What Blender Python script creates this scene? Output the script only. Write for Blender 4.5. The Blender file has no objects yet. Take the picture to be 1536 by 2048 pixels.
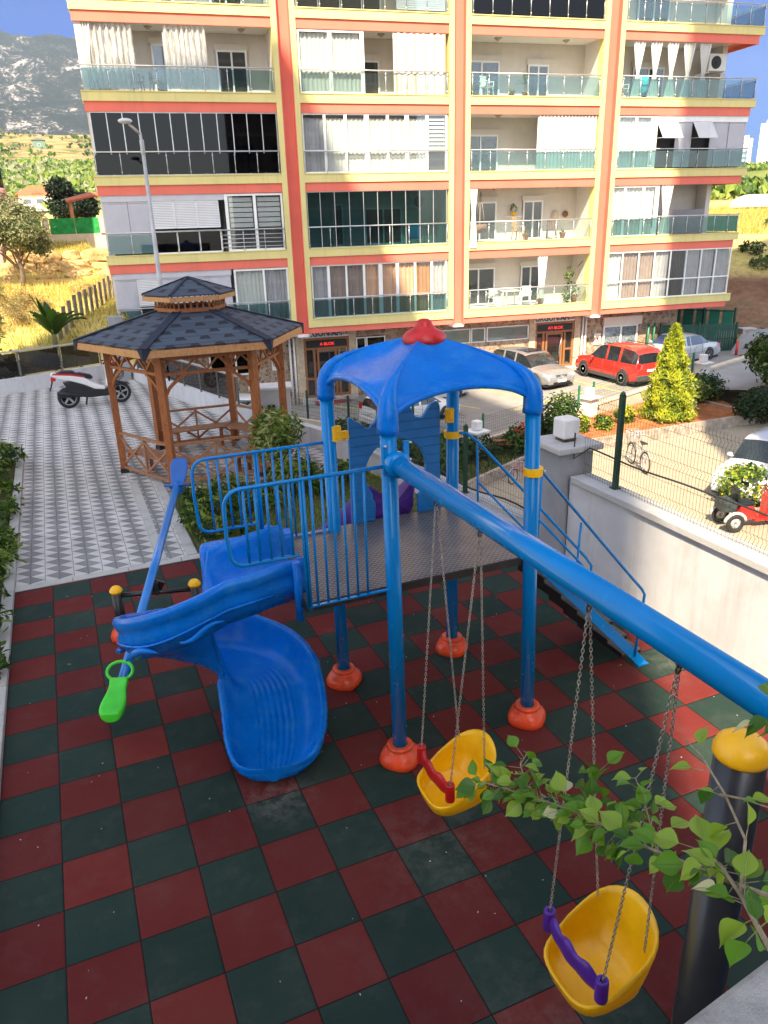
import bpy, bmesh, math, random
from mathutils import Vector, Matrix, Euler, Quaternion, noise
random.seed(7)
PI=math.pi; sc=bpy.context.scene; COL=sc.collection
def R(d): return math.radians(d)
# ---------------------------------------------------------------- camera, sky, sun, exposure
def make_camera():
    yaw,pitch,roll=-.393674,.367176,-.030370
    f=Vector((-math.sin(yaw)*math.cos(pitch),math.cos(yaw)*math.cos(pitch),-math.sin(pitch)))
    r=Vector((math.cos(yaw),math.sin(yaw),0)); u=r.cross(f)
    r2=r*math.cos(roll)+u*math.sin(roll); u2=-r*math.sin(roll)+u*math.cos(roll)
    cd=bpy.data.cameras.new('camera'); co=bpy.data.objects.new('camera',cd); COL.objects.link(co)
    m=Matrix((r2,u2,-f)).transposed().to_4x4(); m.translation=Vector((1.178646,-5.844969,4.743996))
    co.matrix_world=m
    cd.sensor_fit='VERTICAL'; cd.sensor_height=24.0; cd.lens=1504.682*24.0/2048.0
    cd.clip_start=0.05; cd.clip_end=12000
    sc.camera=co
make_camera()
SUN_DIR=Vector((.54,.84,-1.07)).normalized()
w=bpy.data.worlds.new("World"); sc.world=w; w.use_nodes=True
nt=w.node_tree; nt.nodes.clear()
sky=nt.nodes.new('ShaderNodeTexSky'); sky.sky_type='NISHITA'; sky.sun_disc=False
sky.sun_elevation=R(46.9); sky.sun_rotation=R(212.7); sky.air_density=1.0; sky.dust_density=1.2; sky.ozone_density=1.5
bg=nt.nodes.new('ShaderNodeBackground'); bg.inputs[1].default_value=0.13
wo=nt.nodes.new('ShaderNodeOutputWorld'); tc=nt.nodes.new('ShaderNodeTexCoord');dt=nt.nodes.new('ShaderNodeVectorMath');dt.operation='DOT_PRODUCT';nt.links.new(tc.outputs['Generated'],dt.inputs[0]);dt.inputs[1].default_value=(.34,.90,.25)
rp=nt.nodes.new('ShaderNodeMapRange');rp.interpolation_type='SMOOTHSTEP';rp.inputs['From Min'].default_value=.45;rp.inputs['From Max'].default_value=.85;nt.links.new(dt.outputs['Value'],rp.inputs['Value'])   # clear deep blue air opposite the sun, paler summer haze elsewhere
hz=nt.nodes.new('ShaderNodeHueSaturation');hz.inputs['Saturation'].default_value=.50;nt.links.new(sky.outputs[0],hz.inputs['Color'])
cl=nt.nodes.new('ShaderNodeMix');cl.data_type='RGBA';cl.blend_type='MULTIPLY';cl.inputs[0].default_value=1;nt.links.new(sky.outputs[0],cl.inputs[6]);cl.inputs[7].default_value=(.004,.075,.27,1)
mxs=nt.nodes.new('ShaderNodeMix');mxs.data_type='RGBA';nt.links.new(rp.outputs[0],mxs.inputs[0]);nt.links.new(hz.outputs[0],mxs.inputs[6]);nt.links.new(cl.outputs[2],mxs.inputs[7])
nt.links.new(mxs.outputs[2],bg.inputs[0]); nt.links.new(bg.outputs[0],wo.inputs[0])
sd=bpy.data.lights.new('sun','SUN'); sd.energy=4.3; sd.angle=R(.55); sd.color=(1.0,.85,.60)
so=bpy.data.objects.new('sun',sd); COL.objects.link(so); so.rotation_euler=SUN_DIR.to_track_quat('-Z','Y').to_euler(); so.location=(-20,-30,60)
sc.view_settings.view_transform='Standard'; sc.view_settings.look='None'; sc.view_settings.gamma=1; sc.view_settings.exposure=1.78
sc.render.engine='CYCLES'
sc.cycles.max_bounces=7; sc.cycles.diffuse_bounces=4; sc.cycles.glossy_bounces=3; sc.cycles.transparent_max_bounces=14
# ---------------------------------------------------------------- mesh builder
class MB:
    def __init__(s): s.v=[];s.f=[];s.sm=[];s.mi=[]
    def add(s,vs,fs,smooth=False,mi=0):
        o=len(s.v); s.v+= [tuple(v) for v in vs]
        for f in fs: s.f.append([i+o for i in f]); s.sm.append(smooth); s.mi.append(mi)
        return s
    def bx(s,x0,x1,y0,y1,z0,z1,mi=0):
        return s.add([(x0,y0,z0),(x1,y0,z0),(x1,y1,z0),(x0,y1,z0),(x0,y0,z1),(x1,y0,z1),(x1,y1,z1),(x0,y1,z1)],
          [(0,3,2,1),(4,5,6,7),(0,1,5,4),(1,2,6,5),(2,3,7,6),(3,0,4,7)],False,mi)
    def box(s,c,size,rz=0,mi=0,rx=0,ry=0):
        m=Euler((rx,ry,rz)).to_matrix(); c=Vector(c); a,b,d=[k/2 for k in size]
        vs=[c+m@Vector(p) for p in [(-a,-b,-d),(a,-b,-d),(a,b,-d),(-a,b,-d),(-a,-b,d),(a,-b,d),(a,b,d),(-a,b,d)]]
        return s.add(vs,[(0,3,2,1),(4,5,6,7),(0,1,5,4),(1,2,6,5),(2,3,7,6),(3,0,4,7)],False,mi)
    def bar(s,p0,p1,w,h,up=(0,0,1),mi=0):
        p0=Vector(p0);p1=Vector(p1);d=(p1-p0).normalized();u=Vector(up)
        if abs(d.dot(u))>.98:u=Vector((0,1,0))
        r=d.cross(u).normalized();u=r.cross(d)
        vs=[p+r*(a*w/2)+u*(b*h/2) for p in(p0,p1) for a,b in((-1,-1),(1,-1),(1,1),(-1,1))]
        return s.add(vs,[(0,1,2,3),(7,6,5,4),(0,4,5,1),(1,5,6,2),(2,6,7,3),(3,7,4,0)],False,mi)
    def tube(s,pts,r,n=10,cap=True,closed=False,smooth=True,mi=0):
        P=[Vector(p) for p in pts];N=len(P);rr=r if isinstance(r,(list,tuple)) else [r]*N
        vs=[];fs=[];prev=None
        for i,p in enumerate(P):
            if closed: t=(P[(i+1)%N]-P[i-1]).normalized()
            else: t=(P[min(i+1,N-1)]-P[max(i-1,0)]).normalized()
            if prev is None:
                a=Vector((0,0,1)) if abs(t.z)<.9 else Vector((1,0,0)); e=t.cross(a).normalized()
            else: e=(prev-t*prev.dot(t)).normalized()
            prev=e;b=t.cross(e)
            for k in range(n):
                an=2*PI*k/n; vs.append(p+(e*math.cos(an)+b*math.sin(an))*rr[i])
        M=N if closed else N-1
        for i in range(M):
            for k in range(n):
                a=i*n+k;b2=i*n+(k+1)%n;j=(i+1)%N
                fs.append((a,b2,j*n+(k+1)%n,j*n+k))
        s.add(vs,fs,smooth,mi)
        if cap and not closed:
            o=len(s.v)-N*n
            s.f.append([o+k for k in range(n)][::-1]);s.sm.append(False);s.mi.append(mi)
            s.f.append([o+(N-1)*n+k for k in range(n)]);s.sm.append(False);s.mi.append(mi)
        return s
    def lathe(s,prof,c=(0,0,0),n=20,smooth=True,mi=0,mat=None,sx=1,sy=1):
        vs=[];fs=[];c=Vector(c);m=mat or Matrix.Identity(3)
        for r,z in prof:
            for k in range(n):
                a=2*PI*k/n; vs.append(c+m@Vector((r*sx*math.cos(a),r*sy*math.sin(a),z)))
        for i in range(len(prof)-1):
            for k in range(n): fs.append((i*n+k,i*n+(k+1)%n,(i+1)*n+(k+1)%n,(i+1)*n+k))
        if prof[0][0]>1e-4: fs.append(tuple(range(n))[::-1])
        if prof[-1][0]>1e-4: fs.append(tuple((len(prof)-1)*n+k for k in range(n)))
        return s.add(vs,fs,smooth,mi)
    def prism(s,poly,o,u,v,d,mi=0,smooth=False):
        o=Vector(o);u=Vector(u);v=Vector(v);d=Vector(d);n=len(poly)
        a=[o+u*p[0]+v*p[1] for p in poly]; vs=a+[p+d for p in a]
        fs=[tuple(range(n))[::-1],tuple(range(n,2*n))]
        s.add(vs,fs,False,mi); b=len(s.v)-2*n
        for i in range(n):
            j=(i+1)%n; s.f.append([b+i,b+j,b+n+j,b+n+i]);s.sm.append(smooth);s.mi.append(mi)
        return s
    def grid(s,pts,smooth=True,mi=0,closeu=False,closev=False):
        U=len(pts);V=len(pts[0]);vs=[p for r in pts for p in r];fs=[]
        for i in range(U if closeu else U-1):
            for j in range(V if closev else V-1):
                a=i*V+j;b=i*V+(j+1)%V;c=((i+1)%U)*V+(j+1)%V;d=((i+1)%U)*V+j
                fs.append((a,b,c,d))
        return s.add(vs,fs,smooth,mi)
    def sphere(s,c,r,n=12,m=8,sx=1,sy=1,sz=1,mi=0):
        pr=[(r*math.sin(PI*i/m)+1e-5,-r*math.cos(PI*i/m)*sz) for i in range(m+1)]
        return s.lathe(pr,c,n,True,mi,None,sx,sy)
ROOTLOC={}
def obj(name,mb,mats,parent=None,bevel=None,solid=None,subsurf=0,weld=False,label=None,bseg=2):
    me=bpy.data.meshes.new(name); me.from_pydata(mb.v,[],mb.f)
    if not isinstance(mats,(list,tuple)): mats=[mats]
    for m in mats: me.materials.append(m)
    me.polygons.foreach_set('use_smooth',mb.sm); me.polygons.foreach_set('material_index',mb.mi)
    me.update()
    if weld:
        b=bmesh.new();b.from_mesh(me);bmesh.ops.remove_doubles(b,verts=b.verts,dist=1e-4);bmesh.ops.recalc_face_normals(b,faces=b.faces);b.to_mesh(me);b.free()
    o=bpy.data.objects.new(name,me); COL.objects.link(o)
    if parent is not None:
        o.parent=parent
        L=ROOTLOC.get(parent.name)
        if L is not None: o.matrix_parent_inverse=Matrix.Translation(-Vector(L))
    if solid:
        m=o.modifiers.new('solid','SOLIDIFY');m.thickness=solid;m.offset=0
    if subsurf:
        m=o.modifiers.new('sub','SUBSURF');m.levels=subsurf;m.render_levels=subsurf
    if bevel:
        m=o.modifiers.new('bev','BEVEL');m.width=bevel;m.segments=bseg;m.limit_method='ANGLE';m.angle_limit=R(40);m.harden_normals=False
    if label:o['label']=label
    return o
def tag(o,label,cat,group=None,kind=None):
    if label:o['label']=label
    if cat:o['category']=cat
    if group:o['group']=group
    if kind:o['kind']=kind
    return o
def thing(name,label,cat,loc=(0,0,0),rotz=0,group=None,world=True):
    """Empty at the thing's base; world=True: parts are modelled in world coordinates"""
    o=bpy.data.objects.new(name,None);COL.objects.link(o);o.location=loc;o.rotation_euler=(0,0,rotz)
    o.empty_display_size=.2
    if world: ROOTLOC[o.name]=tuple(loc)
    return tag(o,label,cat,group)
def struct(name,mb,m,bevel=None,kind='structure'):
    o=obj(name,mb,m,bevel=bevel);o['kind']=kind;return o
def copy_tree(o,parent=None):
    c=o.copy();COL.objects.link(c)
    if parent is not None:c.parent=parent
    for ch in [x for x in bpy.data.objects if x.parent==o]: copy_tree(ch,c)
    return c
def text_mb(txt,size,extr=.01,bold=0.0,align='CENTER'):
    cu=bpy.data.curves.new('t','FONT');cu.body=txt;cu.size=size;cu.extrude=extr;cu.align_x=align;cu.offset=bold
    to=bpy.data.objects.new('t',cu);COL.objects.link(to);bpy.context.view_layer.update()
    me=bpy.data.meshes.new_from_object(to.evaluated_get(bpy.context.evaluated_depsgraph_get()))
    vs=[tuple(v.co) for v in me.vertices];fs=[tuple(p.vertices) for p in me.polygons]
    bpy.data.objects.remove(to);bpy.data.curves.remove(cu);bpy.data.meshes.remove(me)
    return vs,fs
# ---------------------------------------------------------------- materials
def newmat(name):
    m=bpy.data.materials.new(name);m.use_nodes=True;nt=m.node_tree;nt.nodes.clear()
    out=nt.nodes.new('ShaderNodeOutputMaterial');b=nt.nodes.new('ShaderNodeBsdfPrincipled');nt.links.new(b.outputs[0],out.inputs[0])
    return m,nt,b,out
def N(nt,t,**k):
    n=nt.nodes.new(t)
    for a,b in k.items(): setattr(n,a,b)
    return n
def math_(nt,op,a,b=None,c=None):
    n=nt.nodes.new('ShaderNodeMath');n.operation=op
    for i,x in enumerate((a,b,c)):
        if x is None: continue
        if isinstance(x,(int,float)): n.inputs[i].default_value=x
        else: nt.links.new(x,n.inputs[i])
    return n.outputs[0]
def mixc(nt,f,a,b):
    n=nt.nodes.new('ShaderNodeMix');n.data_type='RGBA'
    for sck,x in ((n.inputs[0],f),(n.inputs[6],a),(n.inputs[7],b)):
        if isinstance(x,(int,float)): sck.default_value=x
        elif isinstance(x,(tuple,list)): sck.default_value=(*x[:3],1)
        else: nt.links.new(x,sck)
    return n.outputs[2]
def noise_(nt,vec,scale,detail=3,rough=.55,dist=0):
    n=nt.nodes.new('ShaderNodeTexNoise');n.inputs['Scale'].default_value=scale;n.inputs['Detail'].default_value=detail;n.inputs['Roughness'].default_value=rough;n.inputs['Distortion'].default_value=dist
    if vec is not None: nt.links.new(vec,n.inputs['Vector'])
    return n.outputs[0]
def ramp(nt,fac,stops):
    n=nt.nodes.new('ShaderNodeValToRGB');cr=n.color_ramp
    while len(cr.elements)<len(stops): cr.elements.new(.5)
    for e,(p,c) in zip(cr.elements,stops): e.position=p;e.color=(*c,1) if len(c)==3 else c
    nt.links.new(fac,n.inputs[0]);return n.outputs[0]
def bumpn(nt,b,h,strength=.3,dist=.01):
    n=nt.nodes.new('ShaderNodeBump');n.inputs['Strength'].default_value=strength;n.inputs['Distance'].default_value=dist
    nt.links.new(h,n.inputs['Height']);nt.links.new(n.outputs[0],b.inputs['Normal'])
def coords(nt,kind='Object'):
    return nt.nodes.new('ShaderNodeTexCoord').outputs[kind]
def geo(nt): return nt.nodes.new('ShaderNodeNewGeometry').outputs['Position']
MC={}
def pm(name,col,rough=.6,metal=0.,var=.12,vs=3.,bump=.0,bs=60.,coat=0.,spec=.5,dirt=None,ds=1.2,trans=0.,streak=0.):
    if name in MC:return MC[name]
    m,nt,b,o=newmat(name);v=geo(nt) if True else coords(nt)
    n1=noise_(nt,v,vs,4)
    dark=tuple(c*(1-var*1.6) for c in col);lite=tuple(min(1,c*(1+var)) for c in col)
    c=ramp(nt,n1,[(.3,dark),(.7,lite)])
    if dirt:
        n2=noise_(nt,v,ds,6,.65);f=ramp(nt,n2,[(.5,(0,0,0)),(.72,(1,1,1))]);c=mixc(nt,math_(nt,'MULTIPLY',f,.6),c,dirt)
    if streak:
        mp=N(nt,'ShaderNodeMapping');mp.inputs['Scale'].default_value=(5,5,.35);nt.links.new(v,mp.inputs[0]);sf=ramp(nt,noise_(nt,mp.outputs[0],1.0,7,.7),[(.50,(0,0,0)),(.72,(1,1,1))])
        c=mixc(nt,math_(nt,'MULTIPLY',sf,streak),c,tuple(x*.45+.04 for x in col))
    nt.links.new(c,b.inputs['Base Color']);b.inputs['Metallic'].default_value=metal
    r=math_(nt,'MULTIPLY_ADD',noise_(nt,v,vs*4,2),.2,rough-.1);nt.links.new(r,b.inputs['Roughness'])
    b.inputs['Specular IOR Level'].default_value=spec
    if coat: b.inputs['Coat Weight'].default_value=coat;b.inputs['Coat Roughness'].default_value=.06
    if bump: bumpn(nt,b,noise_(nt,v,bs,4,.7),bump,.01)
    MC[name]=m;return m
def glassm(name,tint=(.8,.9,.9),clear=.8,rough=.02,refl=.05):
    if name in MC:return MC[name]
    m,nt,b,o=newmat(name);nt.nodes.remove(b)
    t=N(nt,'ShaderNodeBsdfTransparent');t.inputs[0].default_value=(*tint,1)
    g=N(nt,'ShaderNodeBsdfGlossy');g.inputs[0].default_value=(.95,.97,1,1);g.inputs['Roughness'].default_value=rough
    d=N(nt,'ShaderNodeBsdfDiffuse');d.inputs[0].default_value=(tint[0]*.5,tint[1]*.5,tint[2]*.5,1)
    m1=N(nt,'ShaderNodeMixShader');m1.inputs[0].default_value=clear;nt.links.new(d.outputs[0],m1.inputs[1]);nt.links.new(t.outputs[0],m1.inputs[2])
    ge=N(nt,'ShaderNodeNewGeometry');dp=N(nt,'ShaderNodeVectorMath',operation='DOT_PRODUCT');nt.links.new(ge.outputs['Normal'],dp.inputs[0]);nt.links.new(ge.outputs['Incoming'],dp.inputs[1])
    fz=math_(nt,'POWER',math_(nt,'SUBTRACT',1.0,math_(nt,'ABSOLUTE',dp.outputs['Value'])),5.0)
    m2=N(nt,'ShaderNodeMixShader');nt.links.new(math_(nt,'MULTIPLY_ADD',fz,refl*16,refl),m2.inputs[0]);nt.links.new(m1.outputs[0],m2.inputs[1]);nt.links.new(g.outputs[0],m2.inputs[2])
    nt.links.new(m2.outputs[0],o.inputs[0]);MC[name]=m;return m
def leafm(name,col,trans=.35,var=.25,rough=.5):
    if name in MC:return MC[name]
    m,nt,b,o=newmat(name);v=geo(nt);n1=noise_(nt,v,9,3)
    c=ramp(nt,n1,[(.3,tuple(x*(1-var) for x in col)),(.7,tuple(x*(1+var) for x in col))])
    nt.links.new(c,b.inputs['Base Color']);b.inputs['Roughness'].default_value=rough;b.inputs['Specular IOR Level'].default_value=.35
    t=N(nt,'ShaderNodeBsdfTranslucent');nt.links.new(mixc(nt,.35,c,(col[0]*1.3,col[1]*1.3,col[2]*.4)),t.inputs[0])
    mx=N(nt,'ShaderNodeMixShader');mx.inputs[0].default_value=trans;nt.links.new(b.outputs[0],mx.inputs[1]);nt.links.new(t.outputs[0],mx.inputs[2]);nt.links.new(mx.outputs[0],o.inputs[0])
    MC[name]=m;return m
# plastics and paints
M_blue=pm('blue_paint',(.000,.20,.58),.24,var=.06,vs=2.,coat=.2,spec=.22,dirt=(.004,.20,.50),ds=6.)
M_bluepl=pm('blue_plastic',(.000,.150,.62),.28,var=.09,vs=2.5,bump=.05,bs=200,spec=.2,dirt=(.03,.22,.58),ds=7.)
M_castle=pm('blue_panel_plastic',(.012,.15,.42),.5,var=.10,vs=2.5,bump=.1,bs=150)
M_red=pm('red_plastic',(.52,.01,.012),.38,var=.15,vs=6)
M_orange=pm('orange_plastic',(.78,.07,.015),.35,var=.18,vs=5,dirt=(.35,.09,.05),ds=4)
M_yellow=pm('yellow_plastic',(1.0,.50,.001),.33,var=.1,vs=6)
M_yellow2=pm('yellow_cap_plastic',(.95,.48,.003),.35,var=.1,vs=8,dirt=(.6,.36,.03),ds=8)
M_purple=pm('purple_plastic',(.075,.02,.24),.42,var=.15,vs=5)
M_purple2=pm('purple_bar_plastic',(.09,.02,.30),.42,var=.15,vs=9)
M_green=pm('green_plastic',(.06,.62,.03),.38,var=.1,vs=5)
M_black=pm('black_paint',(.012,.014,.018),.4,var=.3,vs=4)
M_steel=pm('galvanised_chain',(.50,.48,.44),.42,metal=.85,var=.3,vs=30)
M_rust=pm('rusty_steel',(.12,.08,.05),.6,metal=.5,var=.4,vs=20)
M_white=pm('white_frame',(.78,.78,.78),.4,var=.04)
M_alu=pm('aluminium',(.55,.56,.58),.35,metal=.7,var=.1)
M_greypaint=pm('grey_pole_paint',(.38,.38,.40),.5,metal=.2,var=.12)
M_dgrey=pm('dark_rubber',(.02,.02,.022),.7,var=.2)
M_concrete=pm('plaster_white',(.56,.55,.57),.85,var=.06,vs=1.4,bump=.25,bs=90,dirt=(.42,.40,.38),ds=1.5,streak=.45)
M_cap=pm('wall_cap_concrete',(.46,.45,.45),.9,var=.12,vs=3,bump=.6,bs=70,dirt=(.3,.29,.28),ds=3)
M_pgrey=pm('pillar_grey_paint',(.27,.27,.29),.85,var=.08,vs=3,bump=.2,bs=80)
M_kerb=pm('kerb_stone',(.45,.44,.42),.9,var=.15,vs=4,bump=.4,bs=80,dirt=(.28,.27,.22),ds=4)
M_cream=pm('balcony_cream_plaster',(.62,.56,.50),.85,var=.03,streak=.15)
M_ceil=pm('ceiling_white',(.66,.64,.61),.85,var=.03)
M_yband=pm('yellow_facade_paint',(.68,.58,.24),.8,var=.05,vs=.7,bump=.1,bs=60,streak=.28)
M_oband=pm('salmon_facade_paint',(.74,.165,.115),.8,var=.06,vs=.7,bump=.1,bs=60,streak=.25)
# ---------------------------------------------------------------- setting materials
def tile_mat():
    m,nt,b,o=newmat('rubber_tiles');P=geo(nt);s=N(nt,'ShaderNodeSeparateXYZ');nt.links.new(P,s.inputs[0])
    x=math_(nt,'DIVIDE',s.outputs[0],.5);y=math_(nt,'DIVIDE',s.outputs[1],.5)
    ix=math_(nt,'FLOOR',x);iy=math_(nt,'FLOOR',y);fx=math_(nt,'FRACT',x);fy=math_(nt,'FRACT',y)
    par=math_(nt,'FLOORED_MODULO',math_(nt,'ADD',ix,iy),2.0)
    cb=N(nt,'ShaderNodeCombineXYZ');nt.links.new(ix,cb.inputs[0]);nt.links.new(iy,cb.inputs[1])
    wn=N(nt,'ShaderNodeTexWhiteNoise');nt.links.new(cb.outputs[0],wn.inputs[0])
    ex=math_(nt,'MINIMUM',fx,math_(nt,'SUBTRACT',1,fx));ey=math_(nt,'MINIMUM',fy,math_(nt,'SUBTRACT',1,fy))
    wob=math_(nt,'MULTIPLY_ADD',noise_(nt,P,40,2),.006,-.003)
    e=math_(nt,'ADD',math_(nt,'MINIMUM',ex,ey),wob)
    red=mixc(nt,wn.outputs[0],(.098,.013,.013),(.135,.018,.016));red=mixc(nt,math_(nt,'MULTIPLY',math_(nt,'GREATER_THAN',wn.outputs[0],.9),.5),red,(.16,.021,.016))
    gr=mixc(nt,wn.outputs[0],(.013,.030,.025),(.018,.040,.032))
    c=mixc(nt,par,gr,red)
    sp=ramp(nt,noise_(nt,P,260,2,.8),[(.35,(.40,.40,.40)),(.65,(1.6,1.6,1.6))])
    mm=N(nt,'ShaderNodeMix',data_type='RGBA',blend_type='MULTIPLY');mm.inputs[0].default_value=.6;nt.links.new(c,mm.inputs[6]);nt.links.new(sp,mm.inputs[7]);c=mm.outputs[2]
    st=ramp(nt,noise_(nt,P,3.2,7,.7),[(.52,(0,0,0)),(.8,(1,1,1))]);c=mixc(nt,math_(nt,'MULTIPLY',st,.16),c,(.16,.155,.14))
    st3=ramp(nt,noise_(nt,P,1.1,4,.6),[(.4,(0,0,0)),(.7,(1,1,1))]);c=mixc(nt,math_(nt,'MULTIPLY',st3,.04),c,(.30,.26,.22))
    st2=ramp(nt,noise_(nt,P,38,3,.8),[(.70,(0,0,0)),(.76,(1,1,1))]);c=mixc(nt,math_(nt,'MULTIPLY',st2,.30),c,(.45,.44,.4))
    # dusty scuffs where feet land: slide end and under both swings
    for (px,py,rr,am) in ((2.30,-.52,.40,.45),(3.35,-1.6,.75,.22),(3.35,-3.35,.8,.20),(6.9,-.3,.5,.2)):
        dn=N(nt,'ShaderNodeVectorMath',operation='DISTANCE');nt.links.new(P,dn.inputs[0]);dn.inputs[1].default_value=(px,py,0)
        fo=ramp(nt,math_(nt,'DIVIDE',dn.outputs['Value'],rr),[(.0,(1,1,1)),(1,(0,0,0))]);nn=ramp(nt,noise_(nt,P,7,6,.75),[(.42,(0,0,0)),(.68,(1,1,1))])
        c=mixc(nt,math_(nt,'MULTIPLY',math_(nt,'MULTIPLY',fo,nn),am),c,(.34,.30,.27))
    gap=ramp(nt,e,[(.006,(0,0,0)),(.012,(1,1,1))])
    c=mixc(nt,gap,(.008,.007,.007),c)
    nt.links.new(c,b.inputs['Base Color']);b.inputs['Roughness'].default_value=.85;b.inputs['Specular IOR Level'].default_value=.18
    hh=math_(nt,'ADD',math_(nt,'MULTIPLY',ramp(nt,e,[(0,(0,0,0)),(.03,(1,1,1))]),1.0),math_(nt,'MULTIPLY',noise_(nt,P,240,2,.8),.35))
    bumpn(nt,b,hh,.55,.008);return m
def paving_mat():
    m,nt,b,o=newmat('zigzag_paving');P=geo(nt);s=N(nt,'ShaderNodeSeparateXYZ');nt.links.new(P,s.inputs[0])
    x=math_(nt,'DIVIDE',s.outputs[0],.4);y0=math_(nt,'DIVIDE',s.outputs[1],.262)
    fx=math_(nt,'FRACT',x);u=math_(nt,'SUBTRACT',fx,.5)   # dark seam at fx=.5
    y=math_(nt,'ADD',y0,math_(nt,'MULTIPLY',u,.55))
    t=math_(nt,'SUBTRACT',1,math_(nt,'MULTIPLY',math_(nt,'ABSOLUTE',u),2.15))
    fy=math_(nt,'FRACT',y);d=math_(nt,'SUBTRACT',math_(nt,'MULTIPLY',t,.5),math_(nt,'ABSOLUTE',math_(nt,'SUBTRACT',fy,.5)))
    dk=ramp(nt,math_(nt,'ADD',d,.5),[(.495,(0,0,0)),(.505,(1,1,1))])
    line=ramp(nt,math_(nt,'ABSOLUTE',d),[(.012,(1,1,1)),(.035,(0,0,0))])
    seam=ramp(nt,math_(nt,'MINIMUM',math_(nt,'ABSOLUTE',u),math_(nt,'SUBTRACT',.5,math_(nt,'ABSOLUTE',u))),[(.008,(1,1,1)),(.018,(0,0,0))])
    cb=N(nt,'ShaderNodeCombineXYZ');nt.links.new(math_(nt,'FLOOR',math_(nt,'MULTIPLY',x,2)),cb.inputs[0]);nt.links.new(math_(nt,'FLOOR',y),cb.inputs[1]);wn=N(nt,'ShaderNodeTexWhiteNoise');nt.links.new(cb.outputs[0],wn.inputs[0])
    lc=mixc(nt,wn.outputs[0],(.46,.44,.42),(.58,.55,.53));dc=mixc(nt,wn.outputs[0],(.17,.17,.17),(.25,.245,.24))
    c=mixc(nt,dk,lc,dc)
    n=noise_(nt,P,2.0,6,.65);c=mixc(nt,math_(nt,'MULTIPLY',ramp(nt,n,[(.45,(0,0,0)),(.75,(1,1,1))]),.35),c,(.30,.28,.27))
    c=mixc(nt,math_(nt,'MULTIPLY',line,.75),c,(.10,.09,.085));c=mixc(nt,math_(nt,'MULTIPLY',seam,.7),c,(.09,.08,.08))
    nt.links.new(c,b.inputs['Base Color']);b.inputs['Roughness'].default_value=.85
    h=math_(nt,'SUBTRACT',math_(nt,'MULTIPLY',noise_(nt,P,120,3),.4),math_(nt,'MAXIMUM',line,seam));bumpn(nt,b,h,.4,.006);return m
def court_mat():
    m,nt,b,o=newmat('court_block_paving');P=geo(nt)
    br=N(nt,'ShaderNodeTexBrick');br.inputs['Scale'].default_value=1;br.inputs['Brick Width'].default_value=.2;br.inputs['Row Height'].default_value=.1;br.inputs['Mortar Size'].default_value=.006
    br.inputs['Color1'].default_value=(.30,.26,.19,1);br.inputs['Color2'].default_value=(.36,.31,.23,1);br.inputs['Mortar'].default_value=(.25,.2,.15,1);nt.links.new(P,br.inputs[0])
    n=noise_(nt,P,.7,5,.6);c=mixc(nt,math_(nt,'MULTIPLY',ramp(nt,n,[(.5,(0,0,0)),(.7,(1,1,1))]),.45),br.outputs[0],(.38,.24,.18))
    nt.links.new(c,b.inputs['Base Color']);b.inputs['Roughness'].default_value=.9;bumpn(nt,b,noise_(nt,P,30,4),.3,.01);return m
def asphalt_mat(name='lot_asphalt',c1=(.20,.19,.18),c2=(.30,.285,.26)):
    m,nt,b,o=newmat(name);P=geo(nt);n=noise_(nt,P,.5,6,.65);c=ramp(nt,n,[(.35,c1),(.65,c2)])
    s2=noise_(nt,P,90,2,.8);mm=N(nt,'ShaderNodeMix',data_type='RGBA',blend_type='MULTIPLY');mm.inputs[0].default_value=.4;nt.links.new(c,mm.inputs[6]);nt.links.new(ramp(nt,s2,[(.3,(.6,.6,.6)),(.7,(1.2,1.2,1.2))]),mm.inputs[7])
    nt.links.new(mm.outputs[2],b.inputs['Base Color']);b.inputs['Roughness'].default_value=.9;bumpn(nt,b,s2,.3,.01);return m
def earth_mat(name,stops,scale=.35,bump=.5,fine=6.):
    m,nt,b,o=newmat(name);P=geo(nt);n=noise_(nt,P,scale,9,.68,.4);c=ramp(nt,n,stops)
    n2=noise_(nt,P,fine,5,.7);mm=N(nt,'ShaderNodeMix',data_type='RGBA',blend_type='MULTIPLY');mm.inputs[0].default_value=.7;nt.links.new(c,mm.inputs[6]);nt.links.new(ramp(nt,n2,[(.3,(.5,.5,.5)),(.7,(1.4,1.4,1.4))]),mm.inputs[7])
    nt.links.new(mm.outputs[2],b.inputs['Base Color']);b.inputs['Roughness'].default_value=.95;b.inputs['Specular IOR Level'].default_value=.2;bumpn(nt,b,n2,bump,.08);return m
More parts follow.
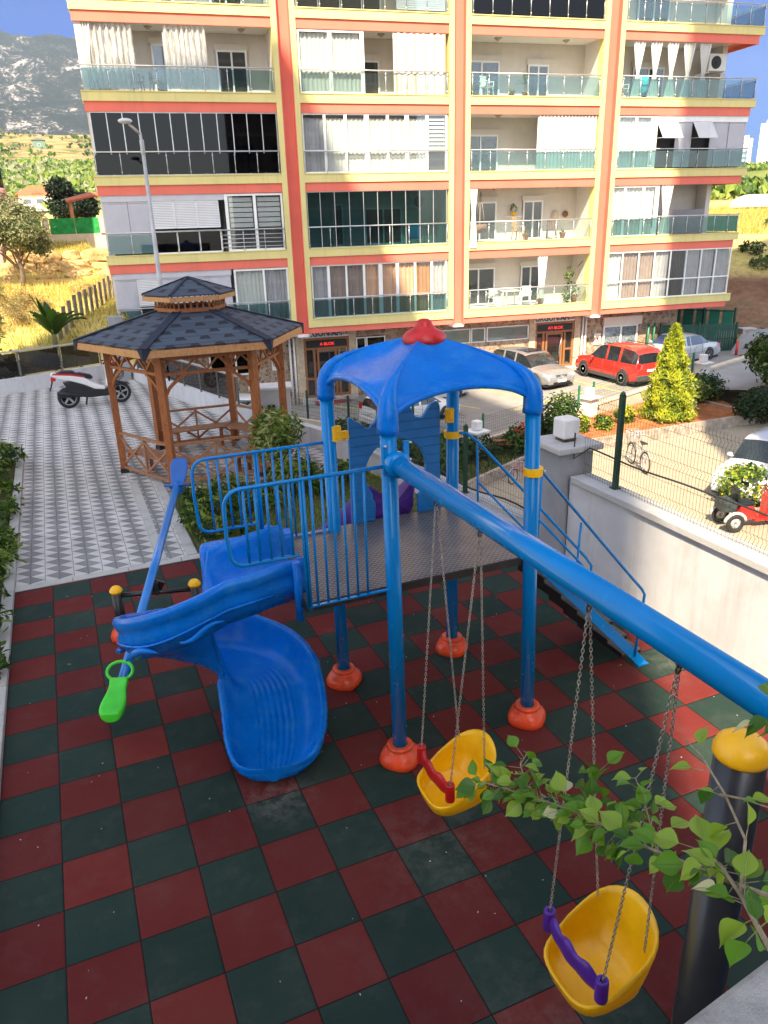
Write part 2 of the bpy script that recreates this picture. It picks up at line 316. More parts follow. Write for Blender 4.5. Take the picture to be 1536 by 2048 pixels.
def stonecobble_mat():
    m,nt,b,o=newmat('cobble_stone_cladding');P=geo(nt)
    mp=N(nt,'ShaderNodeMapping');mp.inputs['Scale'].default_value=(1,1,1);nt.links.new(P,mp.inputs[0])
    nz=N(nt,'ShaderNodeTexNoise');nz.inputs['Scale'].default_value=2.5;nt.links.new(P,nz.inputs['Vector'])
    mx=mixc(nt,.12,mp.outputs[0],nz.outputs['Color'])
    v=N(nt,'ShaderNodeTexVoronoi',feature='DISTANCE_TO_EDGE');v.inputs['Scale'].default_value=6.2;nt.links.new(mx,v.inputs['Vector'])
    v2=N(nt,'ShaderNodeTexVoronoi');v2.inputs['Scale'].default_value=6.2;nt.links.new(mx,v2.inputs['Vector'])
    g=N(nt,'ShaderNodeSeparateColor');nt.links.new(v2.outputs['Color'],g.inputs[0])
    c=ramp(nt,g.outputs[0],[(.0,(.16,.10,.065)),(.4,(.30,.20,.13)),(.7,(.42,.31,.22)),(1,(.20,.14,.11))])
    e=ramp(nt,v.outputs['Distance'],[(.02,(0,0,0)),(.05,(1,1,1))]);c=mixc(nt,e,(.46,.38,.30),c)
    nt.links.new(c,b.inputs['Base Color']);b.inputs['Roughness'].default_value=.85;bumpn(nt,b,math_(nt,'ADD',e,noise_(nt,P,30,3)),.5,.02);return m
def wood_mat(name,base,dark,scale=1.0):
    m,nt,b,o=newmat(name);v=coords(nt,'Object');mp=N(nt,'ShaderNodeMapping');mp.inputs['Scale'].default_value=(9*scale,9*scale,2.2*scale);nt.links.new(v,mp.inputs[0])
    n=noise_(nt,mp.outputs[0],4,6,.65,.8);c=ramp(nt,n,[(.3,dark),(.62,base),(.8,tuple(min(1,x*1.25) for x in base))])
    k=ramp(nt,noise_(nt,v,7,2),[(.66,(0,0,0)),(.72,(1,1,1))]);c=mixc(nt,math_(nt,'MULTIPLY',k,.5),c,tuple(x*.5 for x in dark))
    nt.links.new(c,b.inputs['Base Color']);b.inputs['Roughness'].default_value=.5;bumpn(nt,b,n,.2,.004);return m
M_tile=tile_mat();M_pave=paving_mat();M_court=court_mat();M_lot=asphalt_mat();M_road=asphalt_mat('road_asphalt',(.24,.24,.25),(.34,.34,.34))
M_cobble=stonecobble_mat()
M_wood=wood_mat("orange_wood",(.36,.115,.03),(.19,.05,.014));M_woodl=wood_mat("pale_wood",(.50,.26,.11),(.34,.15,.055));M_wood2=wood_mat('bench_wood',(.40,.19,.095),(.24,.095,.043))
M_soil=earth_mat('garden_soil',[(.35,(.10,.075,.045)),(.5,(.06,.085,.025)),(.65,(.15,.13,.06))],1.8,.6,14)
M_redsoil=earth_mat('red_soil',[(.4,(.30,.10,.04)),(.6,(.42,.17,.07))],1.5,.5,8)
M_dry=earth_mat('dry_hillside',[(.30,(.42,.27,.10)),(.45,(.62,.44,.17)),(.55,(.52,.40,.12)),(.68,(.25,.26,.07))],.22,.7,2.2)
# ---------------------------------------------------------------- terrace floor
def sheet(name,poly,z,mat,kind='structure',thick=0):
    mb=MB();n=len(poly)
    zz=[z(*p) if callable(z) else z for p in poly]
    mb.add([(p[0],p[1],q) for p,q in zip(poly,zz)],[tuple(range(n))])
    o=obj(name,mb,mat);o['kind']=kind;return o
sheet('rubber_floor',[(0,-9),(7.3,-9),(7.3,2.4),(6.95,5.04),(0,5.04)],0,M_tile)
mb=MB();mb.add([(0,5.2,0),(2.62,5.2,0),(2.62,8.2,0),(6.2,8.2,0),(6.28,9.6,0),(5.05,13.3,0),(3.9,17.7,0),(3.2,21.2,0),(2.4,21.75,0),(-9,17.1,0),(-9,12.3,0),(0,12.3,0)],[tuple(range(12))])
struct('terrace_paving',mb,M_pave)
mb=MB()
x=0.
while x<7.0:
    L=.78;mb.bx(x,min(x+L-.008,7.0),5.04,5.2,-.1,.012+.004*random.random());x+=L
struct('kerb',mb,M_kerb,bevel=.008)
mb=MB();y=-8.
while y<12.2:
    mb.bx(-.15,0,y,y+.79,-.1,.075+.006*random.random());y+=.8
mb.bx(-3,-.15,12.2,12.35,-.1,.07)
struct('garden_kerb',mb,M_kerb,bevel=.01)
mb=MB();y=5.22
while y<9.3:
    mb.bx(2.0,2.14,y,y+.385,-.05,.008);mb.bx(2.44,2.6,y,y+.385,-.05,.012 if y<8.2 else .008);y+=.39
struct('paving_edge_strips',mb,M_kerb)
mb=MB()
for k in range(5):
    xx=2.95+k*.55; mb.bx(xx,xx+.14,8.25,12.2,-.05,.006)
struct('gazebo_paving_strips',mb,M_kerb)
sheet('garden_soil_left',[(-4.5,-8),(-.15,-8),(-.15,12.2),(-4.5,12.2)],.03,M_soil)
sheet('garden_soil_right',[(2.62,5.2),(6.95,5.2),(6.2,9.2),(6.2,8.2),(2.62,8.2)],.035,M_soil)
# ---------------------------------------------------------------- lower levels
def zlot(x,y):
    s=x*math.cos(-.1273)+(y-28.94)*math.sin(-.1273)
    return -3.25+(max(-4,min(s,60))-12)*.050
lot=[(14.75,17.55),(20.9,19.05),(28.7,20.95),(44,24.7),(44,50),(2,50),(3.5,21.8),(8.6,22.5),(9.8,25.6)]
mb=MB()
n=len(lot);mb.add([(x,y,zlot(x,y)) for x,y in lot],[tuple(range(n))]);struct('parking_lot',mb,M_lot)
sheet('courtyard',[(7.3,-12),(40,-12),(45,24.6),(28.7,20.9),(20.9,19.0),(14.7,17.5),(9.7,25.6),(8.5,22.4),(3.6,21.2),(3,20),(4,14),(6.3,9.6)],-3.3,M_court)
# yellow bay lines in the lot
mb=MB()
def line_on_lot(p0,p1,w=.1):
    p0=Vector(p0);p1=Vector(p1);d=(p1-p0).normalized();q=Vector((-d.y,d.x))*w/2
    vs=[p0+q,p0-q,p1-q,p1+q];mb.add([(v.x,v.y,zlot(v.x,v.y)+.006) for v in vs],[(0,1,2,3)])
for a,b in [((15.5,27.2),(17.5,22.2)),((19.0,27.2),(20.3,21.4)),((23.6,26.7),(23.8,20.6)),((26.9,26),(26.9,21)),((12.2,27.4),(15.0,23.2)),((18.5,21.0),(27.0,22.6))]: line_on_lot(a,b)
struct('parking_lines',mb,pm('road_paint_yellow',(.62,.48,.12),.8,var=.2,vs=6))
# garden beds in the court
sheet('bed_soil',[(16.6,15.9),(26.5,15.85),(28.4,20.8),(20.9,18.9),(14.8,17.4)],-2.95,M_redsoil)
sheet('court_garden',[(7.4,5),(11.1,13.3),(16.4,15.7),(14.7,17.4),(9.7,25.5),(8.5,22.4),(3.9,19),(5.2,13.6),(6.5,9.6)],-3.22,M_soil)
mb=MB();mb.bx(16.5,26.6,15.72,15.87,-3.3,-2.88);mb.bx(26.5,26.65,15.87,19.5,-3.3,-2.88);mb.bar((16.5,15.8,-3.08),(11.0,13.3,-3.15),.14,.36);mb.bar((11.0,13.3,-3.15),(7.6,6.2,-3.15),.14,.36)
o=obj('planter_kerb',mb,pm('stone_kerb_brown',(.36,.29,.24),.85,var=.25,vs=5,bump=.4,bs=40));tag(o,'low stone-faced planter kerb below the conical conifer','planter kerb')
# ---------------------------------------------------------------- terrain
def H(x,y):
    dx=x-1.18;dy=y+5.84;r=math.hypot(dx,dy);az=math.degrees(math.atan2(dx,dy))
    def ip(t,pts):
        if t<=pts[0][0]:return pts[0][1]
        for (a,b),(c,d) in zip(pts,pts[1:]):
            if t<=c:return b+(d-b)*(t-a)/(c-a)
        return pts[-1][1]
    left=ip(r,[(0,-4.5),(22,-3.2),(27,-.6),(31,.5),(34,1.3),(38,1.8),(46,2.2),(49.5,3.6),(52,3.7),(57,3.9),(61,4.9),(110,6.6),(150,10.7),(260,23.2),(400,40),(520,58),(560,56),(700,30)])
    right=ip(r,[(0,-4.5),(30,-3.8),(38,-1.9),(47,-1.05),(50,-.1),(53,.84),(60,2.9),(85,4.5),(110,6.1),(250,15.6),(300,17),(420,12),(700,5)])
    t=min(1,max(0,(az-18)/25));z=left*(1-t)+right*t
    if r>24 and x>4 and x<34 and y<60: z=min(z,-4.2)     # under the lot and the block
    if x>3 and y<22: z=min(z,-4.2)
    if -5<x<4 and y<20.2: z=min(z,-1.5)
    if x<-5 and y<17: z=min(z,-1.5)
    z+=noise.noise(Vector((x*.07,y*.07,0)))*min(1.2,r*.008)+noise.noise(Vector((x*.3,y*.3,5)))*.12*(1 if r>24 else 0)
    return z
rad=[0,8,14,18,21,23]+[24+1.5*i for i in range(30)]+[69+4*i for i in range(15)]+[129+8*i for i in range(20)]+[289+14*i for i in range(30)]
rings=[]
NA=200
def ang(k): return R(-75+175*k/(NA-1))
for r_ in rad:
    rings.append([(1.18+r_*math.sin(ang(k)),-5.84+r_*math.cos(ang(k)),H(1.18+r_*math.sin(ang(k)),-5.84+r_*math.cos(ang(k)))) for k in range(NA)])
def ground_mat():
    m,nt,b,o=newmat('hillside_ground');P=geo(nt);s=N(nt,'ShaderNodeSeparateXYZ');nt.links.new(P,s.inputs[0])
    n=noise_(nt,P,.18,9,.7,.5)
    dry=ramp(nt,n,[(.30,(.45,.28,.12)),(.45,(.66,.50,.20)),(.56,(.55,.46,.14)),(.70,(.24,.25,.07))])
    n4=noise_(nt,P,.09,9,.8,.2);far=ramp(nt,n4,[(.38,(.46,.23,.10)),(.48,(.40,.25,.12)),(.52,(.20,.17,.07)),(.60,(.09,.11,.04))])
    grn=ramp(nt,noise_(nt,P,.6,8,.8),[(.38,(.04,.08,.012)),(.5,(.12,.17,.03)),(.62,(.32,.29,.10))])
    vine=N(nt,'ShaderNodeTexWave');vine.inputs['Scale'].default_value=.35;vine.inputs['Distortion'].default_value=2.5;nt.links.new(P,vine.inputs[0])
    grn=mixc(nt,math_(nt,'MULTIPLY',vine.outputs['Fac'],.35),grn,(.30,.29,.12))
    dd=N(nt,'ShaderNodeVectorMath',operation='DISTANCE');nt.links.new(P,dd.inputs[0]);dd.inputs[1].default_value=(1.18,-5.84,4)
    d=math_(nt,'ADD',dd.outputs['Value'],math_(nt,'MULTIPLY_ADD',noise_(nt,P,.02,4),90,-45))
    f1=ramp(nt,math_(nt,'DIVIDE',d,1000),[(.115,(0,0,0)),(.135,(1,1,1))]);f2=ramp(nt,math_(nt,'DIVIDE',d,1000),[(.262,(0,0,0)),(.28,(1,1,1))])
    bk=math_(nt,'MULTIPLY',ramp(nt,math_(nt,'DIVIDE',dd.outputs['Value'],100),[(.46,(0,0,0)),(.47,(1,1,1)),(.53,(1,1,1)),(.545,(0,0,0))]),math_(nt,'GREATER_THAN',s.outputs[0],28))
    dry=mixc(nt,bk,dry,ramp(nt,n,[(.35,(.20,.10,.06)),(.55,(.30,.17,.10)),(.7,(.12,.12,.06))]));c=mixc(nt,f1,dry,grn);c=mixc(nt,f2,c,far)
    n2=noise_(nt,P,2.2,6,.75);mm=N(nt,'ShaderNodeMix',data_type='RGBA',blend_type='MULTIPLY');mm.inputs[0].default_value=.7;nt.links.new(c,mm.inputs[6]);nt.links.new(ramp(nt,n2,[(.3,(.45,.45,.45)),(.7,(1.35,1.35,1.35))]),mm.inputs[7])
    nt.links.new(mm.outputs[2],b.inputs['Base Color']);b.inputs['Roughness'].default_value=.95;b.inputs['Specular IOR Level'].default_value=.1;bumpn(nt,b,n2,.7,.3);return m
mb=MB();mb.grid(rings);struct('terrain',mb,ground_mat())
# road climbing away at the right
mb=MB();rows=[]
for q in range(12):
    r_=35.5+1.0*q;rows.append([(1.18+r_*math.sin(R(a)),-5.84+r_*math.cos(R(a)),max(H(1.18+r_*math.sin(R(a)),-5.84+r_*math.cos(R(a)))+.07,zlot(1.18+r_*math.sin(R(a)),-5.84+r_*math.cos(R(a)))-.01)) for a in [45+.5*k for k in range(50)] if True])
mb.grid(rows);struct('road',mb,M_road)
# mountain
def mount():
    m,nt,b,o=newmat('rock_mountain');P=geo(nt)
    mp=N(nt,'ShaderNodeMapping');mp.inputs['Scale'].default_value=(1,.30,1.3);mp.inputs['Rotation'].default_value=(0,R(25),0);nt.links.new(P,mp.inputs[0])
    n=noise_(nt,mp.outputs[0],.014,12,.78,.4);n2=noise_(nt,mp.outputs[0],.11,8,.8,.6)
    k=math_(nt,'ADD',math_(nt,'MULTIPLY',n,.6),math_(nt,'MULTIPLY',n2,.4))
    c=ramp(nt,k,[(.46,(.030,.038,.033)),(.535,(.06,.062,.055)),(.56,(.36,.32,.30)),(.61,(.70,.62,.58))])
    nt.links.new(c,b.inputs['Base Color']);b.inputs['Roughness'].default_value=.95;b.inputs['Specular IOR Level'].default_value=.05;bumpn(nt,b,k,1,30);return m
rings=[];NR=90;NT=150
prof=[(-60,420),(-30,480),(-12,560),(-4,600),(1,640),(4,655),(8,700),(14,760),(20,700),(30,520),(40,200),(46,60),(60,30)]
for i in range(NR):
    t=i/(NR-1);r_=1150+1450*t;row=[]
    for k in range(NT):
        a=-50+100*k/(NT-1)
        h=0
        for (a0,h0),(a1,h1) in zip(prof,prof[1:]):
            if a0<=a<=a1: h=h0+(h1-h0)*(a-a0)/(a1-a0)
        x=1.18+r_*math.sin(R(a));y=-5.84+r_*math.cos(R(a))
        nz=noise.fractal(Vector((x*.0022,y*.0022,1)),1.0,2.1,7)
        rg=1-abs(noise.fractal(Vector((x*.0035,y*.0035,7)),.9,2.0,6))*1.2
        z=h*.82*(t**1.15)+ (nz*40+rg*55-35)*(.35+.6*t)*min(1,h/300)
        row.append((x,y,z))
    rings.append(row)
mb=MB();mb.grid(rings);struct('mountain',mb,mount())
# ---------------------------------------------------------------- terrace walls
def wall_run(mb,pts,thick,z0,z1,side=1):
    """wall along pts; inner face on the polyline, thickness to the right-hand side"""
    for a,b in zip(pts,pts[1:]):
        a=Vector(a);b=Vector(b);d=(b-a).normalized();q=Vector((d.y,-d.x))*thick*side
        vs=[(a.x,a.y),(b.x,b.y),(b.x+q.x,b.y+q.y),(a.x+q.x,a.y+q.y)]
        mb.prism(vs,(0,0,z0),(1,0,0),(0,1,0),(0,0,z1-z0))
t=thing('retaining_wall','tall white plastered retaining wall with thick cap along the right of the play area','wall',(7.3,-2,0))
mb=MB();mb.bx(7.27,7.52,-12,2.16,-3.3,1.37);obj('wall_face',mb,M_concrete,t)
mb=MB();mb.bx(7.225,7.56,-12,2.1,1.372,1.47);obj('cap',mb,M_cap,t,bevel=.015)
t=thing('gate_pillar','thick grey pillar with flat cap and white cube lamp at the corner of the play area','pillar',(7.4,2.45,0))
mb=MB();mb.bx(7.12,7.66,2.2,2.74,-3.3,1.77);obj('pillar_shaft',mb,M_pgrey,t)
mb=MB();mb.bx(7.03,7.76,2.1,2.84,1.77,1.86);obj('cap',mb,M_cap,t,bevel=.02)
mb=MB();mb.box((7.39,2.47,1.88),(.2,.2,.05));obj('lamp_base',mb,M_rust,t)
mb=MB();mb.box((7.39,2.47,2.045),(.27,.27,.28));obj('lamp_shade',mb,pm('lamp_opal_plastic',(.72,.70,.70),.45,var=.05),t,bevel=.035,bseg=3)
t=thing('garden_wall','low white wall slanting behind the climbing tower','wall',(6.8,6,0))
mb=MB();pts=[(7.3,2.74),(7.1,4.0),(6.28,9.6)];wall_run(mb,pts,.18,-3.3,.42);obj('wall_face',mb,M_concrete,t)
mb=MB();wall_run(mb,[(p[0]-.03,p[1]) for p in pts],.24,.42,.48);obj('cap',mb,M_cap,t)
t=thing('terrace_wall','low white wall carrying the tinted glass railing around the far terrace','wall',(4,17,0))
far=[(-9,17.1),(2.4,21.75),(3.25,21.2)];mb=MB()
wall_run(mb,far,.2,-3.3,.47,-1);wall_run(mb,[(3.25,21.2),(3.95,17.7),(5.1,13.3),(6.28,9.6)][::1],.2,-3.3,.44,-1);obj('wall_face',mb,M_concrete,t)
mb=MB();mb.bx(2.75,3.2,21.0,21.4,0,2.1);obj('grey_pier',mb,M_pgrey,t)
# glass railings
def glass_rail(pts,z,h,label,n_per=1.15,off=.1):
    t=thing('glass_railing',label,'railing',(pts[0][0],pts[0][1],z))
    for (x0,y0),(x1,y1) in zip(pts,pts[1:]):
        L=math.hypot(x1-x0,y1-y0);n=max(1,round(L/n_per));dx=(x1-x0)/n;dy=(y1-y0)/n
        for i in range(n+1):
            mb=MB();mb.box((x0+dx*i,y0+dy*i,z+h/2),(.05,.05,h));obj('post',mb,M_rp,t)
        for i in range(n):
            a=Vector((x0+dx*(i+.04),y0+dy*(i+.04),z+.05+h*.45));b=Vector((x0+dx*(i+.96),y0+dy*(i+.96),z+.05+h*.45))
            mb=MB();mb.bar(a,b,.01,h*.88);obj('glass_pane',mb,M_tint,t)
        mb=MB();mb.bar((x0,y0,z+h+.02),(x1,y1,z+h+.02),.06,.04);obj('handrail',mb,M_alu,t)
M_rp=pm('rail_post_grey',(.16,.15,.14),.5,metal=.4,var=.1);M_tint=glassm('smoked_glass',(.30,.28,.25),.93)
glass_rail([(-8.9,17.25),(2.35,21.85)],.47,.80,'tinted glass railing along the far end of the terrace behind the scooter',1.35)
glass_rail([(3.4,20.4),(4.03,17.7),(5.18,13.4)],.44,.72,'tinted glass railing descending beside the gazebo with a car behind',1.2)
# welded mesh fences
M_mesh=pm('green_mesh_wire',(.02,.04,.03),.5,var=.2);M_gpost=pm('dark_green_post',(.012,.055,.035),.45,var=.15);M_gpost2=pm('green_post_bright',(.02,.16,.08),.45,var=.15)
def mesh_fence(name,label,pts,h,posts,step=.05,r=.0022,zf=None,folds=(.10,.52,.9),pm_=None,postr=.03,off=0):
    t=thing(name,label,'fence',(pts[0][0],pts[0][1],zf(*pts[0])))
    for (x0,y0),(x1,y1) in zip(pts,pts[1:]):
        L=math.hypot(x1-x0,y1-y0);n=int(L/step);q=Vector((-(y1-y0)/L,(x1-x0)/L,0))
        mb=MB()
        for i in range(n+1):
            f=i/n;x=x0+(x1-x0)*f;y=y0+(y1-y0)*f;z=zf(x,y);P=Vector((x,y,z))
            zs=[0.0]
            pl=[P+Vector((0,0,.0))]
            for fo in folds:
                c=fo*h
                pl+= [P+Vector((0,0,c-.05)),P+Vector((0,0,c))+q*.03,P+Vector((0,0,c+.05))]
            pl.append(P+Vector((0,0,h)))
            mb.tube(pl,r,3,False,smooth=False)
        for zz in [.02]+[fo*h+k for fo in folds for k in(-.05,.05)]+[h*.31,h*.72]:
            k=max(2,int(L/2)+1);mb.tube([(x0+(x1-x0)*j/(k-1),y0+(y1-y0)*j/(k-1),zf(x0+(x1-x0)*j/(k-1),y0+(y1-y0)*j/(k-1))+zz) for j in range(k)],r*1.2,3,False,smooth=False)
        obj('wire_panel',mb,M_mesh,t)
    for (x,y) in posts:
        z=zf(x,y);mb=MB();mb.box((x,y,z+h*.54),(postr*2,postr*2,h*1.08));mb.lathe([(postr*1.5,0),(postr*1.5,.02),(0.001,.05)],(x,y,z+h*1.08),4);mb.box((x,y,z+.006),(.11,.11,.012))
        obj('post',mb,pm_ or M_gpost,t)
    return t
mesh_fence('mesh_fence','dark green welded mesh fence on the tall retaining wall cap',[(7.40,2.05),(7.40,-9)],1.12,[(7.42,1.42),(7.42,-1.9-3.2),(7.42,-8)],zf=lambda x,y:1.475)
mb=MB();pl=[]
for i in range(60):
    y=1.9-i*.18;pl.append((7.36+.012*math.sin(i*.9),y,1.475+.42-.02*math.sin(i*.35)-.0*i))
mb.tube([(7.3,2.15,2.05),(7.28,2.12,1.7)]+pl,.011,6);tag(obj('hose',mb,M_dgrey),'black cable hanging along the mesh fence on the retaining wall','cable')
mesh_fence('mesh_fence','dark green welded mesh fence on the low slanting wall behind the tower',[(7.2,2.8),(6.36,9.3)],1.05,[(7.0,4.6),(6.7,7.0)],step=.06,zf=lambda x,y:.485)
# swinging hose on the slanting wall
mb=MB();mb.tube([(6.62+.66*(i/20),8.6-5.8*(i/20),.60+.05*math.sin(i*.8)) for i in range(21)],.015,6);tag(obj('hose',mb,M_dgrey),'black hose lying on the slanting garden wall','cable')
# ---------------------------------------------------------------- climbing tower
T=thing('climbing_tower','blue playground tower with domed roof, two slides, stairs and long swing beam','play tower',(4.16,.2,0))
posts={'FP':((3.478,-.528),(3.44,-.528)),'RP':((4.887,-.515),(4.80,-.515)),'BR':((4.834,.994),(4.83,.994)),'BL':((3.451,.916),(3.43,.93))}
for k,(b,t_) in posts.items():
    mb=MB();mb.tube([(b[0],b[1],.08),(t_[0],t_[1],3.34)],.067,24);obj('post',mb,M_blue,T)
    mb=MB()
    pr=[(.175,.0),(.19,.02),(.195,.06),(.17,.115),(.13,.14),(.118,.15),(.112,.165),(.122,.175),(.122,.19),(.10,.2),(.07,.198)]
    n=28;vs=[];fs=[]
    for j,(r,z) in enumerate(pr):
        for i in range(n):
            a=2*PI*i/n;rr=r*(1+(.05*math.cos(4*a)) * (1 if z<.15 else 0));vs.append((b[0]+rr*math.cos(a),b[1]+rr*math.sin(a),z))
    for j in range(len(pr)-1):
        for i in range(n): fs.append((j*n+i,j*n+(i+1)%n,(j+1)*n+(i+1)%n,(j+1)*n+i))
    mb.add(vs,fs,True)
    f=obj('post_boot',mb,M_orange,T)
    for s_ in range(4):
        a=PI/4+s_*PI/2+.2;mb=MB();mb.sphere((b[0]+.18*math.cos(a),b[1]+.18*math.sin(a),.075),.016,8,5);
    
def bar_platform():
    z=1.82
    mb=MB();mb.bx(2.70,4.93,-.47,1.02,z-.012,z);
    o=obj('platform_deck',mb,deck_mat(),T)
    mb=MB();mb.bx(2.72,4.91,-.485,-.47,z-.075,z-.004);mb.bx(2.72,4.91,1.02,1.035,z-.075,z-.004);mb.bx(4.93,4.945,-.485,1.035,z-.075,z-.004);mb.bx(2.685,2.70,-.485,1.035,z-.075,z-.004)
    for x in (3.2,3.7,4.2,4.6): mb.bx(x,x+.05,-.46,1.0,z-.07,z-.014)
    obj('platform_frame',mb,pm('black_frame_paint',(.02,.02,.022),.5,var=.3,vs=8),T)
def deck_mat():
    m,nt,b,o=newmat('checker_plate_deck');P=geo(nt);s=N(nt,'ShaderNodeSeparateXYZ');nt.links.new(P,s.inputs[0])
    x=math_(nt,'MULTIPLY',s.outputs[0],17.);y=math_(nt,'MULTIPLY',s.outputs[1],17.)
    a=math_(nt,'FRACT',math_(nt,'ADD',x,y));c=math_(nt,'FRACT',math_(nt,'SUBTRACT',x,y))
    ha=math_(nt,'GREATER_THAN',math_(nt,'MULTIPLY',math_(nt,'ABSOLUTE',math_(nt,'SUBTRACT',a,.5)),2),.55)
    hc=math_(nt,'LESS_THAN',math_(nt,'MULTIPLY',math_(nt,'ABSOLUTE',math_(nt,'SUBTRACT',c,.5)),2),.7)
    h=math_(nt,'MULTIPLY',ha,hc)
    n=noise_(nt,P,5,5,.65);col=ramp(nt,n,[(.3,(.085,.08,.08)),(.7,(.16,.15,.148))]);col=mixc(nt,math_(nt,'MULTIPLY',h,.7),col,(.32,.30,.29))
    nt.links.new(col,b.inputs['Base Color']);b.inputs['Roughness'].default_value=.42;b.inputs['Metallic'].default_value=.35;bumpn(nt,b,h,.8,.006);return m
bar_platform()
# roof canopy
def canopy():
    cx,cy=4.13,.215;mb=MB()
    corners=[(-1,-1),(1,-1),(1,1),(-1,1)];tops={(-1,-1):posts['FP'][1],(1,-1):posts['RP'][1],(1,1):posts['BR'][1],(-1,1):posts['BL'][1]}
    pr=[(.10,3.80),(.22,3.775),(.36,3.74),(.50,3.70),(.64,3.655),(.76,3.61),(.86,3.56),(.93,3.50),(.975,3.43),(.995,3.36),(1.0,3.29)]
    def rp(c,k):
        f,z=pr[k];p=tops[c];return Vector((cx+(p[0]-cx)*f,cy+(p[1]-cy)*f,z))
    mids=[(.10,3.80),(.21,3.765),(.33,3.725),(.45,3.685),(.56,3.65),(.66,3.615),(.74,3.585),(.81,3.56),(.87,3.54),(.92,3.525),(.96,3.505)]
    S_=28
    for q in range(4):
        A=corners[q];B=corners[(q+1)%4];rows=[]
        for k in range(len(pr)):
            a=rp(A,k);b=rp(B,k);row=[]
            f,zm=mids[k];pa=Vector((*tops[A],0));pb=Vector((*tops[B],0));m=(pa+pb)/2;M=Vector((cx+(m.x-cx)*f*1.05,cy+(m.y-cy)*f*1.05,zm))
            for i_ in range(S_+1):
                s_=i_/S_;w_=4*s_*(1-s_);w1=w_**(.62 if k>5 else .9);base=a.lerp(b,s_);mid_=(a+b)/2
                p=base+(M-mid_)*w1
                p.z=base.z*(1-w1)+zm*w1-.035*w_*math.sin(PI*k/10)
                row.append(tuple(p))
            rows.append(row)
        lip=[tuple(Vector(p)+Vector((0,0,-.03))) for p in rows[-1]]
        rows.append(lip);mb.grid(rows,True)
    o=obj('roof_canopy',mb,M_bluepl,T,solid=.014,weld=True)
    # rolled edges along the arches and round ridges down to the posts
    for q in range(4):
        A=corners[q];B=corners[(q+1)%4];pts=[];a=rp(A,10);b=rp(B,10);pa=Vector((*tops[A],0));pb=Vector((*tops[B],0));m=(pa+pb)/2
        for i_ in range(25):
            s_=i_/24;w_=(4*s_*(1-s_))**.62;p=a.lerp(b,s_);M=Vector((cx+(m.x-cx)*.96*1.05,cy+(m.y-cy)*.96*1.05,3.505));p=p+(M-(a+b)/2)*w_;p.z=a.z*(1-w_)+3.505*w_-.02;pts.append(p)
        mb=MB();mb.tube(pts,.026,10);obj('rolled_edge',mb,M_bluepl,o)
        mb=MB();pts=[rp(A,k) for k in range(len(pr))]+[Vector((*tops[A],3.24)),Vector((*tops[A],3.19))]
        mb.tube(pts,[.003,.006,.010,.014,.020,.030,.044,.060,.075,.083,.085,.086,.089],18);obj('ridge_tube',mb,M_bluepl,o)
    mb=MB();mb.lathe([(.185,3.75),(.198,3.77),(.19,3.81),(.155,3.845),(.11,3.868),(.082,3.888),(.072,3.91),(.064,3.93),(.045,3.945),(.022,3.952),(.001,3.954)],(cx,cy,0),32)
    obj('finial',mb,M_red,T)
canopy()
# castle panel
def castle():
    y0=.985
    out=[(3.66,1.82),(3.665,2.93),(3.68,2.955),(3.71,2.94)]
    # wavy crown: valley, centre hump, valley, right horn
    def arc(pts,n=7):
        r=[]
        for i in range(len(pts)-1):
            (x0,z0),(x1,z1)=pts[i],pts[i+1]
            for k in range(n):
                f=k/n;s=.5-.5*math.cos(PI*f);r.append((x0+(x1-x0)*f,z0+(z1-z0)*s))
        return r
    out+=arc([(3.73,2.91),(3.88,2.82),(3.93,2.86),(4.02,3.02),(4.16,3.08),(4.30,3.03),(4.42,2.87),(4.46,2.86),(4.60,3.0),(4.645,3.01),(4.67,2.99)])
    out+=[(4.68,2.96),(4.685,1.82),(4.42,1.82),(4.42,2.02),(4.47,2.06)]
    cx,cz,r=4.17,2.33,.345
    for i in range(19):
        a=R(-38+i*(256/18));out.append((cx+r*math.cos(a),cz+r*1.0*math.sin(a)))
    out+=[(3.90,2.05),(3.93,2.02),(3.92,1.82)]
    mb=MB();mb.prism(out,(0,y0,0),(1,0,0),(0,0,1),(0,.05,0))
    o=obj('castle_panel',mb,plank_mat(),T,bevel=.01)
    for (x0,z) in ((3.49,2.82),(3.49,2.74)):
        mb=MB();mb.tube([(3.45,.95,2.80),(3.67,1.0,2.80)],.016,8);
    obj('bracket_rod',mb,M_black,T)
    mb=MB();mb.tube([(4.68,1.0,2.84),(4.82,.98,2.84)],.016,8);obj('bracket_rod',mb,M_black,T)
    for (x,y,z,rz) in ((3.49,.86,2.85,.2),(3.60,.95,2.80,.0),(4.76,.93,2.86,-.2)):
        mb=MB();mb.box((x,y,z),(.085,.05,.15 if x!=3.60 else .08),rz);mb.sphere((x,y-.03,z+.03),.014,8,5);mb.sphere((x,y-.03,z-.035),.014,8,5);obj('clamp',mb,M_yellow,T,bevel=.012)
def plank_mat():
    m,nt,b,o=newmat('blue_plank_panel');P=geo(nt);s=N(nt,'ShaderNodeSeparateXYZ');nt.links.new(P,s.inputs[0])
    f=math_(nt,'FRACT',math_(nt,'DIVIDE',s.outputs[2],.098));e=ramp(nt,f,[(.0,(0,0,0)),(.07,(1,1,1)),(.93,(1,1,1)),(1,(.3,.3,.3))])
    n=noise_(nt,P,6,5,.6);c=ramp(nt,n,[(.3,(.002,.15,.44)),(.7,(.006,.19,.54))])
    c=mixc(nt,ramp(nt,noise_(nt,P,14,5,.7),[(.6,(0,0,0)),(.8,(.35,.35,.35))]),c,(.05,.2,.42))
    nt.links.new(c,b.inputs['Base Color']);b.inputs['Roughness'].default_value=.5;bumpn(nt,b,e,.7,.008);return m
castle()
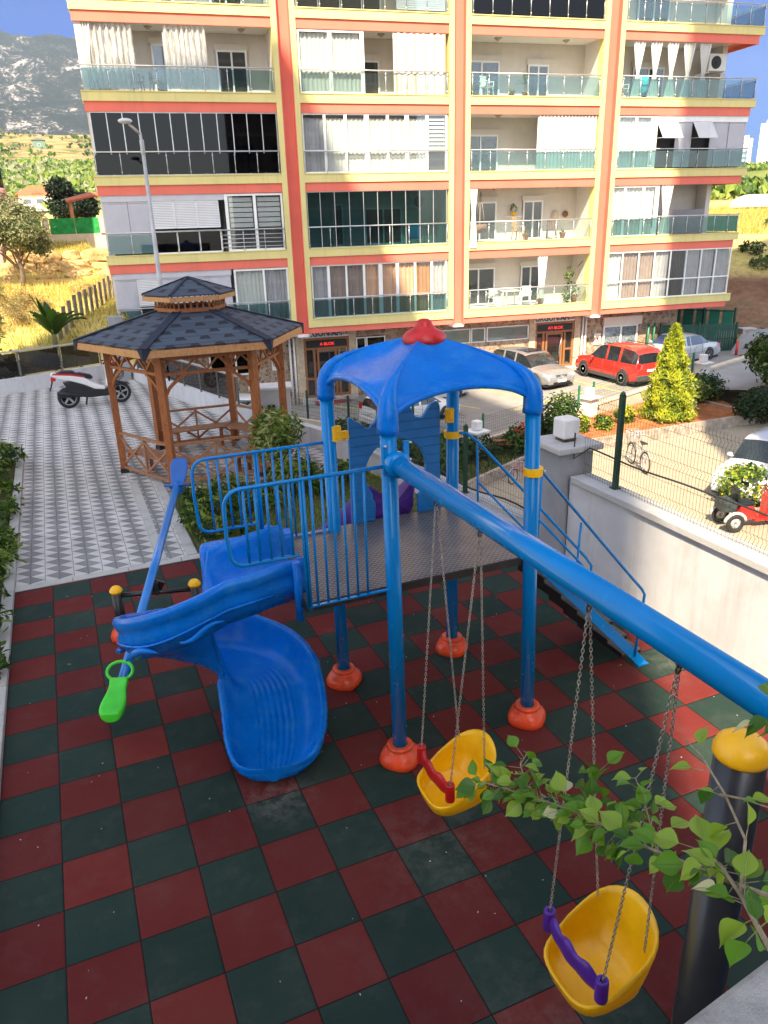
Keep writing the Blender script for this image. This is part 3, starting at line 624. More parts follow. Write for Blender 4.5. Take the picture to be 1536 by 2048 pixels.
# yellow bands and bolts
for (k,z) in (('BR',2.64),('RP',2.66)):
    b=posts[k][0] if k=='BR' else (4.835,-.515)
    mb=MB();mb.lathe([(.07,z-.04),(.088,z-.04),(.088,z+.035),(.07,z+.035)],(b[0]-.005,b[1],0),24,False);o=obj('band',mb,M_yellow,T,bevel=.005)
    mb=MB();mb.sphere((b[0]+.075,b[1]-.06,z),.013,8,5);obj('bolt',mb,M_alu,o)
# railings toward the spiral slide
def railing(y,z,x1,zb,name,far=False):
    r=.0155;zt=z
    pts=[(x1,y,zt),(2.75,y,zt),(2.22,y,zt)]
    for i in range(1,7):
        a=R(90*i/6);pts.append((2.22-.13*math.sin(a),y,zt-.13+.13*math.cos(a)))
    pts+=[(2.085,y,zt-.36),(2.10,y,zb+.1)]
    for i in range(1,6):
        a=R(90*i/5);pts.append((2.20-.1*math.cos(a),y,zb+.1-.1*math.sin(a)))
    pts+=[(2.64,y,zb)]
    mb=MB();mb.tube(pts,r,10)
    n=12
    for i in range(n):
        x=2.24+i*.088*1.0
        if x<2.64: mb.tube([(x,y,zb),(x,y,zt)],.011,8)
        elif x<x1-.03: mb.tube([(x,y,1.83),(x,y,zt)],.011,8)
    mb.tube([(2.705,y,1.80),(2.705,y,zt)],.014,8);mb.bar((2.70,y,1.835),(x1+.02,y,1.835),.03,.012)
    o=obj('guard_rail',mb,M_blue,T);return o
g1=railing(-.56,2.93,3.38,2.31,'f');g2=railing(.93,2.76,3.42,2.04,'b')
mb=MB()
for dx,dz in ((-.02,.13),(-.02,0),(-.02,-.05)):mb.sphere((3.39,-.59,2.97+dz),.013,8,5)
for dz in (.0,.14): mb.sphere((3.60,-.6,2.97+dz),.013,8,5)
mb2=MB();mb2.box((3.395,-.57,2.98),(.05,.03,.24));mb2.box((3.57,-.58,3.05),(.05,.03,.15));obj('bracket_plate',mb2,M_blue,T,bevel=.005);obj('bolt',mb,M_alu,T)
# swing beam and its end frame
mb=MB();mb.tube([(3.47,-.50,2.955),(3.49,-4.75,2.955)],.077,28);obj('swing_beam',mb,M_blue,T)
mb=MB();mb.lathe([(.10,-.05),(.105,-.03),(.105,.03),(.10,.05)],(3.47,-.64,2.955),24,mat=Matrix.Rotation(R(90),3,'X'));obj('beam_collar',mb,M_blue,T)
for sx in (-1,1):
    mb=MB();mb.tube([(3.49+sx*.03,-4.70,2.95),(3.49+sx*.75,-4.95,.05)],.05,16);obj('end_leg',mb,M_blue,T)
    mb=MB();mb.lathe([(.13,0),(.14,.03),(.11,.09),(.07,.13)],(3.49+sx*.75,-4.95,0),20);obj('post_boot',mb,M_orange,T)
# spiral slide
def spiral():
    path=[];ZP=[(0,1.70),(.15,1.46),(.33,1.16),(.5,.86),(.66,.66),(.83,.54),(1,.46)]
    cx,cy,r,ry=2.08,.52,.44,.42
    path.append((Vector((2.78,cy-ry,1.80)),Vector((-1,0,0))));path.append((Vector((2.5,cy-ry,1.77)),Vector((-1,0,0))));path.append((Vector((2.3,cy-ry,1.73)),Vector((-1,0,0))))
    n=44
    for i in range(n+1):
        f=i/n;a=R(-90-270*f);z=next((z0+(z1-z0)*(f-f0)/(f1-f0) for (f0,z0),(f1,z1) in zip(ZP,ZP[1:]) if f<=f1+1e-6),.46)
        p=Vector((cx+r*math.cos(a),cy+ry*math.sin(a),z));path.append((p,Vector((r*math.sin(a),-ry*math.cos(a),0)).normalized()))
    # exit heading -Y
    ex=[(2.66,.44,.44),(2.655,.32,.39),(2.64,.2,.34),(2.62,.08,.29),(2.59,-.03,.245),(2.555,-.14,.205),(2.52,-.23,.18),(2.49,-.31,.16),(2.465,-.37,.148),(2.45,-.42,.14),(2.44,-.455,.137),(2.436,-.475,.135)]
    ex=[(x-.14,y+.08 if y<.4 else y,z) for (x,y,z) in ex]
    for i,(x,y,z) in enumerate(ex):
        d=Vector((ex[min(i+1,11)][0]-ex[max(i-1,0)][0],ex[min(i+1,11)][1]-ex[max(i-1,0)][1],0)).normalized();path.append((Vector((x,y,z)),d))
    NP=len(path);rows=[]
    for i,(p,d) in enumerate(path):
        left=Vector((-d.y,d.x,0)) # left of travel = outside of the clockwise bend
        wl=.40;wr=.36;hl=.36;hr=.33
        e=i-(NP-12)
        bank=0
        if i>30:
            q=min(1,(i-30)/18);hl=.36-.10*q;hr=.33-.12*q;wl=.40+.045*q;wr=.36+.085*q
        if e>=0:
            q=e/11;hl=.26*(1-q)+.05*q;hr=.21*(1-q)+.05*q
            s=math.sqrt(max(.0,1-max(0,(e-1.5)/9.52)**2.2)) if e>1 else 1
            wl=.455*s+.004;wr=.455*s+.004
        if i<3: hl,hr=.34,.34
        prof=[]
        K=56
        for k in range(K+1):
            u=-1+2*k/K           # -1 right wall ... +1 left wall
            W=wl if u>0 else wr;Hh=hl if u>0 else hr
            au=abs(u);x_=W*(au if au<.72 else .72+(au-.72)*.85);
            h=0.03*au**2 if au<.5 else 0.0075+ (Hh)*((au-.5)/.5)**2.3
            if e>-6 and au<.45: h+=.011*math.cos(u*48)*max(0,min(1,(e+6)/6))*(1 if e<9 else .4)
            if e==11: h=hl+.03
            if e==10: h=max(h,.6*hl)
            prof.append((x_*(1 if u>0 else -1),h))
        xl=prof[-1][0];xr=prof[0][0]
        th=.05 if e<6 else .03
        lo=-.07 if e<6 else -.05
        out=[(xl+.02,hl+.035),(xl+.05,hl+.03),(xl+.072,hl-.01),(xl+.05,hl*.78),(xl+.026,hl*.66),(xl+.054,hl*.54),(xl+.024,hl*.28),(xl*.82,lo*.7),(xl*.4,lo),(0,lo-.01),(xr*.4,lo),(xr*.82,lo*.7),(xr-.03,hr*.2),(xr-.05,hr*.5),(xr-.035,hr*.6),(xr-.05,hr*.75),(xr-.065,hr-.01),(xr-.05,hr+.03),(xr-.02,hr+.035)]
        full=prof+out
        if e>=6: ss=max(.12,s); full=[(u*1.0 if kk<=K else (xl+(u-xl)*ss if kk<K+9 and u>0 else (xr+(u-xr)*ss if u<0 else u)),v_) for kk,(u,v_) in enumerate(full)]
        tot=[p+left*u+Vector((0,0,h)) for u,h in full];rows.append([tuple(v) for v in tot])
    mb=MB();mb.grid(rows,True,closev=True)
    for end in (0,-1):
        o_=len(mb.v);c=[sum(v[k] for v in rows[end])/len(rows[end]) for k in range(3)]
        n_=len(rows[end]);mb.add(rows[end],[tuple(range(n_))])
    s_=obj('spiral_slide',mb,M_bluepl,T,weld=True)
    # raised scroll mouldings on the outside of the upper wall
    mb=MB()
    def onwall(f,h,off=.052):
        idx=f*(NP-1);i=int(idx);q=idx-i;p=path[i][0].lerp(path[min(i+1,NP-1)][0],q);d=path[i][1].lerp(path[min(i+1,NP-1)][1],q).normalized();left=Vector((-d.y,d.x,0))
        return p+left*(.40*.958+off)+Vector((0,0,h))
    mb.tube([onwall(.02+.40*i/24,.13+.02*math.sin(i*.5)) for i in range(25)],.012,6)
    mb.tube([onwall(.06+.07*i/10,.07+.03*math.sin(i*.6)) for i in range(11)],[.008+.02*math.sin(PI*i/10) for i in range(11)],8)
    mb.tube([onwall(.17+.08*i/10,.03+.05*math.sin(i*.4)) for i in range(11)],[.008+.028*math.sin(PI*i/10) for i in range(11)],8)
    mb.tube([onwall(.27+.09*i/10,.09-.07*i/10) for i in range(11)],[.008+.024*math.sin(PI*i/10) for i in range(11)],8)
    obj('scroll_moulding',mb,M_bluepl,s_)
    # bolts plate at entry and inner wall bulge
    mb=MB();mb.bx(2.66,2.70,-.44,.62,1.60,2.17);
    [obj('slide_flange',MB().tube([(2.66,yy_,1.62),(2.66,yy_,2.16)],.035,8),M_bluepl,s_) for yy_ in (-.36,.53)]
    
spiral()
# the tall screen panel behind the slide entry
mb=MB()
pp=[(2.86,.62),(2.3,.62),(2.16,.60)]
rows=[]
for z,g in ((1.45,0),(1.5,.01),(2.02,.01),(2.055,-.005),(2.06,-.03)):
    row=[]
    for (x,y) in [(2.88,.66),(2.5,.66),(2.12,.66)]: row.append((x,y+g,z))
    for k in range(1,8):
        a=R(90+180*k/8);row.append((2.12+(.09+g)*math.cos(a),.57+(.09+g)*math.sin(a),z))
    for (x,y) in [(2.12,.48),(2.5,.48),(2.88,.48)]: row.append((x,y-g,z))
    rows.append(row)
mb.grid(rows,True,closev=True);mb.add(rows[-1],[tuple(range(len(rows[-1])))]);obj('slide_screen',mb,M_bluepl,T)
# purple slide behind the castle panel
def pslide():
    P=[(4.17,1.03,1.80),(4.17,1.3,1.74),(4.15,1.6,1.58),(4.10,1.95,1.34),(4.02,2.3,1.09),(3.90,2.7,.82),(3.76,3.1,.58),(3.62,3.5,.38),(3.5,3.85,.25),(3.42,4.15,.18),(3.36,4.45,.15)]
    rows=[]
    for i,p in enumerate(P):
        a=Vector(P[max(i-1,0)]);b=Vector(P[min(i+1,len(P)-1)]);d=(b-a);d.z=0;d.normalize();l=Vector((-d.y,d.x,0));p=Vector(p)
        q=i/(len(P)-1);h=.30-.12*q;W=.27
        if i<2: h=.42
        pr=[(-W-.05,h-.02),(-W-.03,h+.02),(-W,h),(-W+.03,h*.4),(-W+.08,.04),(-W*.4,0),(0,0),(W*.4,0),(W-.08,.04),(W-.03,h*.4),(W,h),(W+.03,h+.02),(W+.05,h-.02),(W+.03,.0),(W-.05,-.05),(0,-.06),(-W+.05,-.05),(-W-.03,0)]
        rows.append([tuple(p+l*u+Vector((0,0,v))) for u,v in pr])
    mb=MB();mb.grid(rows,True,closev=True);mb.add(rows[-1],[tuple(range(18))]);mb.add(rows[0],[tuple(range(18))]);obj('straight_slide',mb,M_purple,T,subsurf=1,weld=True)
pslide()
# stairs
for y in (-.2,.62):
    mb=MB();mb.bar((4.96,y,1.77),(6.62,y,.02),.012,.105);mb.box((6.62,y,.01),(.14,.08,.012));obj('stringer',mb,M_blue,T)
M_tread=pm('tread_rubber',(.10,.10,.10),.6,var=.3,vs=30,bump=.8,bs=120,dirt=(.22,.22,.21),ds=90)
for i in range(7):
    f=(i+.9)/7.6;x=4.96+(6.62-4.96)*f;z=1.80-1.78*f+.02
    mb=MB();mb.bx(x-.13,x+.13,-.19,.61,z-.02,z);o=obj('step_plate',mb,M_tread,T)
    mb=MB();mb.bx(x-.135,x-.128,-.19,.61,z-.06,z-.003);mb.bx(x+.128,x+.135,-.19,.61,z-.06,z-.003);obj('step_edge',mb,M_black,o)
# hand rails of the stairs
r=.0155
mb=MB();mb.tube([(4.87,-.44,2.66),(4.95,-.36,2.66),(5.08,-.28,2.56),(6.36,-.22,1.13),(6.50,-.21,.98),(6.55,-.21,.9),(6.50,-.21,.14)],r,10)
mb.tube([(5.0,-.30,2.15),(5.62,-.23,1.50),(6.52,-.21,.50)],.012,8);mb.tube([(5.62,-.23,1.92),(5.60,-.22,1.12)],.012,8);mb.tube([(5.10,-.27,2.5),(5.1,-.24,1.66)],.012,8)
obj('stair_handrail',mb,M_blue,T)
mb=MB();mb.tube([(4.86,.94,2.66),(4.93,.86,2.66),(5.02,.80,2.58),(6.42,.66,1.02),(6.50,.64,.9),(6.48,.64,.14)],r,10)
mb.tube([(5.02,.78,2.14),(6.46,.65,.55)],.012,8);mb.tube([(5.02,.80,2.56),(5.0,.72,1.72)],.013,8);mb.tube([(5.66,.73,1.86),(5.64,.66,1.10)],.012,8)
obj('stair_handrail',mb,M_blue,T)
# ---------------------------------------------------------------- swings
def chain(p0,p1,parent,pitch=.0235):
    p0=Vector(p0);p1=Vector(p1);L=(p1-p0).length;n=int(L/pitch);d=(p1-p0).normalized()
    a=Vector((1,0,0)) if abs(d.x)<.8 else Vector((0,1,0));e=d.cross(a).normalized();b=d.cross(e)
    mb=MB();rnd=random.Random(int(p1.x*1000+p1.y*777))
    tw=rnd.random()*3
    for i in range(n):
        c=p0+(p1-p0)*((i+.5)/n);an=(i%2)*PI/2+tw+i*.02;w_=e*math.cos(an)+b*math.sin(an)
        pts=[]
        for k in range(8):
            t=2*PI*k/8;pts.append(c+w_*(.0075*math.cos(t))+d*(.0165*math.sin(t)))
        mb.tube(pts,.0026,5,False,True)
    obj('chain',mb,M_steel,parent)
def swing(yc,bar_col,barm,label,group,dyt=.315,zb=.50,tilt=0):
    t=thing('swing',label,'swing',(3.46,yc,zb-.2),group=group)
    X=3.46;cy=yc
    # bucket seat
    nA=40;rows=[]
    def hz(a):   # rim height by angle, 0 = +X (back)
        c=.5+.5*math.cos(a);return .07+.38*c**1.5
    prof=[(0.0,0.0),(.45,.0),(.75,.03),(.93,.16),(1.0,.5),(1.04,.9),(1.07,1.0),(1.13,1.0),(1.15,.9),(1.10,.5),(1.03,.12),(.85,-.06),(.5,-.09),(0,-.09)]
    for (rr,hh) in prof:
        row=[]
        for k in range(nA):
            a=2*PI*k/nA;ca=math.cos(a);sa=math.sin(a)
            ex=3.6;q=(abs(ca)**ex+abs(sa)**ex)**(-1/ex)
            bx=.20 if ca>0 else .22;by=.232*(1-.10*max(0,-ca))
            H_=hz(a);z=hh*H_ if hh>0 else hh*.28
            lean=.10*max(0,ca)*max(0,hh)
            if rr<.01: row.append((X,cy,zb-.24+z))
            else: row.append((X+ca*q*bx*rr+lean+tilt*z,cy+sa*q*by*rr,zb-.24+z-(.03*max(0,-ca)*rr if hh<.2 else 0)))
        rows.append(row)
    mb=MB();mb.grid(rows,True,closev=True);s_=obj('seat',mb,M_yellow,t,weld=True)
    # safety bar along Y at the front
    mb=MB();zb_=zb+.02
    for sgn in (-1,1):
        mb.lathe([(.012,-.10),(.036,-.10),(.038,-.09),(.036,.04),(.034,.05),(.015,.05),(.013,.0)],(X-.15,cy+sgn*.245,zb_+.02),16)
    N_=19;rows=[]
    for i in range(N_):
        u=-1+2*i/(N_-1);bow=.045*(1-u*u);hw=.062+.010*math.cos(u*9.5)+.012*(1-u*u);th=.017+.003*math.cos(u*9.5)
        zc=zb_-.02+.030*(1-u*u)+.006*math.cos(u*9.5)
        rows.append([(X-.15-bow+th*math.cos(b)*1.1,cy+u*.225,zc+.02+hw*math.sin(b)) for b in [2*PI*k/10 for k in range(10)]])
    mb.grid(rows,True,closev=True);obj('safety_bar',mb,barm,t)
    # chains
    ya,yb=yc+dyt,yc-dyt;top=2.875
    for yy,sg in ((ya,1),(yb,-1)):
        chain((3.48,yy,top-.04),(X-.15,cy+sg*.245,zb_+.04),t);chain((3.49,yy,top-.04),(X+.17,cy+sg*.205,zb-.24+.33),t)
        mb=MB();mb.tube([(3.485,yy+.018*math.cos(a),top-.005+.022*math.sin(a)) for a in [2*PI*k/12 for k in range(12)]],.006,6,False,True);mb.tube([(3.485+.014*math.cos(a),yy,top-.04+.020*math.sin(a)) for a in [2*PI*k/12 for k in range(12)]],.005,6,False,True)
        mb.box((3.485,yy,top+.005),(.03,.05,.02));obj('shackle',mb,M_rust,t)
swing(-1.595,'red',M_red,'yellow bucket swing with red safety bar','bucket swings hanging from the beam',zb=.72)
swing(-3.36,'purple',M_purple2,'yellow bucket swing with purple safety bar, nearest the balcony','bucket swings hanging from the beam',dyt=.32,zb=.785)
# ---------------------------------------------------------------- seesaw
S=thing('seesaw','blue beam seesaw with one green seat and one blue seat, black pivot frame','seesaw',(1.76,2.9,0))
A=Vector((1.13,1.22,.34));B=Vector((2.40,4.86,1.30));d=(B-A).normalized()
mb=MB();
side=d.cross(Vector((0,0,1))).normalized();up=side.cross(d)
n=16;rows=[]
for f in (0,1):
    p=A.lerp(B,f);rows.append([tuple(p+side*(.055*math.cos(2*PI*k/n))+up*(.055*math.sin(2*PI*k/n))) for k in range(n)])
mb.tube([A,B],.052,18);obj('beam',mb,pm('seesaw_blue_paint',(.008,.19,.60),.35,var=.1,coat=.3),S)
for s_,(x,y) in enumerate(((1.30,3.0),(2.2,2.76))):
    mb=MB();mb.tube([(x,y,.03),(x,y,.66)],.062,18);obj('pivot_post',mb,M_black,S)
    mb=MB();mb.sphere((x,y,.67),.073,18,10,sz=.85);mb.lathe([(.074,.655),(.078,.66),(.078,.675),(.06,.69)],(x,y,0),18);obj('post_cap',mb,M_yellow,S)
    mb=MB();mb.lathe([(.12,0),(.15,.015),(.155,.06),(.13,.12),(.10,.15),(.095,.175),(.085,.185),(.06,.185)],(x,y,0),22);obj('post_boot',mb,M_orange,S)
mb=MB();mb.tube([(1.30,3.0,.60),(2.2,2.76,.60)],.030,14);obj('pivot_bar',mb,M_black,S)
mb=MB();mb.bar((1.72,2.90,.62),(1.80,2.86,.76),.16,.05,(0,1,0));mb.box((1.77,2.88,.68),(.05,.18,.16),-.2);obj('pivot_bracket',mb,M_black,S)
def seat(pos,dirv,mat,hm,name,tiltz,handle='loop'):
    # seat pan: rounded paddle, narrow toward the handle; local +x toward pivot
    q=Vector((dirv.x,dirv.y,0)).normalized();l=Vector((-q.y,q.x,0));rows=[]
    Ls=[(-.25,.07,.0),(-.235,.10,.0),(-.19,.125,0),(-.12,.132,-.004),(-.04,.120,-.012),(.04,.10,-.012),(.11,.088,-.004),(.17,.095,.015),(.19,.10,.03)]
    for x,wd,z in Ls:
        zz=z+x*tiltz
        rows.append([tuple(pos+q*x+l*(wd*u)+Vector((0,0,zz+h))) for u,h in [(-1,0),(-.96,.02),(-.8,.032),(0,.018),(.8,.032),(.96,.02),(1,0),(.95,-.04),(.7,-.075),(0,-.085),(-.7,-.075),(-.95,-.04)]])
    mb=MB();mb.grid(rows,True,closev=True);mb.add(rows[0],[tuple(range(12))]);mb.add(rows[-1],[tuple(range(12))]);st=obj('seat',mb,mat,S,subsurf=1,weld=True)
    h0=pos+q*.20+Vector((0,0,.03+.2*tiltz));mb=MB()
    if handle=='loop':
        pts=[h0+l*(.13*math.cos(a))+Vector((0,0,.04+.07*math.sin(a)))+q*(.05+.07*math.sin(a)) for a in [2*PI*k/20 for k in range(20)]]
        mb.tube(pts,.017,10,False,True)
    else:
        mb.tube([h0+l*.17+Vector((0,0,.05)),h0-l*.17+Vector((0,0,.05))],.02,10);mb.bar(h0-Vector((0,0,.08)),h0+Vector((0,0,.05)),.14,.05)
    obj('handle',mb,hm,st)
seat(A+Vector((-.03,-.10,.06)),Vector((d.x,d.y,0)),M_green,M_green,'near',.28)
M_bseat=pm('seat_blue_plastic',(.008,.10,.40),.4,var=.08)
# far blue seat: upright paddle back seen from behind with a cross bar in front
q=Vector((d.x,d.y,0)).normalized();pos=B+q*.10+Vector((0,0,.02))
seat(pos+Vector((0,0,.06)),-q,M_bseat,M_bseat,'far',-.75,'bar')
# ---------------------------------------------------------------- black post with yellow cap
t=thing('capped_post','thick black steel post topped by a yellow dome cap, beside the leafy branch','post',(3.05,-4.4,0))
mb=MB();mb.tube([(3.05,-4.40,0),(3.05,-4.40,3.06)],.085,32);obj('post_shaft',mb,pm('charcoal_post_paint',(.03,.033,.042),.32,metal=.3,var=.15,vs=4),t)
mb=MB();mb.lathe([(.088,3.04),(.093,3.05),(.093,3.062),(.084,3.088),(.06,3.110),(.03,3.120),(.001,3.122)],(3.05,-4.40,0),36);c=obj('dome_cap',mb,M_yellow2,t)
mb=MB();mb.sphere((3.13,-4.46,3.0),.008,8,5);obj('screw',mb,M_alu,c)
# ---------------------------------------------------------------- balcony ledge close to the camera
mb=MB();mb.box((2.7,-5.38,2.2),(5.6,.40,2.8),R(7))
ledge_m=pm('rough_ledge_plaster',(.44,.44,.45),.9,var=.18,vs=14,bump=.9,bs=160,dirt=(.28,.28,.28),ds=30)
tag(obj('balcony_ledge',mb,ledge_m,bevel=.03,bseg=3),'rough grey plaster balcony ledge in the near corner under the leafy branch','ledge')
# ---------------------------------------------------------------- apartment block (local frame: x along facade, y inward, z up)
BT=thing('apartment_building','five storey yellow and salmon apartment block with glass balconies behind the playground','building',(0,28.94156,0),-.127306,world=False)
Z0=[12.417-3*k for k in range(-1,4)]   # orange band tops for rows -1..3 ; index r+1
BAYS=[(3.50,10.955),(11.93,18.438),(19.412,25.743),(26.757,34.123)]
PIL=[(10.955,11.93),(18.438,19.412),(25.743,26.757)]
M_curt=pm('curtain_white',(.62,.61,.58),.9,var=.03);M_curtg=pm('curtain_grey',(.42,.40,.42),.9,var=.06);M_curtb=pm('curtain_brown',(.40,.19,.08),.9,var=.1);M_curto=pm('curtain_apricot',(.72,.42,.27),.9,var=.05);M_curtp=pm('curtain_taupe',(.33,.24,.21),.9,var=.1)
M_lace=None
M_gl=glassm('window_glass',(.93,.95,.95),.985);M_glt=glassm('teal_balcony_glass',(.60,.73,.74),.98);M_gld=glassm('dark_balcony_glass',(.07,.065,.09),.985,refl=.018);M_glb=glassm('blue_balcony_glass',(.12,.50,.72),.95);M_glteal=glassm('teal_folding_glass',(.36,.53,.55),.985,refl=.035);M_glc=glassm('clear_balcony_glass',(.82,.88,.88),.975)
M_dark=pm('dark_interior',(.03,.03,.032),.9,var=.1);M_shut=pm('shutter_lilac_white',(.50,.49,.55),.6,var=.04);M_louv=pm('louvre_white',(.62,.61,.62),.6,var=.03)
def lace_mat():
    m,nt,b,o=newmat('lace_curtain');P=geo(nt);mp=N(nt,'ShaderNodeMapping');mp.inputs['Scale'].default_value=(14,14,1.6);nt.links.new(P,mp.inputs[0])
    n=noise_(nt,mp.outputs[0],1.6,4,.7);t=N(nt,'ShaderNodeBsdfTransparent');mx=N(nt,'ShaderNodeMixShader');b.inputs['Base Color'].default_value=(.62,.61,.60,1);b.inputs['Roughness'].default_value=.95
    nt.links.new(ramp(nt,n,[(.42,(.25,.25,.25)),(.60,(.85,.85,.85))]),mx.inputs[0]);nt.links.new(t.outputs[0],mx.inputs[1]);nt.links.new(b.outputs[0],mx.inputs[2]);nt.links.new(mx.outputs[0],o.inputs[0]);return m
M_lace=lace_mat()
def stripe_mat():
    m,nt,b,o=newmat('striped_awning_cloth');v=coords(nt,'Object');s=N(nt,'ShaderNodeSeparateXYZ');nt.links.new(v,s.inputs[0])
    f=math_(nt,'FRACT',math_(nt,'DIVIDE',s.outputs[0],.42));c=ramp(nt,f,[(.0,(.85,.80,.74)),(.30,(.85,.80,.74)),(.34,(.76,.34,.18)),(.46,(.80,.45,.28)),(.50,(.85,.78,.70)),(.80,(.85,.80,.74)),(.84,(.78,.50,.34)),(.92,(.85,.80,.74))])
    nt.links.new(c,b.inputs['Base Color']);b.inputs['Roughness'].default_value=.9;return m
M_stripe=stripe_mat()
M_kneon=None
# body
mb=MB();mb.bx(3.6,32.9,1.7,1.95,.42,18.6);mb.bx(3.6,32.6,6,14,-.0,18.3);mb.bx(3.6,3.85,.15,1.7,.42,18.0);mb.bx(3.6,3.85,1.95,6,.42,18.3);mb.bx(32.62,32.88,.9,1.7,.42,18.0);mb.bx(32.6,32.88,1.95,6,.42,18.3)
obj('main_wall',mb,M_cream,BT)
mb=MB()
for z in Z0: [mb.bx(max(a,3.62),min(b,32.8),.16,1.69,z-.30,z+.30) for a,b in BAYS]
[mb.bx(max(a,3.62),min(b,32.8),.16,1.69,.14,.72) for a,b in BAYS];mb.bx(3.6,33,.1,14,15.5,18.2)
obj('floor_slab',mb,M_ceil,BT)
for r,z in enumerate(Z0):
    for i,(a,b) in enumerate(BAYS):
        x0=a-.0 if i else 3.5;x1=b+(.0 if i<3 else 0)
        mb=MB();mb.bx(x0,x1,0,.15,z,z+.36)
        if i==3: mb.bx(34.0,34.123,.15,2.6,z,z+.36);mb.bx(32.9,34.0,.15,2.6,z+.1,z+.34)
        if i==0: mb.bx(3.5,3.6,.15,1.8,z,z+.36)
        mb.bx(x0-.0,x1+.0,-.03,.0,z+.325,z+.36)
        obj('yellow_band',mb,M_yband,BT)
        mb=MB();mb.bx(x0+(.0 if i else .05),x1-(.0 if i<3 else .22),.06,.15,z-.36,z)
        if i==3: mb.bx(33.8,33.9,.15,2.5,z-.36,z);mb.bx(32.9,33.8,.15,2.5,z-.2,z+.1)
        obj('salmon_band',mb,M_oband,BT)
# lowest bands
for i,(a,b) in enumerate(BAYS):
    mb=MB();mb.bx(a,b,0,.15,.40,.78);mb.bx(a,b,-.03,0,.745,.78)
    if i==3: mb.bx(34.0,34.123,.15,2.6,.4,.78);mb.bx(32.9,34.0,.15,2.6,.5,.76)
    obj('yellow_band',mb,M_yband,BT)
    mb=MB();mb.bx(a,b-(.0 if i<3 else .22),.06,1.6,.13,.40)
    if i==3: mb.bx(33.8,33.9,.15,2.5,.13,.40)
    obj('salmon_band',mb,M_oband,BT)
for a,b in PIL:
    mb=MB();mb.bx(a,a+.22,-.004,.5,.395,18.2);mb.bx(b-.22,b,-.004,.5,.395,18.2);obj('yellow_pilaster',mb,M_yband,BT)
    mb=MB();mb.bx(a+.22,b-.22,.26,.5,.10,18.2);mb.bx(a+.22,a+.25,.004,.26,.10,18.2);mb.bx(b-.25,b-.22,.004,.26,.10,18.2);mb.bx(a,a+.22,.06,.5,.13,.395);mb.bx(b-.22,b,.06,.5,.13,.395);obj('salmon_pilaster',mb,M_oband,BT)
    mb=MB();mb.bx(a+.1,b-.1,.2,.5,.02,.10);mb.box(((a+b)/2,.1,.02),(.5,.2,.05));obj('pilaster_foot',mb,M_white,BT)
    mb=MB();mb.bx(a,b,.5,1.7,.42,18.0);obj('party_wall',mb,M_cream,BT)
# ---- elements
def railing_(r,x0,x1,glass,np=None,posts=None,bars=False,y=.03,wrap=False,gend=None):
    z=Z0[r+1]-3+.36 ;
    t=MB();t.tube([(x0,y,z+.86),(x1,y,z+.86)],.028,8)
    if np:
        posts=[x0+.05+(x1-x0-.1)*i/np for i in range(np+1)]
    for x in posts: t.tube([(x,y,z),(x,y,z+.85)],.016,6);t.sphere((x,y-.02,z+.72),.035,6,4);t.sphere((x,y-.02,z+.12),.035,6,4)
    if bars:
        for q in (.18,.34,.5,.66): t.tube([(bars[0],y,z+q),(bars[1],y,z+q)],.014,6)
    if wrap:
        t.tube([(x1,y,z+.86),(x1,2.5,z+.86)],.028,8)
        for q in (.9,1.7,2.45): t.tube([(x1,q,z),(x1,q,z+.85)],.016,6)
    o=obj('balcony_railing',t,M_alu,BT)
    if glass:
        g=MB();xx=gend or (x1 if not bars else bars[0]);g.bx(x0+.02,xx-.02,y+.012,y+.02,z+.05,z+.78);obj('glass_panel',g,glass,o)
        if wrap: g=MB();g.bx(x1-.01,x1,y+.1,2.45,z+.05,z+.80);obj('glass_panel',g,M_glb,o)
    return z
def curtain(x0,x1,z0,z1,y,mat,folds=None,amp=.05,parent=None,tie=None,pinch=None,seed=0):
    rnd=random.Random(int(x0*100+z0*7)+seed);W=x1-x0;folds=folds or max(3,int(W/.17));nx=folds*6;nz=14;rows=[]
    ph=[rnd.random()*6 for _ in range(4)]
    for j in range(nz+1):
        v=j/nz;z=z0+(z1-z0)*v;row=[]
        for i in range(nx+1):
            u=i/nx;x=x0+W*u
            if pinch is not None:
                pv,pw=pinch; k=1-(1-pw)*max(0,1-abs(v-pv)/(1-pv if v>pv else pv+.001))**1.2; x=(x0+x1)/2+(x-(x0+x1)/2)*k
            yy=y+amp*math.sin(u*folds*2*PI+.6*math.sin(ph[0]+u*9)+.25*math.sin(v*4+ph[1]))*(.75+.25*math.sin(ph[2]+u*13))
            zz=z+ (-.04*abs(math.sin(u*folds*PI)) if (j==nz) else 0)
            row.append((x,yy,zz))
        rows.append(row)
    mb=MB();mb.grid(rows,True);return obj('curtain',mb,mat,parent or BT)
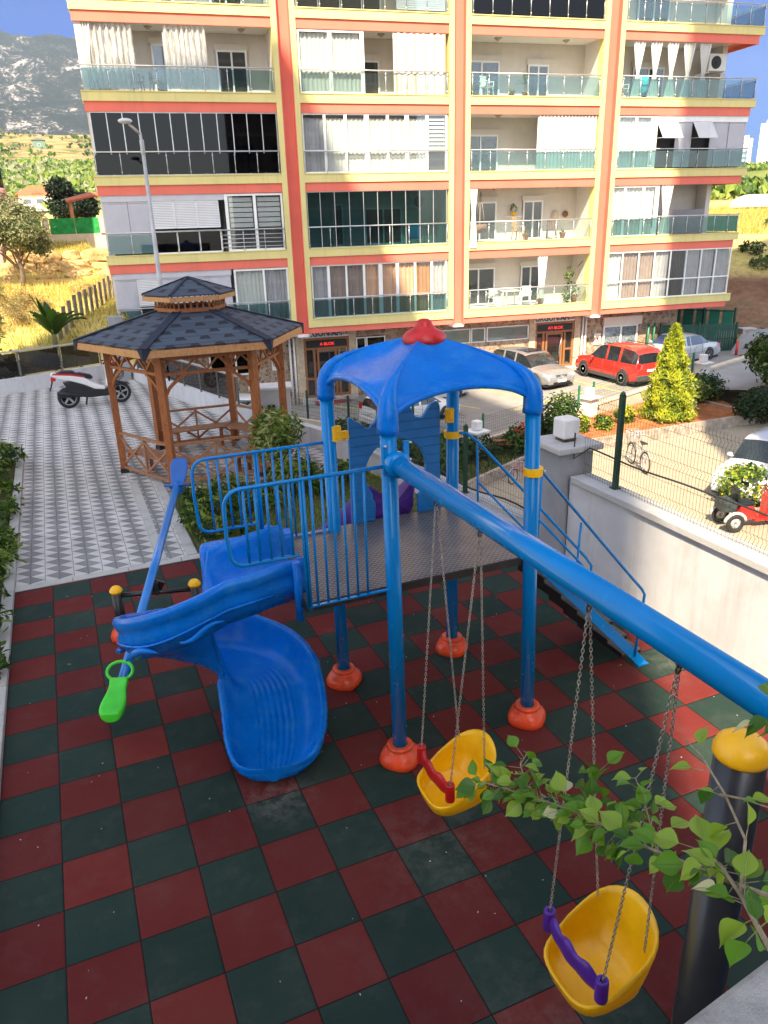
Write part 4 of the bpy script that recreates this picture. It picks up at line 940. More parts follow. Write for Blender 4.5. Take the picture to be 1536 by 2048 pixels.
def window(divs,z0,z1,y,cur=None,fr=None,fw=.05,glass=None,mid=None,curs=None,name='window',zc=None,fwide=None):
    """framed window strip; divs: x of mullions; cur/curs: curtain material per pane"""
    fr=fr or M_white;mb=MB();X0=divs[0];X1=divs[-1]
    mb.bx(X0,X1,y-.03,y+.03,z1-fw,z1);mb.bx(X0,X1,y-.03,y+.03,z0,z0+fw)
    for k,x in enumerate(divs):
        w_=(fwide[k] if fwide else fw);a=x-w_/2;b=x+w_/2
        if k==0:a,b=x,x+w_
        if k==len(divs)-1:a,b=x-w_,x
        mb.bx(a,b,y-.033,y+.033,z0+fw,z1-fw)
    if mid: mb.bx(X0+fw,X1-fw,y-.026,y+.026,mid-fw/2,mid+fw/2)
    o=obj(name,mb,fr,BT)
    for k in range(len(divs)-1):
        g=MB();g.bx(divs[k]+fw/2,divs[k+1]-fw/2,y-.004,y+.004,z0+fw/2,z1-fw/2);obj('pane',g,glass or M_gl,o)
        cm=(curs[k] if curs else cur)
        if cm: curtain(divs[k]+.02,divs[k+1]-.02,z0+.02,(zc or z1)-.03,y+.13,cm,amp=.035,parent=o,seed=k)
    return o
def slats(x0,x1,z0,z1,y,mat,name='shutter',pitch=.065,frame=True,back=True,gap=0,tilt=0):
    mb=MB();n=int((z1-z0)/pitch)
    for i in range(n):
        z=z0+i*pitch;mb.bx(x0+.04,x1-.04,y,y+.02,z+gap,z+pitch*.82)
    if back: mb.bx(x0+.04,x1-.04,y+.02,y+.03,z0,z1)
    if frame: mb.bx(x0,x0+.04,y-.01,y+.04,z0,z1);mb.bx(x1-.04,x1,y-.01,y+.04,z0,z1);mb.bx(x0,x1,y-.012,y+.042,z1,z1+.05)
    return obj(name,mb,mat,BT)
def awn(x0,x1,z0,z1,y,ang,mat,bars=True):
    """top hinged slatted panel swung outwards"""
    L=(z1-z0);rows=MB();n=int(L/.065);c=math.cos(R(ang));s=math.sin(R(ang))
    for i in range(n):
        a=i*.065;b=a+.055
        rows.add([(x0,y-a*s,z1-a*c),(x1,y-a*s,z1-a*c),(x1,y-b*s,z1-b*c),(x0,y-b*s,z1-b*c),(x0,y-a*s+.015,z1-a*c),(x1,y-a*s+.015,z1-a*c),(x1,y-b*s+.015,z1-b*c),(x0,y-b*s+.015,z1-b*c)],[(0,3,2,1),(4,5,6,7),(0,1,5,4),(2,3,7,6),(1,2,6,5),(3,0,4,7)])
    rows.bx(x0+.01,x1-.01,y,y+.01,z1-.01,z1+.04)
    for x in (x0,x1): rows.bar((x,y,z1),(x,y-L*s,z1-L*c),.035,.04)
    rows.bar((x0,y-L*s,z1-L*c),(x1,y-L*s,z1-L*c),.04,.035);rows.tube([(x0,y+.05,z1-L*.75),(x0,y-L*s,z1-L*c)],.01,5);rows.tube([(x1,y+.05,z1-L*.75),(x1,y-L*s,z1-L*c)],.01,5)
    return obj('awning_shutter',rows,mat,BT)
def lamp(x,r): 
    z=Z0[r+1]-.31;mb=MB();mb.lathe([(.001,-.10),(.05,-.095),(.09,-.06),(.13,-.02),(.17,-.01),(.17,.0)],(x,.85,z),16);return obj('ceiling_lamp',mb,pm('lamp_bronze_glass',(.32,.27,.2),.4,var=.1),BT)
def zf(r): return Z0[r+1]-3+.36
def zt(r): return Z0[r+1]-.36
def backdoor(x0,x1,r,cur=None,h=1.95,dark=True,two=True,shut=True,z0=None):
    z=zf(r) if z0 is None else z0;divs=[x0,(x0+x1)/2,x1] if two else [x0,x1]
    o=window(divs,z,z+h,1.62,cur=cur,fw=.07,glass=M_gl,name='balcony_door')
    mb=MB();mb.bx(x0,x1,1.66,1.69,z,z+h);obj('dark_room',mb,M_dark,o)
    if shut: mb=MB();mb.bx(x0-.06,x1+.06,1.58,1.69,z+h,z+h+.22);obj('roller_box',mb,M_cream,o)
    return o
# row -1 (top edge of the picture)
railing_(-1,3.6,10.9,M_glt,np=8);railing_(-1,12.0,18.4,M_glc,np=7);railing_(-1,19.45,25.7,M_gld,np=7);railing_(-1,26.8,34.07,M_glt,np=9,wrap=True)
window([12.0,12.9,13.8,14.7,15.5],zf(-1),zt(-1),.14,glass=M_gld,fw=.04,fr=M_alu);window([19.45+.9*i for i in range(8)],zf(-1),zt(-1),.14,glass=M_gld,fw=.035,fr=M_alu)
for x0,x1 in ((6.3,7.4),(8.8,10.1),(28.3,30.0)): backdoor(x0,x1,-1)
slats(16.2,18.3,zf(-1)+.1,zt(-1),.2,M_shut,pitch=.08)
# row 0
r=0;railing_(r,3.6,10.9,M_glt,posts=[3.62,4.58,5.49,6.37,7.27,8.17,9.08,9.98,10.88])
curtain(3.75,5.65,zf(r)+.05,zt(r),.22,M_lace,folds=9,amp=.07);curtain(6.75,8.38,zf(r)+.12,zt(r),.22,M_lace,folds=8,amp=.07)
curtain(3.72,4.15,zf(r)+.05,zt(r),.18,M_curt,folds=4,amp=.05,pinch=(.42,.35));backdoor(6.3,6.85,r,two=False,h=1.9);backdoor(8.85,10.1,r,h=1.75,cur=M_curtg)
lamp(6.28,r);lamp(9.87,r)
railing_(r,12.0,18.4,M_glc,posts=[13.28,15.61,16.53,17.45,18.35])
o=window([11.98,13.30,14.73],zf(r)+.0,zt(r)-.02,.12,cur=M_curt,fw=.07,mid=zf(r)+.87,fwide=[.07,.16,.16]);curtain(15.98,18.28,zf(r)+.02,zt(r),.10,M_stripe,folds=8,amp=.03)
backdoor(14.8,15.8,r,two=False,cur=M_curtg,h=1.5);lamp(15.7,r)
railing_(r,19.45,25.7,M_glt,posts=[19.5,20.27,21.2,22.12,23.01,23.87,24.74,25.65]);backdoor(19.7,21.45,r,cur=M_curt,h=1.6);backdoor(22.85,23.9,r,h=1.5);lamp(21.0,r);lamp(24.3,r)
railing_(r,26.8,34.07,M_glt,posts=[26.85,27.75,28.7,29.6,30.5,31.4,32.3,33.2,34.0],wrap=True)
for a in (27.62,28.5,29.37,30.25,31.1): curtain(a-.32,a+.32,zf(r)+.02,zt(r),.16,M_curt,folds=4,amp=.05,pinch=(.42,.22))
backdoor(28.3,30.0,r,h=1.5);backdoor(26.85,27.2,r,two=False,h=1.5);lamp(27.1,r);lamp(30.9,r)
mb=MB();mb.bx(31.66,32.6,.55,.95,11.0,11.72);ac=obj('air_conditioner',mb,pm('ac_white',(.62,.60,.56),.5,var=.05),BT,bevel=.02)
mb=MB();mb.lathe([(.27,0),(.27,.02),(.22,.03),(.05,.03),(.05,.05),(.001,.05)],(32.05,.55,11.36),24,mat=Matrix.Rotation(R(90),3,'X'));obj('fan_grille',mb,M_dark,ac)
[obj('bracket',MB().bx(xx_,xx_+.05,.6,1.6,10.93,10.99),M_white,ac) for xx_ in (31.7,32.5)]
# row 1
r=1
dv=[3.68,4.29,4.88,5.48,6.09,6.69,7.29,7.90,8.51,9.12,9.71,10.31,10.93];window(dv,zf(r),zt(r),.14,fr=M_alu,fw=.035,glass=M_gld);mb=MB();mb.bx(3.7,10.9,.3,.32,zf(r),zt(r));obj('dark_blind',mb,pm('dark_blind_cloth',(.045,.042,.055),.9,var=.25,vs=1.5),BT)
railing_(r,3.6,10.93,M_gld,posts=[3.65,4.6,5.49,6.37,7.27,8.19,9.08,10.0,10.88])
dv=[11.97,12.92,13.82,14.74,15.67,16.53,17.44,18.38];window(dv,zf(r),zt(r)-.0,.14,fw=.06,mid=zf(r)+.86,curs=[M_curtg,M_curt,M_curt,M_curt,M_curt,M_curt,None],fwide=[.06,.10,.12,.2,.12,.18,.14,.08],zc=zt(r)-.12)
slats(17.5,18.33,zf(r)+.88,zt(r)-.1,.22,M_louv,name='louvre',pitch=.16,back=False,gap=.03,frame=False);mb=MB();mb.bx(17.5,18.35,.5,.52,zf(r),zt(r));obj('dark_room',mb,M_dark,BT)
railing_(r,11.97,18.4,None,posts=[12.0,12.92,13.83,14.74,15.65,16.55,17.45,18.36])
railing_(r,19.45,25.7,M_glt,posts=[19.5,20.4,21.3,22.2,23.1,24.0,24.9,25.65]);backdoor(19.7,21.45,r,cur=M_curtg,h=1.62);curtain(22.72,25.68,zf(r)+.02,zt(r)-.0,.14,M_curt,folds=17,amp=.04);lamp(21.1,r)
railing_(r,26.8,34.05,M_glt,posts=[26.85,27.7,28.6,29.5,30.35,31.2,32.1,33.0,33.95])
window([26.8,27.75,28.62,28.9],zf(r),zt(r)-.02,.14,curs=[M_curt,M_curt,None],fw=.06,mid=zf(r)+.86,fwide=[.06,.12,.18,.25])
mb=MB();mb.bx(28.9,33.9,.12,.2,zt(r)-.26,zt(r));obj('shutter_box',mb,M_white,BT);mb=MB();mb.bx(28.95,33.85,.45,.47,zf(r),zt(r));obj('dark_room',mb,M_dark,BT)
awn(28.9,29.95,zf(r)+1.1,zt(r)-.27,.12,38,M_louv);awn(30.85,31.85,zf(r)+1.1,zt(r)-.27,.12,38,M_louv)
slats(29.95,30.82,zf(r)+.06,zt(r)-.3,.16,M_shut);slats(31.88,32.85,zf(r)+.06,zt(r)-.3,.16,M_shut);slats(32.9,33.85,zf(r)+.06,zt(r)-.3,.16,M_shut)
# row 2
r=2
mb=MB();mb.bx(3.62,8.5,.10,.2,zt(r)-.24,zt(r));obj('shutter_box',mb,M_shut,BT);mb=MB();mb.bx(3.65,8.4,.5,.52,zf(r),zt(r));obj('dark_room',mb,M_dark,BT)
slats(3.66,4.6,zf(r)+.05,zt(r)-.3,.14,M_shut);slats(4.62,5.5,zf(r)+.05,zt(r)-.3,.14,M_shut)
for i in range(3): awn(5.52+.91*i,6.40+.91*i,zf(r)+.98,zt(r)-.26,.12,9,M_louv)
window([5.52,6.44,7.34,8.25],zf(r),zf(r)+.9,.14,fw=.05,glass=M_gld)
window([8.5,9.74,10.93],zf(r),zt(r)-.02,.12,fw=.08,fwide=[.12,.12,.08])
for i,(a,b) in enumerate(((8.65,9.68),(9.82,10.85))):
    slats(a,b,zf(r)+.95,zt(r)-.1,.2,pm('zebra_blind',(.50,.50,.49),.8,var=.05),name='zebra_blind',pitch=.2,frame=False,back=False)
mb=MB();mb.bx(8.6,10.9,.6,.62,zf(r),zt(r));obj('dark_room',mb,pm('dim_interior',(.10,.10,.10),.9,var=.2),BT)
railing_(r,3.62,10.95,M_glt,posts=[3.66,4.6,5.5,6.42,7.33,8.25,9.15,10.05,10.9],bars=(8.27,10.92),gend=5.45)
dv=[11.98,12.56,13.2,13.85,14.49,15.13,15.78,16.42,17.08,17.72,18.36];window(dv,zf(r),zt(r),.14,fr=M_alu,fw=.03,glass=M_glteal)
railing_(r,11.95,18.4,None,posts=[11.99,12.92,13.83,14.72,15.63,16.53,17.45,18.36]);backdoor(13.4,13.9,r,two=False,h=1.8);backdoor(14.9,16.7,r,h=1.6,cur=M_curtg)
mb=MB();mb.bx(17.0,17.7,.9,1.3,5.3,5.9);a2=obj('air_conditioner',mb,MC['ac_white'],BT,bevel=.02);mb=MB();mb.lathe([(.24,0),(.24,.02),(.05,.03),(.001,.03)],(17.3,.9,5.6),20,mat=Matrix.Rotation(R(90),3,'X'));obj('fan_grille',mb,M_dark,a2)
railing_(r,19.45,25.7,M_glc,posts=[19.5,20.4,21.24,22.1,22.92,23.83,24.75,25.66]);backdoor(19.72,21.45,r,h=1.75);backdoor(22.85,23.9,r,h=1.75,cur=M_curtg);lamp(21.0,r);lamp(24.2,r)
curtain(19.4,19.78,zf(r)-.25,zt(r)+.0,-.06,M_curt,folds=4,amp=.04,pinch=(.6,.45))
railing_(r,26.8,34.05,M_glt,posts=[26.85,27.7,28.55,29.4,30.2,31.0,31.8,32.6,33.4,33.98],wrap=True)
window([26.76,27.45,28.46,29.15,29.33],zf(r),zt(r)-.02,.14,curs=[M_curt,M_curt,M_curt,None],fw=.06,mid=zf(r)+.86,fwide=[.06,.12,.12,.06,.12]);curtain(29.42,30.1,zf(r)-.02,zt(r),.10,M_curt,folds=5,amp=.06,pinch=(.45,.4));lamp(30.6,r)
mb=MB();mb.bx(30.2,32.6,.9,.95,zf(r),zf(r)+1.15);obj('dark_sideboard',mb,pm('grey_panel',(.25,.22,.24),.8,var=.1),BT)
# row 3
r=3
mb=MB();mb.bx(3.68,8.5,.10,.2,zt(r)-.24,zt(r));obj('shutter_box',mb,M_shut,BT)
slats(3.7,4.55,zf(r)+.05,zt(r)-.3,.14,M_shut);awn(4.58,5.5,zf(r)+.95,zt(r)-.26,.12,7,M_louv);mb=MB();mb.bx(4.6,5.5,.4,.42,zf(r),zt(r)-.3);obj('dark_room',mb,M_dark,BT)
slats(5.52,6.5,zf(r)+.05,zt(r)-.3,.14,M_shut);slats(6.52,7.5,zf(r)+.05,zt(r)-.3,.14,M_shut);slats(7.52,8.45,zf(r)+.05,zt(r)-.3,.14,M_shut)
window([8.6,9.88,10.95],zf(r),zt(r)-.02,.12,fw=.08,curs=[M_curt,M_curtg]);railing_(r,3.65,10.95,M_glt,posts=[3.7,4.6,5.5,6.4,7.3,8.2,9.1,10.0,10.9])
dv=[11.98,12.76,13.58,14.4,15.17,15.97,16.82,17.63,18.38];window(dv,zf(r),zt(r),.14,fw=.06,curs=[M_curtg,M_curtp,M_curtp,M_curto,M_curto,M_curto,M_curtb,M_curtg],fwide=[.06,.12,.08,.1,.18,.14,.1,.1,.1],mid=zf(r)+.84)
railing_(r,11.97,18.4,M_glt,posts=[12.0,12.94,13.84,14.73,15.63,16.54,17.43,18.35])
railing_(r,19.45,25.7,M_glc,posts=[19.5,20.32,21.2,22.1,23.0,23.9,24.8,25.65]);backdoor(19.7,21.45,r,h=1.75,cur=M_curtg);backdoor(22.85,23.9,r,h=1.75,cur=M_curtp)
curtain(23.0,23.5,zf(r)+.3,zt(r),.12,M_curt,folds=4,amp=.05,pinch=(.15,.4))
dv=[26.7,27.58,28.5,29.4,30.32,31.24,32.12,32.98,33.9];window(dv,zf(r),zt(r),.10,fw=.055,curs=[M_curt,M_curtp,M_curtp,M_curtg,M_dark,M_curtg,M_curtg,M_curtg],mid=zf(r)+.88)
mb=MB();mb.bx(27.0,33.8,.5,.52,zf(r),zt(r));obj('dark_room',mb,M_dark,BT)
mb=MB();mb.bx(33.86,33.92,.13,2.4,zf(r),zf(r)+.06);mb.bx(33.86,33.92,.13,2.4,zt(r)-.06,zt(r));mb.bx(33.86,33.92,2.3,2.4,zf(r)+.06,zt(r)-.06);obj('window',mb,M_white,BT)
# ---- ground floor (recessed 1.2)
mb=MB();mb.bx(5,11.55,1.2,1.5,-4.6,.13);mb.bx(13.85,23.5,1.2,1.5,-4.6,.13);mb.bx(25.8,31.9,1.2,1.5,-4.6,.13);mb.bx(31.6,31.9,1.5,13,-4.6,.13);mb.bx(5,5.3,1.5,13,-4.6,.13);mb.bx(11.55,13.85,1.2,1.5,-.06,.13);mb.bx(23.5,25.8,1.2,1.5,-.03,.13)
obj('stone_clad_wall',mb,M_cobble,BT)
M_trav=pm('travertine_pilaster',(.52,.42,.30),.8,var=.15,vs=6)
for a,b in ((11.22,11.6),(13.8,14.15),(23.2,23.55),(25.76,26.1)):
    mb=MB();mb.bx(a,b,1.12,1.22,-4.4,.12);
    for z in (-.85,-2.1): mb.bx(a-.03,b+.03,1.08,1.22,z,z+.05)
    obj('travertine_pilaster',mb,M_trav,BT)
M_dwood=wood_mat('door_wood',(.33,.14,.05),(.20,.075,.03))
def entrance(x0,x1,z0,led,sign,cz):
    D=MB();ztop=-.34
    D.bx(x0,x1,1.16,1.26,ztop,ztop+.10)
    for a in (x0,x0+.42,x0+.60,x1-.72,x1-.55,x1-.10): D.bx(a,a+.10,1.16,1.26,z0,ztop if a in(x0,x1-.10) else ztop-.42)
    D.bx(x0+.1,x1-.1,1.17,1.25,ztop-.44,ztop-.34);D.bx(x0+.1,x0+.42,1.17,1.25,z0+.85,z0+.95);D.bx(x1-.45,x1-.1,1.17,1.25,z0+.85,z0+.95);D.bx(x0+.1,x1-.1,1.17,1.25,z0,z0+.12)
    D.bx(x0+.7,x1-.72,1.18,1.24,ztop-.54,ztop-.44)
    o=obj('entrance_door',D,M_dwood,BT)
    g=MB();g.bx(x0+.08,x1-.08,1.20,1.21,z0+.1,ztop-.02);obj('pane',g,M_gl,o)
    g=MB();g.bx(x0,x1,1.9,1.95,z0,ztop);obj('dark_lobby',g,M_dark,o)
    g=MB();g.bx(x0+.12,x1-.12,1.14,1.18,ztop-.33,ztop-.02);obj('display_board',g,M_black,o)
    vs,fs=text_mb(led,.19,.004,.003);g=MB();c=(x0+x1)/2+.02
    g.add([(c+v[0]*1.05,1.13-v[2],ztop-.25+v[1]) for v in vs],fs);
    m,nt,b,oo=newmat('red_led');b.inputs['Base Color'].default_value=(.8,.02,.02,1);b.inputs['Emission Color'].default_value=(1,.03,.02,1);b.inputs['Emission Strength'].default_value=.4
    obj('led_text',g,m,o)
    g=MB();g.tube([(x1-.80,1.10,z0+.5),(x1-.84,1.06,z0+1.0),(x1-.74,1.04,z0+1.5)],.018,6);obj('door_handle',g,M_alu,o)
    s=MB();s.bx(x0-.12,x1-.02,1.08,1.15,-.22,.125);sg=obj('name_sign',s,pm('sign_white',(.72,.70,.66),.6,var=.04),BT)
    vs,fs=text_mb(sign[0],.40,.004,.012,'LEFT');g=MB();g.add([(x0-.08+v[0]*.92,1.07-v[2],-.155+v[1]) for v in vs if True],fs);obj('sign_lettering',g,pm('sign_blue_letters',(.02,.10,.18),.5,var=.05),sg)
    vs,fs=text_mb(sign[1],.20,.004,.006,'LEFT');g=MB();g.add([(x0+1.18+v[0]*.80,1.07-v[2],-.125+v[1]) for v in vs],fs);obj('sign_lettering',g,MC['sign_blue_letters'],sg)
    st=MB();st.bx(x0-.3,x1+.3,.7,1.2,z0-.3,z0);obj('door_step',st,M_kerb,BT)
entrance(11.62,13.80,-3.05,'A BLOK',('\u00dcRG\u00dcN AP.','S\u0130TES\u0130 NO:30'),0)
entrance(23.56,25.74,-2.55,'A/1 BLOK',('\u00dcRG\u00dcN AP.','S\u0130TES\u0130 NO:30'),0)
# low windows, window, no parking sign, pipes
for x0,x1,cm,gm in ((14.15,14.62,None,M_gld),(14.66,15.6,None,M_gld),(18.2,20.0,None,M_gl),(20.05,20.8,M_curtb,M_gl),(20.88,23.18,None,M_gl)):
    z=-1.0;o=window([x0,x1],z,-.34 if x0<18 else -.28,1.17,fw=.05,glass=gm,cur=cm);g=MB();g.bx(x0,x1,1.193,1.198,z,-.3);obj('frosted_backing',g,pm('frosted_grey',(.24,.26,.25),.6,var=.05) if gm is M_gl else M_dark,o)
g=MB();g.bx(27.40,29.65,1.02,1.2,-.62,-.18);obj('roller_box',g,M_cream,BT)
o=window([27.45,28.5,29.5],-2.15,-.62,1.15,fw=.08,glass=M_gl,curs=[None,M_curtp],mid=None);g=MB();g.bx(27.5,29.45,1.192,1.197,-2.1,-.65);obj('lace_blind',g,pm('grey_lace',(.30,.32,.36),.8,var=.5,vs=12),o)
g=MB();g.bx(26.95,27.32,1.14,1.19,-1.55,-.98);np_=obj('no_parking_sign',g,MC['sign_white'],BT);g=MB();c=Vector((27.13,1.13,-1.27))
g.tube([(c.x+.12*math.cos(a),c.y,c.z+.12*math.sin(a)) for a in [2*PI*k/20 for k in range(20)]],.012,5,False,True);g.bar((c.x-.085,c.y,c.z+.085),(c.x+.085,c.y,c.z-.085),.02,.02);obj('no_parking_ring',g,M_red,np_)
g=MB();g.bx(c.x-.03,c.x-.01,1.12,1.14,c.z-.08,c.z+.08);g.bx(c.x-.01,c.x+.05,1.12,1.14,c.z+.0,c.z+.08);obj('no_parking_letter',g,M_black,np_)
g=MB();g.bx(10.05,10.45,1.14,1.19,-1.6,-1.0);n2=obj('no_parking_sign',g,MC['sign_white'],BT);g=MB();c=Vector((10.25,1.13,-1.3));g.tube([(c.x+.13*math.cos(a),c.y,c.z+.13*math.sin(a)) for a in [2*PI*k/20 for k in range(20)]],.014,5,False,True);g.bar((c.x-.09,c.y,c.z+.09),(c.x+.09,c.y,c.z-.09),.02,.02);obj('no_parking_ring',g,M_black,n2)
for x in (10.93,11.13,26.2,26.38):
    g=MB();g.tube([(x,1.08,.1),(x,1.08,-3.6)],.05,10);obj('drain_pipe',g,M_white,BT)
o=window([7.2,8.4,9.3],-1.7,-.35,1.16,fw=.08,glass=M_gld);g=MB();g.bx(7.2,9.3,1.193,1.198,-1.7,-.35);obj('dark_room',g,M_dark,o)
for x in (6.35,30.0,30.35):
    g=MB();g.tube([(x,.9,-.6 if x>20 else -.9),(x,.9,-2.6 if x>20 else -3.4)],.06,8);obj('green_pipe_guard',g,M_gpost2,BT)
g=MB();g.bx(11.9,13.6,.1,.7,-3.24,-3.2);g.bx(11.3,12.0,-.25,.1,-3.26,-3.235);
# balcony furniture and plants, each a thing of its own
def L2W(x,y,z=0):
    c=math.cos(-.127306);s=math.sin(-.127306);return Vector((x*c-y*s,28.94156+x*s+y*c,z))
mb=MB();a=L2W(12.75,.55,-3.12);mb.box((a.x,a.y,-3.165),(1.7,.8,.03),-.127);tag(obj('door_mat',mb,pm('red_carpet',(.28,.03,.04),.9,var=.1)),'dark red carpet on the ground outside the A block entrance','mat')
def spiky(name,label,loc,n,L,mats,w_=.035,pot=True,droop=.5,stem=.3,group=None,cat='plant'):
    t=thing(name,label,cat,loc,group=group);rnd=random.Random(int(loc[0]*91+loc[1]*17));mb=MB()
    for i in range(n):
        az=rnd.uniform(0,2*PI);el=R(rnd.uniform(15,85));l=L*rnd.uniform(.65,1);d=Vector((math.cos(az)*math.cos(el),math.sin(az)*math.cos(el),math.sin(el)));s=Vector((-d.y,d.x,0)).normalized()
        p=Vector((0,0,stem));prev=None;segs=5;vs=[]
        for k in range(segs+1):
            f=k/segs;ww=w_*(1-f)**.6*(.5+1.2*f if f<.4 else 1);q=p+d*l*f-Vector((0,0,droop*l*f*f*math.cos(el)))
            vs+=[tuple(Vector(loc)+q-s*ww),tuple(Vector(loc)+q+s*ww)]
        mb.add(vs,[(2*k,2*k+1,2*k+3,2*k+2) for k in range(segs)],True,rnd.randrange(len(mats)))
    obj('foliage',mb,mats,t)
    if stem>.05: mb=MB();mb.tube([loc,(loc[0],loc[1],loc[2]+stem+.05)],.035,8);obj('trunk',mb,pm('trunk_brown',(.16,.11,.07),.9,var=.3,vs=20),t)
    if pot: mb=MB();mb.lathe([(.10,0),(.15,.24),(.17,.25),(.17,.28),(.14,.28),(.13,.2)],loc,14);obj('pot',mb,pm('terracotta',(.42,.17,.09),.8,var=.1),t)
    return t
LF=[leafm('leaf_mid',(.07,.16,.02)),leafm('leaf_bright',(.17,.27,.035)),leafm('leaf_dark',(.025,.07,.015))]
def leafcard(mb,c,nrm,up,L,W,mi,fold=.25):
    n=nrm;s=n.cross(up)
    if s.length<1e-3: s=Vector((1,0,0))
    s.normalize();u=s.cross(n).normalized()
    mb.add([c,c+u*L*.5+s*W*.5+n*W*fold,c+u*L,c+u*L*.5-s*W*.5+n*W*fold,c+u*L*.45-n*W*.05],[(0,1,4),(1,2,4),(2,3,4),(3,0,4)],False,mi)
def blob(mb,c,rx,ry,rz,n,L,W,rnd,nm=3,clump=.35,inner=.5,lobes=9):
    c=Vector(c);lb=[(Vector((rnd.gauss(0,1),rnd.gauss(0,1),rnd.gauss(0,1))).normalized(),rnd.uniform(.75,1.12)) for _ in range(lobes)]
    tone=[rnd.randrange(nm) for _ in lb]
    for i in range(n):
        k=rnd.randrange(lobes);d0,rr=lb[k]
        d=(d0+Vector((rnd.gauss(0,clump),rnd.gauss(0,clump),rnd.gauss(0,clump)))).normalized();q=rr*rnd.uniform(inner,1)**.6
        p=c+Vector((d.x*rx*q,d.y*ry*q,d.z*rz*q));nn=(d+Vector((rnd.gauss(0,.6),rnd.gauss(0,.6),rnd.gauss(.3,.5)))).normalized();up=Vector((rnd.gauss(0,1),rnd.gauss(0,1),rnd.gauss(-.2,.6))).normalized()
        s=rnd.uniform(.7,1.25);leafcard(mb,p,nn,up,L*s,W*s,tone[k] if rnd.random()<.65 else rnd.randrange(nm))
z=zf(0);a=L2W(22.35,.8,z);spiky('balcony_palm','tall spiky yucca palm in a pot on the third balcony of the upper row','' and a or tuple(a),34,.75,LF,.03,True,.35,.55)
a=L2W(21.6,.6,z);spiky('balcony_palm','short yellow-green spiky plant left of the tall yucca on the upper balcony',tuple(a),24,.5,[LF[1]],.03,True,.5,.1)
z=zf(3);a=L2W(23.35,.55,z);spiky('balcony_plant','bushy green pot plant behind the white curtain on the lowest balcony',tuple(a),30,.6,LF,.05,True,.4,.2)
a=L2W(25.3,.6,z);t=thing('balcony_plant','climbing pot plant with sprawling bare stems at the right end of the lowest balcony','plant',tuple(a));mb=MB();rnd=random.Random(3)
blob(mb,(a.x-.2,a.y,a.z+.5),.5,.4,.5,260,.12,.07,rnd);blob(mb,(a.x-.35,a.y,a.z+1.35),.35,.2,.35,90,.12,.07,rnd);obj('foliage',mb,LF,t)
mb=MB();mb.tube([(a.x-.1,a.y,a.z),(a.x-.3,a.y,a.z+.9),(a.x-.4,a.y,a.z+1.4),(a.x+.2,a.y,a.z+1.7),(a.x+.4,a.y,a.z+1.9)],.02,6);obj('stem',mb,MC['trunk_brown'],t);mb=MB();mb.lathe([(.12,0),(.17,.3),(.15,.3)],tuple(a),12);obj('pot',mb,MC['terracotta'],t)
def chair(loc,rz,mat,label,back=.8,group=None,name='balcony_chair'):
    t=thing(name,label,'chair',loc,rz,group=group,world=False)
    mb=MB();mb.bx(-.22,.22,-.22,.22,.40,.44);obj('seat',mb,mat,t,bevel=.02)
    mb=MB()
    for k in range(5): mb.bx(-.2+.085*k,-.145+.085*k,.20,.225,.44,back)
    mb.bx(-.22,.22,.195,.235,back,back+.06);obj('backrest',mb,mat,t)
    for sx in(-1,1):
        for sy in(-1,1): mb=MB();mb.bar((sx*.19,sy*.19,.41),(sx*.23,sy*.23,0),.04,.04);obj('leg',mb,mat,t)
        mb=MB();mb.bar((sx*.24,-.2,.62),(sx*.24,.22,.62),.04,.03);mb.bar((sx*.24,-.2,.62),(sx*.23,-.2,.42),.035,.03);obj('armrest',mb,mat,t)
    return t
wm=pm('garden_chair_white',(.75,.75,.73),.5,var=.03)
a=L2W(20.4,.6,zf(0));chair(tuple(a),.4,wm,'white plastic chair at the left of the upper yucca balcony')
a=L2W(20.9,.55,zf(3));chair(tuple(a),2.6,wm,'white plastic armchair left of the table on the lowest balcony',group='white chairs on the lowest balcony')
a=L2W(22.7,.6,zf(3));chair(tuple(a),-.6,wm,'white plastic armchair beside the white curtain on the lowest balcony',group='white chairs on the lowest balcony')
a=L2W(22.15,.6,zf(2));chair(tuple(a),.5,pm('rocking_chair_wood',(.50,.32,.17),.6,var=.1),'wooden slatted rocking chair on the open balcony with the hanging chair',back=.95,name='rocking_chair')
a=L2W(24.0,.8,zf(2));chair(tuple(a),-.5,pm('rattan_brown',(.14,.08,.06),.7,var=.2),'dark brown rattan chair on the open balcony right of the rocking chair')
a=L2W(23.4,.8,zf(3)) ;a=L2W(21.9,.7,zf(3));t=thing('balcony_table','white plastic table between chairs on the lowest balcony','table',tuple(a));mb=MB();mb.box((a.x,a.y,a.z+.68),(.9,.6,.04),-.127);obj('table_top',mb,wm,t,bevel=.02)
for sx in(-1,1):
    for sy in(-1,1): mb=MB();mb.bar((a.x+sx*.36,a.y+sy*.22,a.z+.67),(a.x+sx*.4,a.y+sy*.25,a.z),.04,.04);obj('leg',mb,wm,t)
a=L2W(20.2,.6,zf(2));t=thing('hanging_chair','macrame hanging chair suspended from the balcony ceiling','hanging chair',tuple(a));mb=MB();top=(a.x,a.y,a.z+2.2)
for k in range(6): an=k*PI/3;mb.tube([top,(a.x+.26*math.cos(an),a.y+.2*math.sin(an),a.z+.75)],.012,5)
obj('ropes',mb,pm('rope_grey',(.34,.30,.27),.9,var=.2),t);mb=MB();mb.lathe([(.001,.35),(.2,.38),(.3,.5),(.31,.74),(.27,.76)],tuple(a),14);obj('seat',mb,pm('brown_weave',(.22,.12,.08),.9,var=.3),t)
a=L2W(24.6,.8,zf(2));spiky('balcony_plant','leafy pot plant at the right of the open balcony with the rattan chair',tuple(a),26,.5,LF,.05,True,.5,.1)
a=L2W(22.55,.6,zf(2));spiky('balcony_plant','small pot plant right beside the wooden rocking chair',tuple(a),18,.35,LF,.04,True,.5,.1)
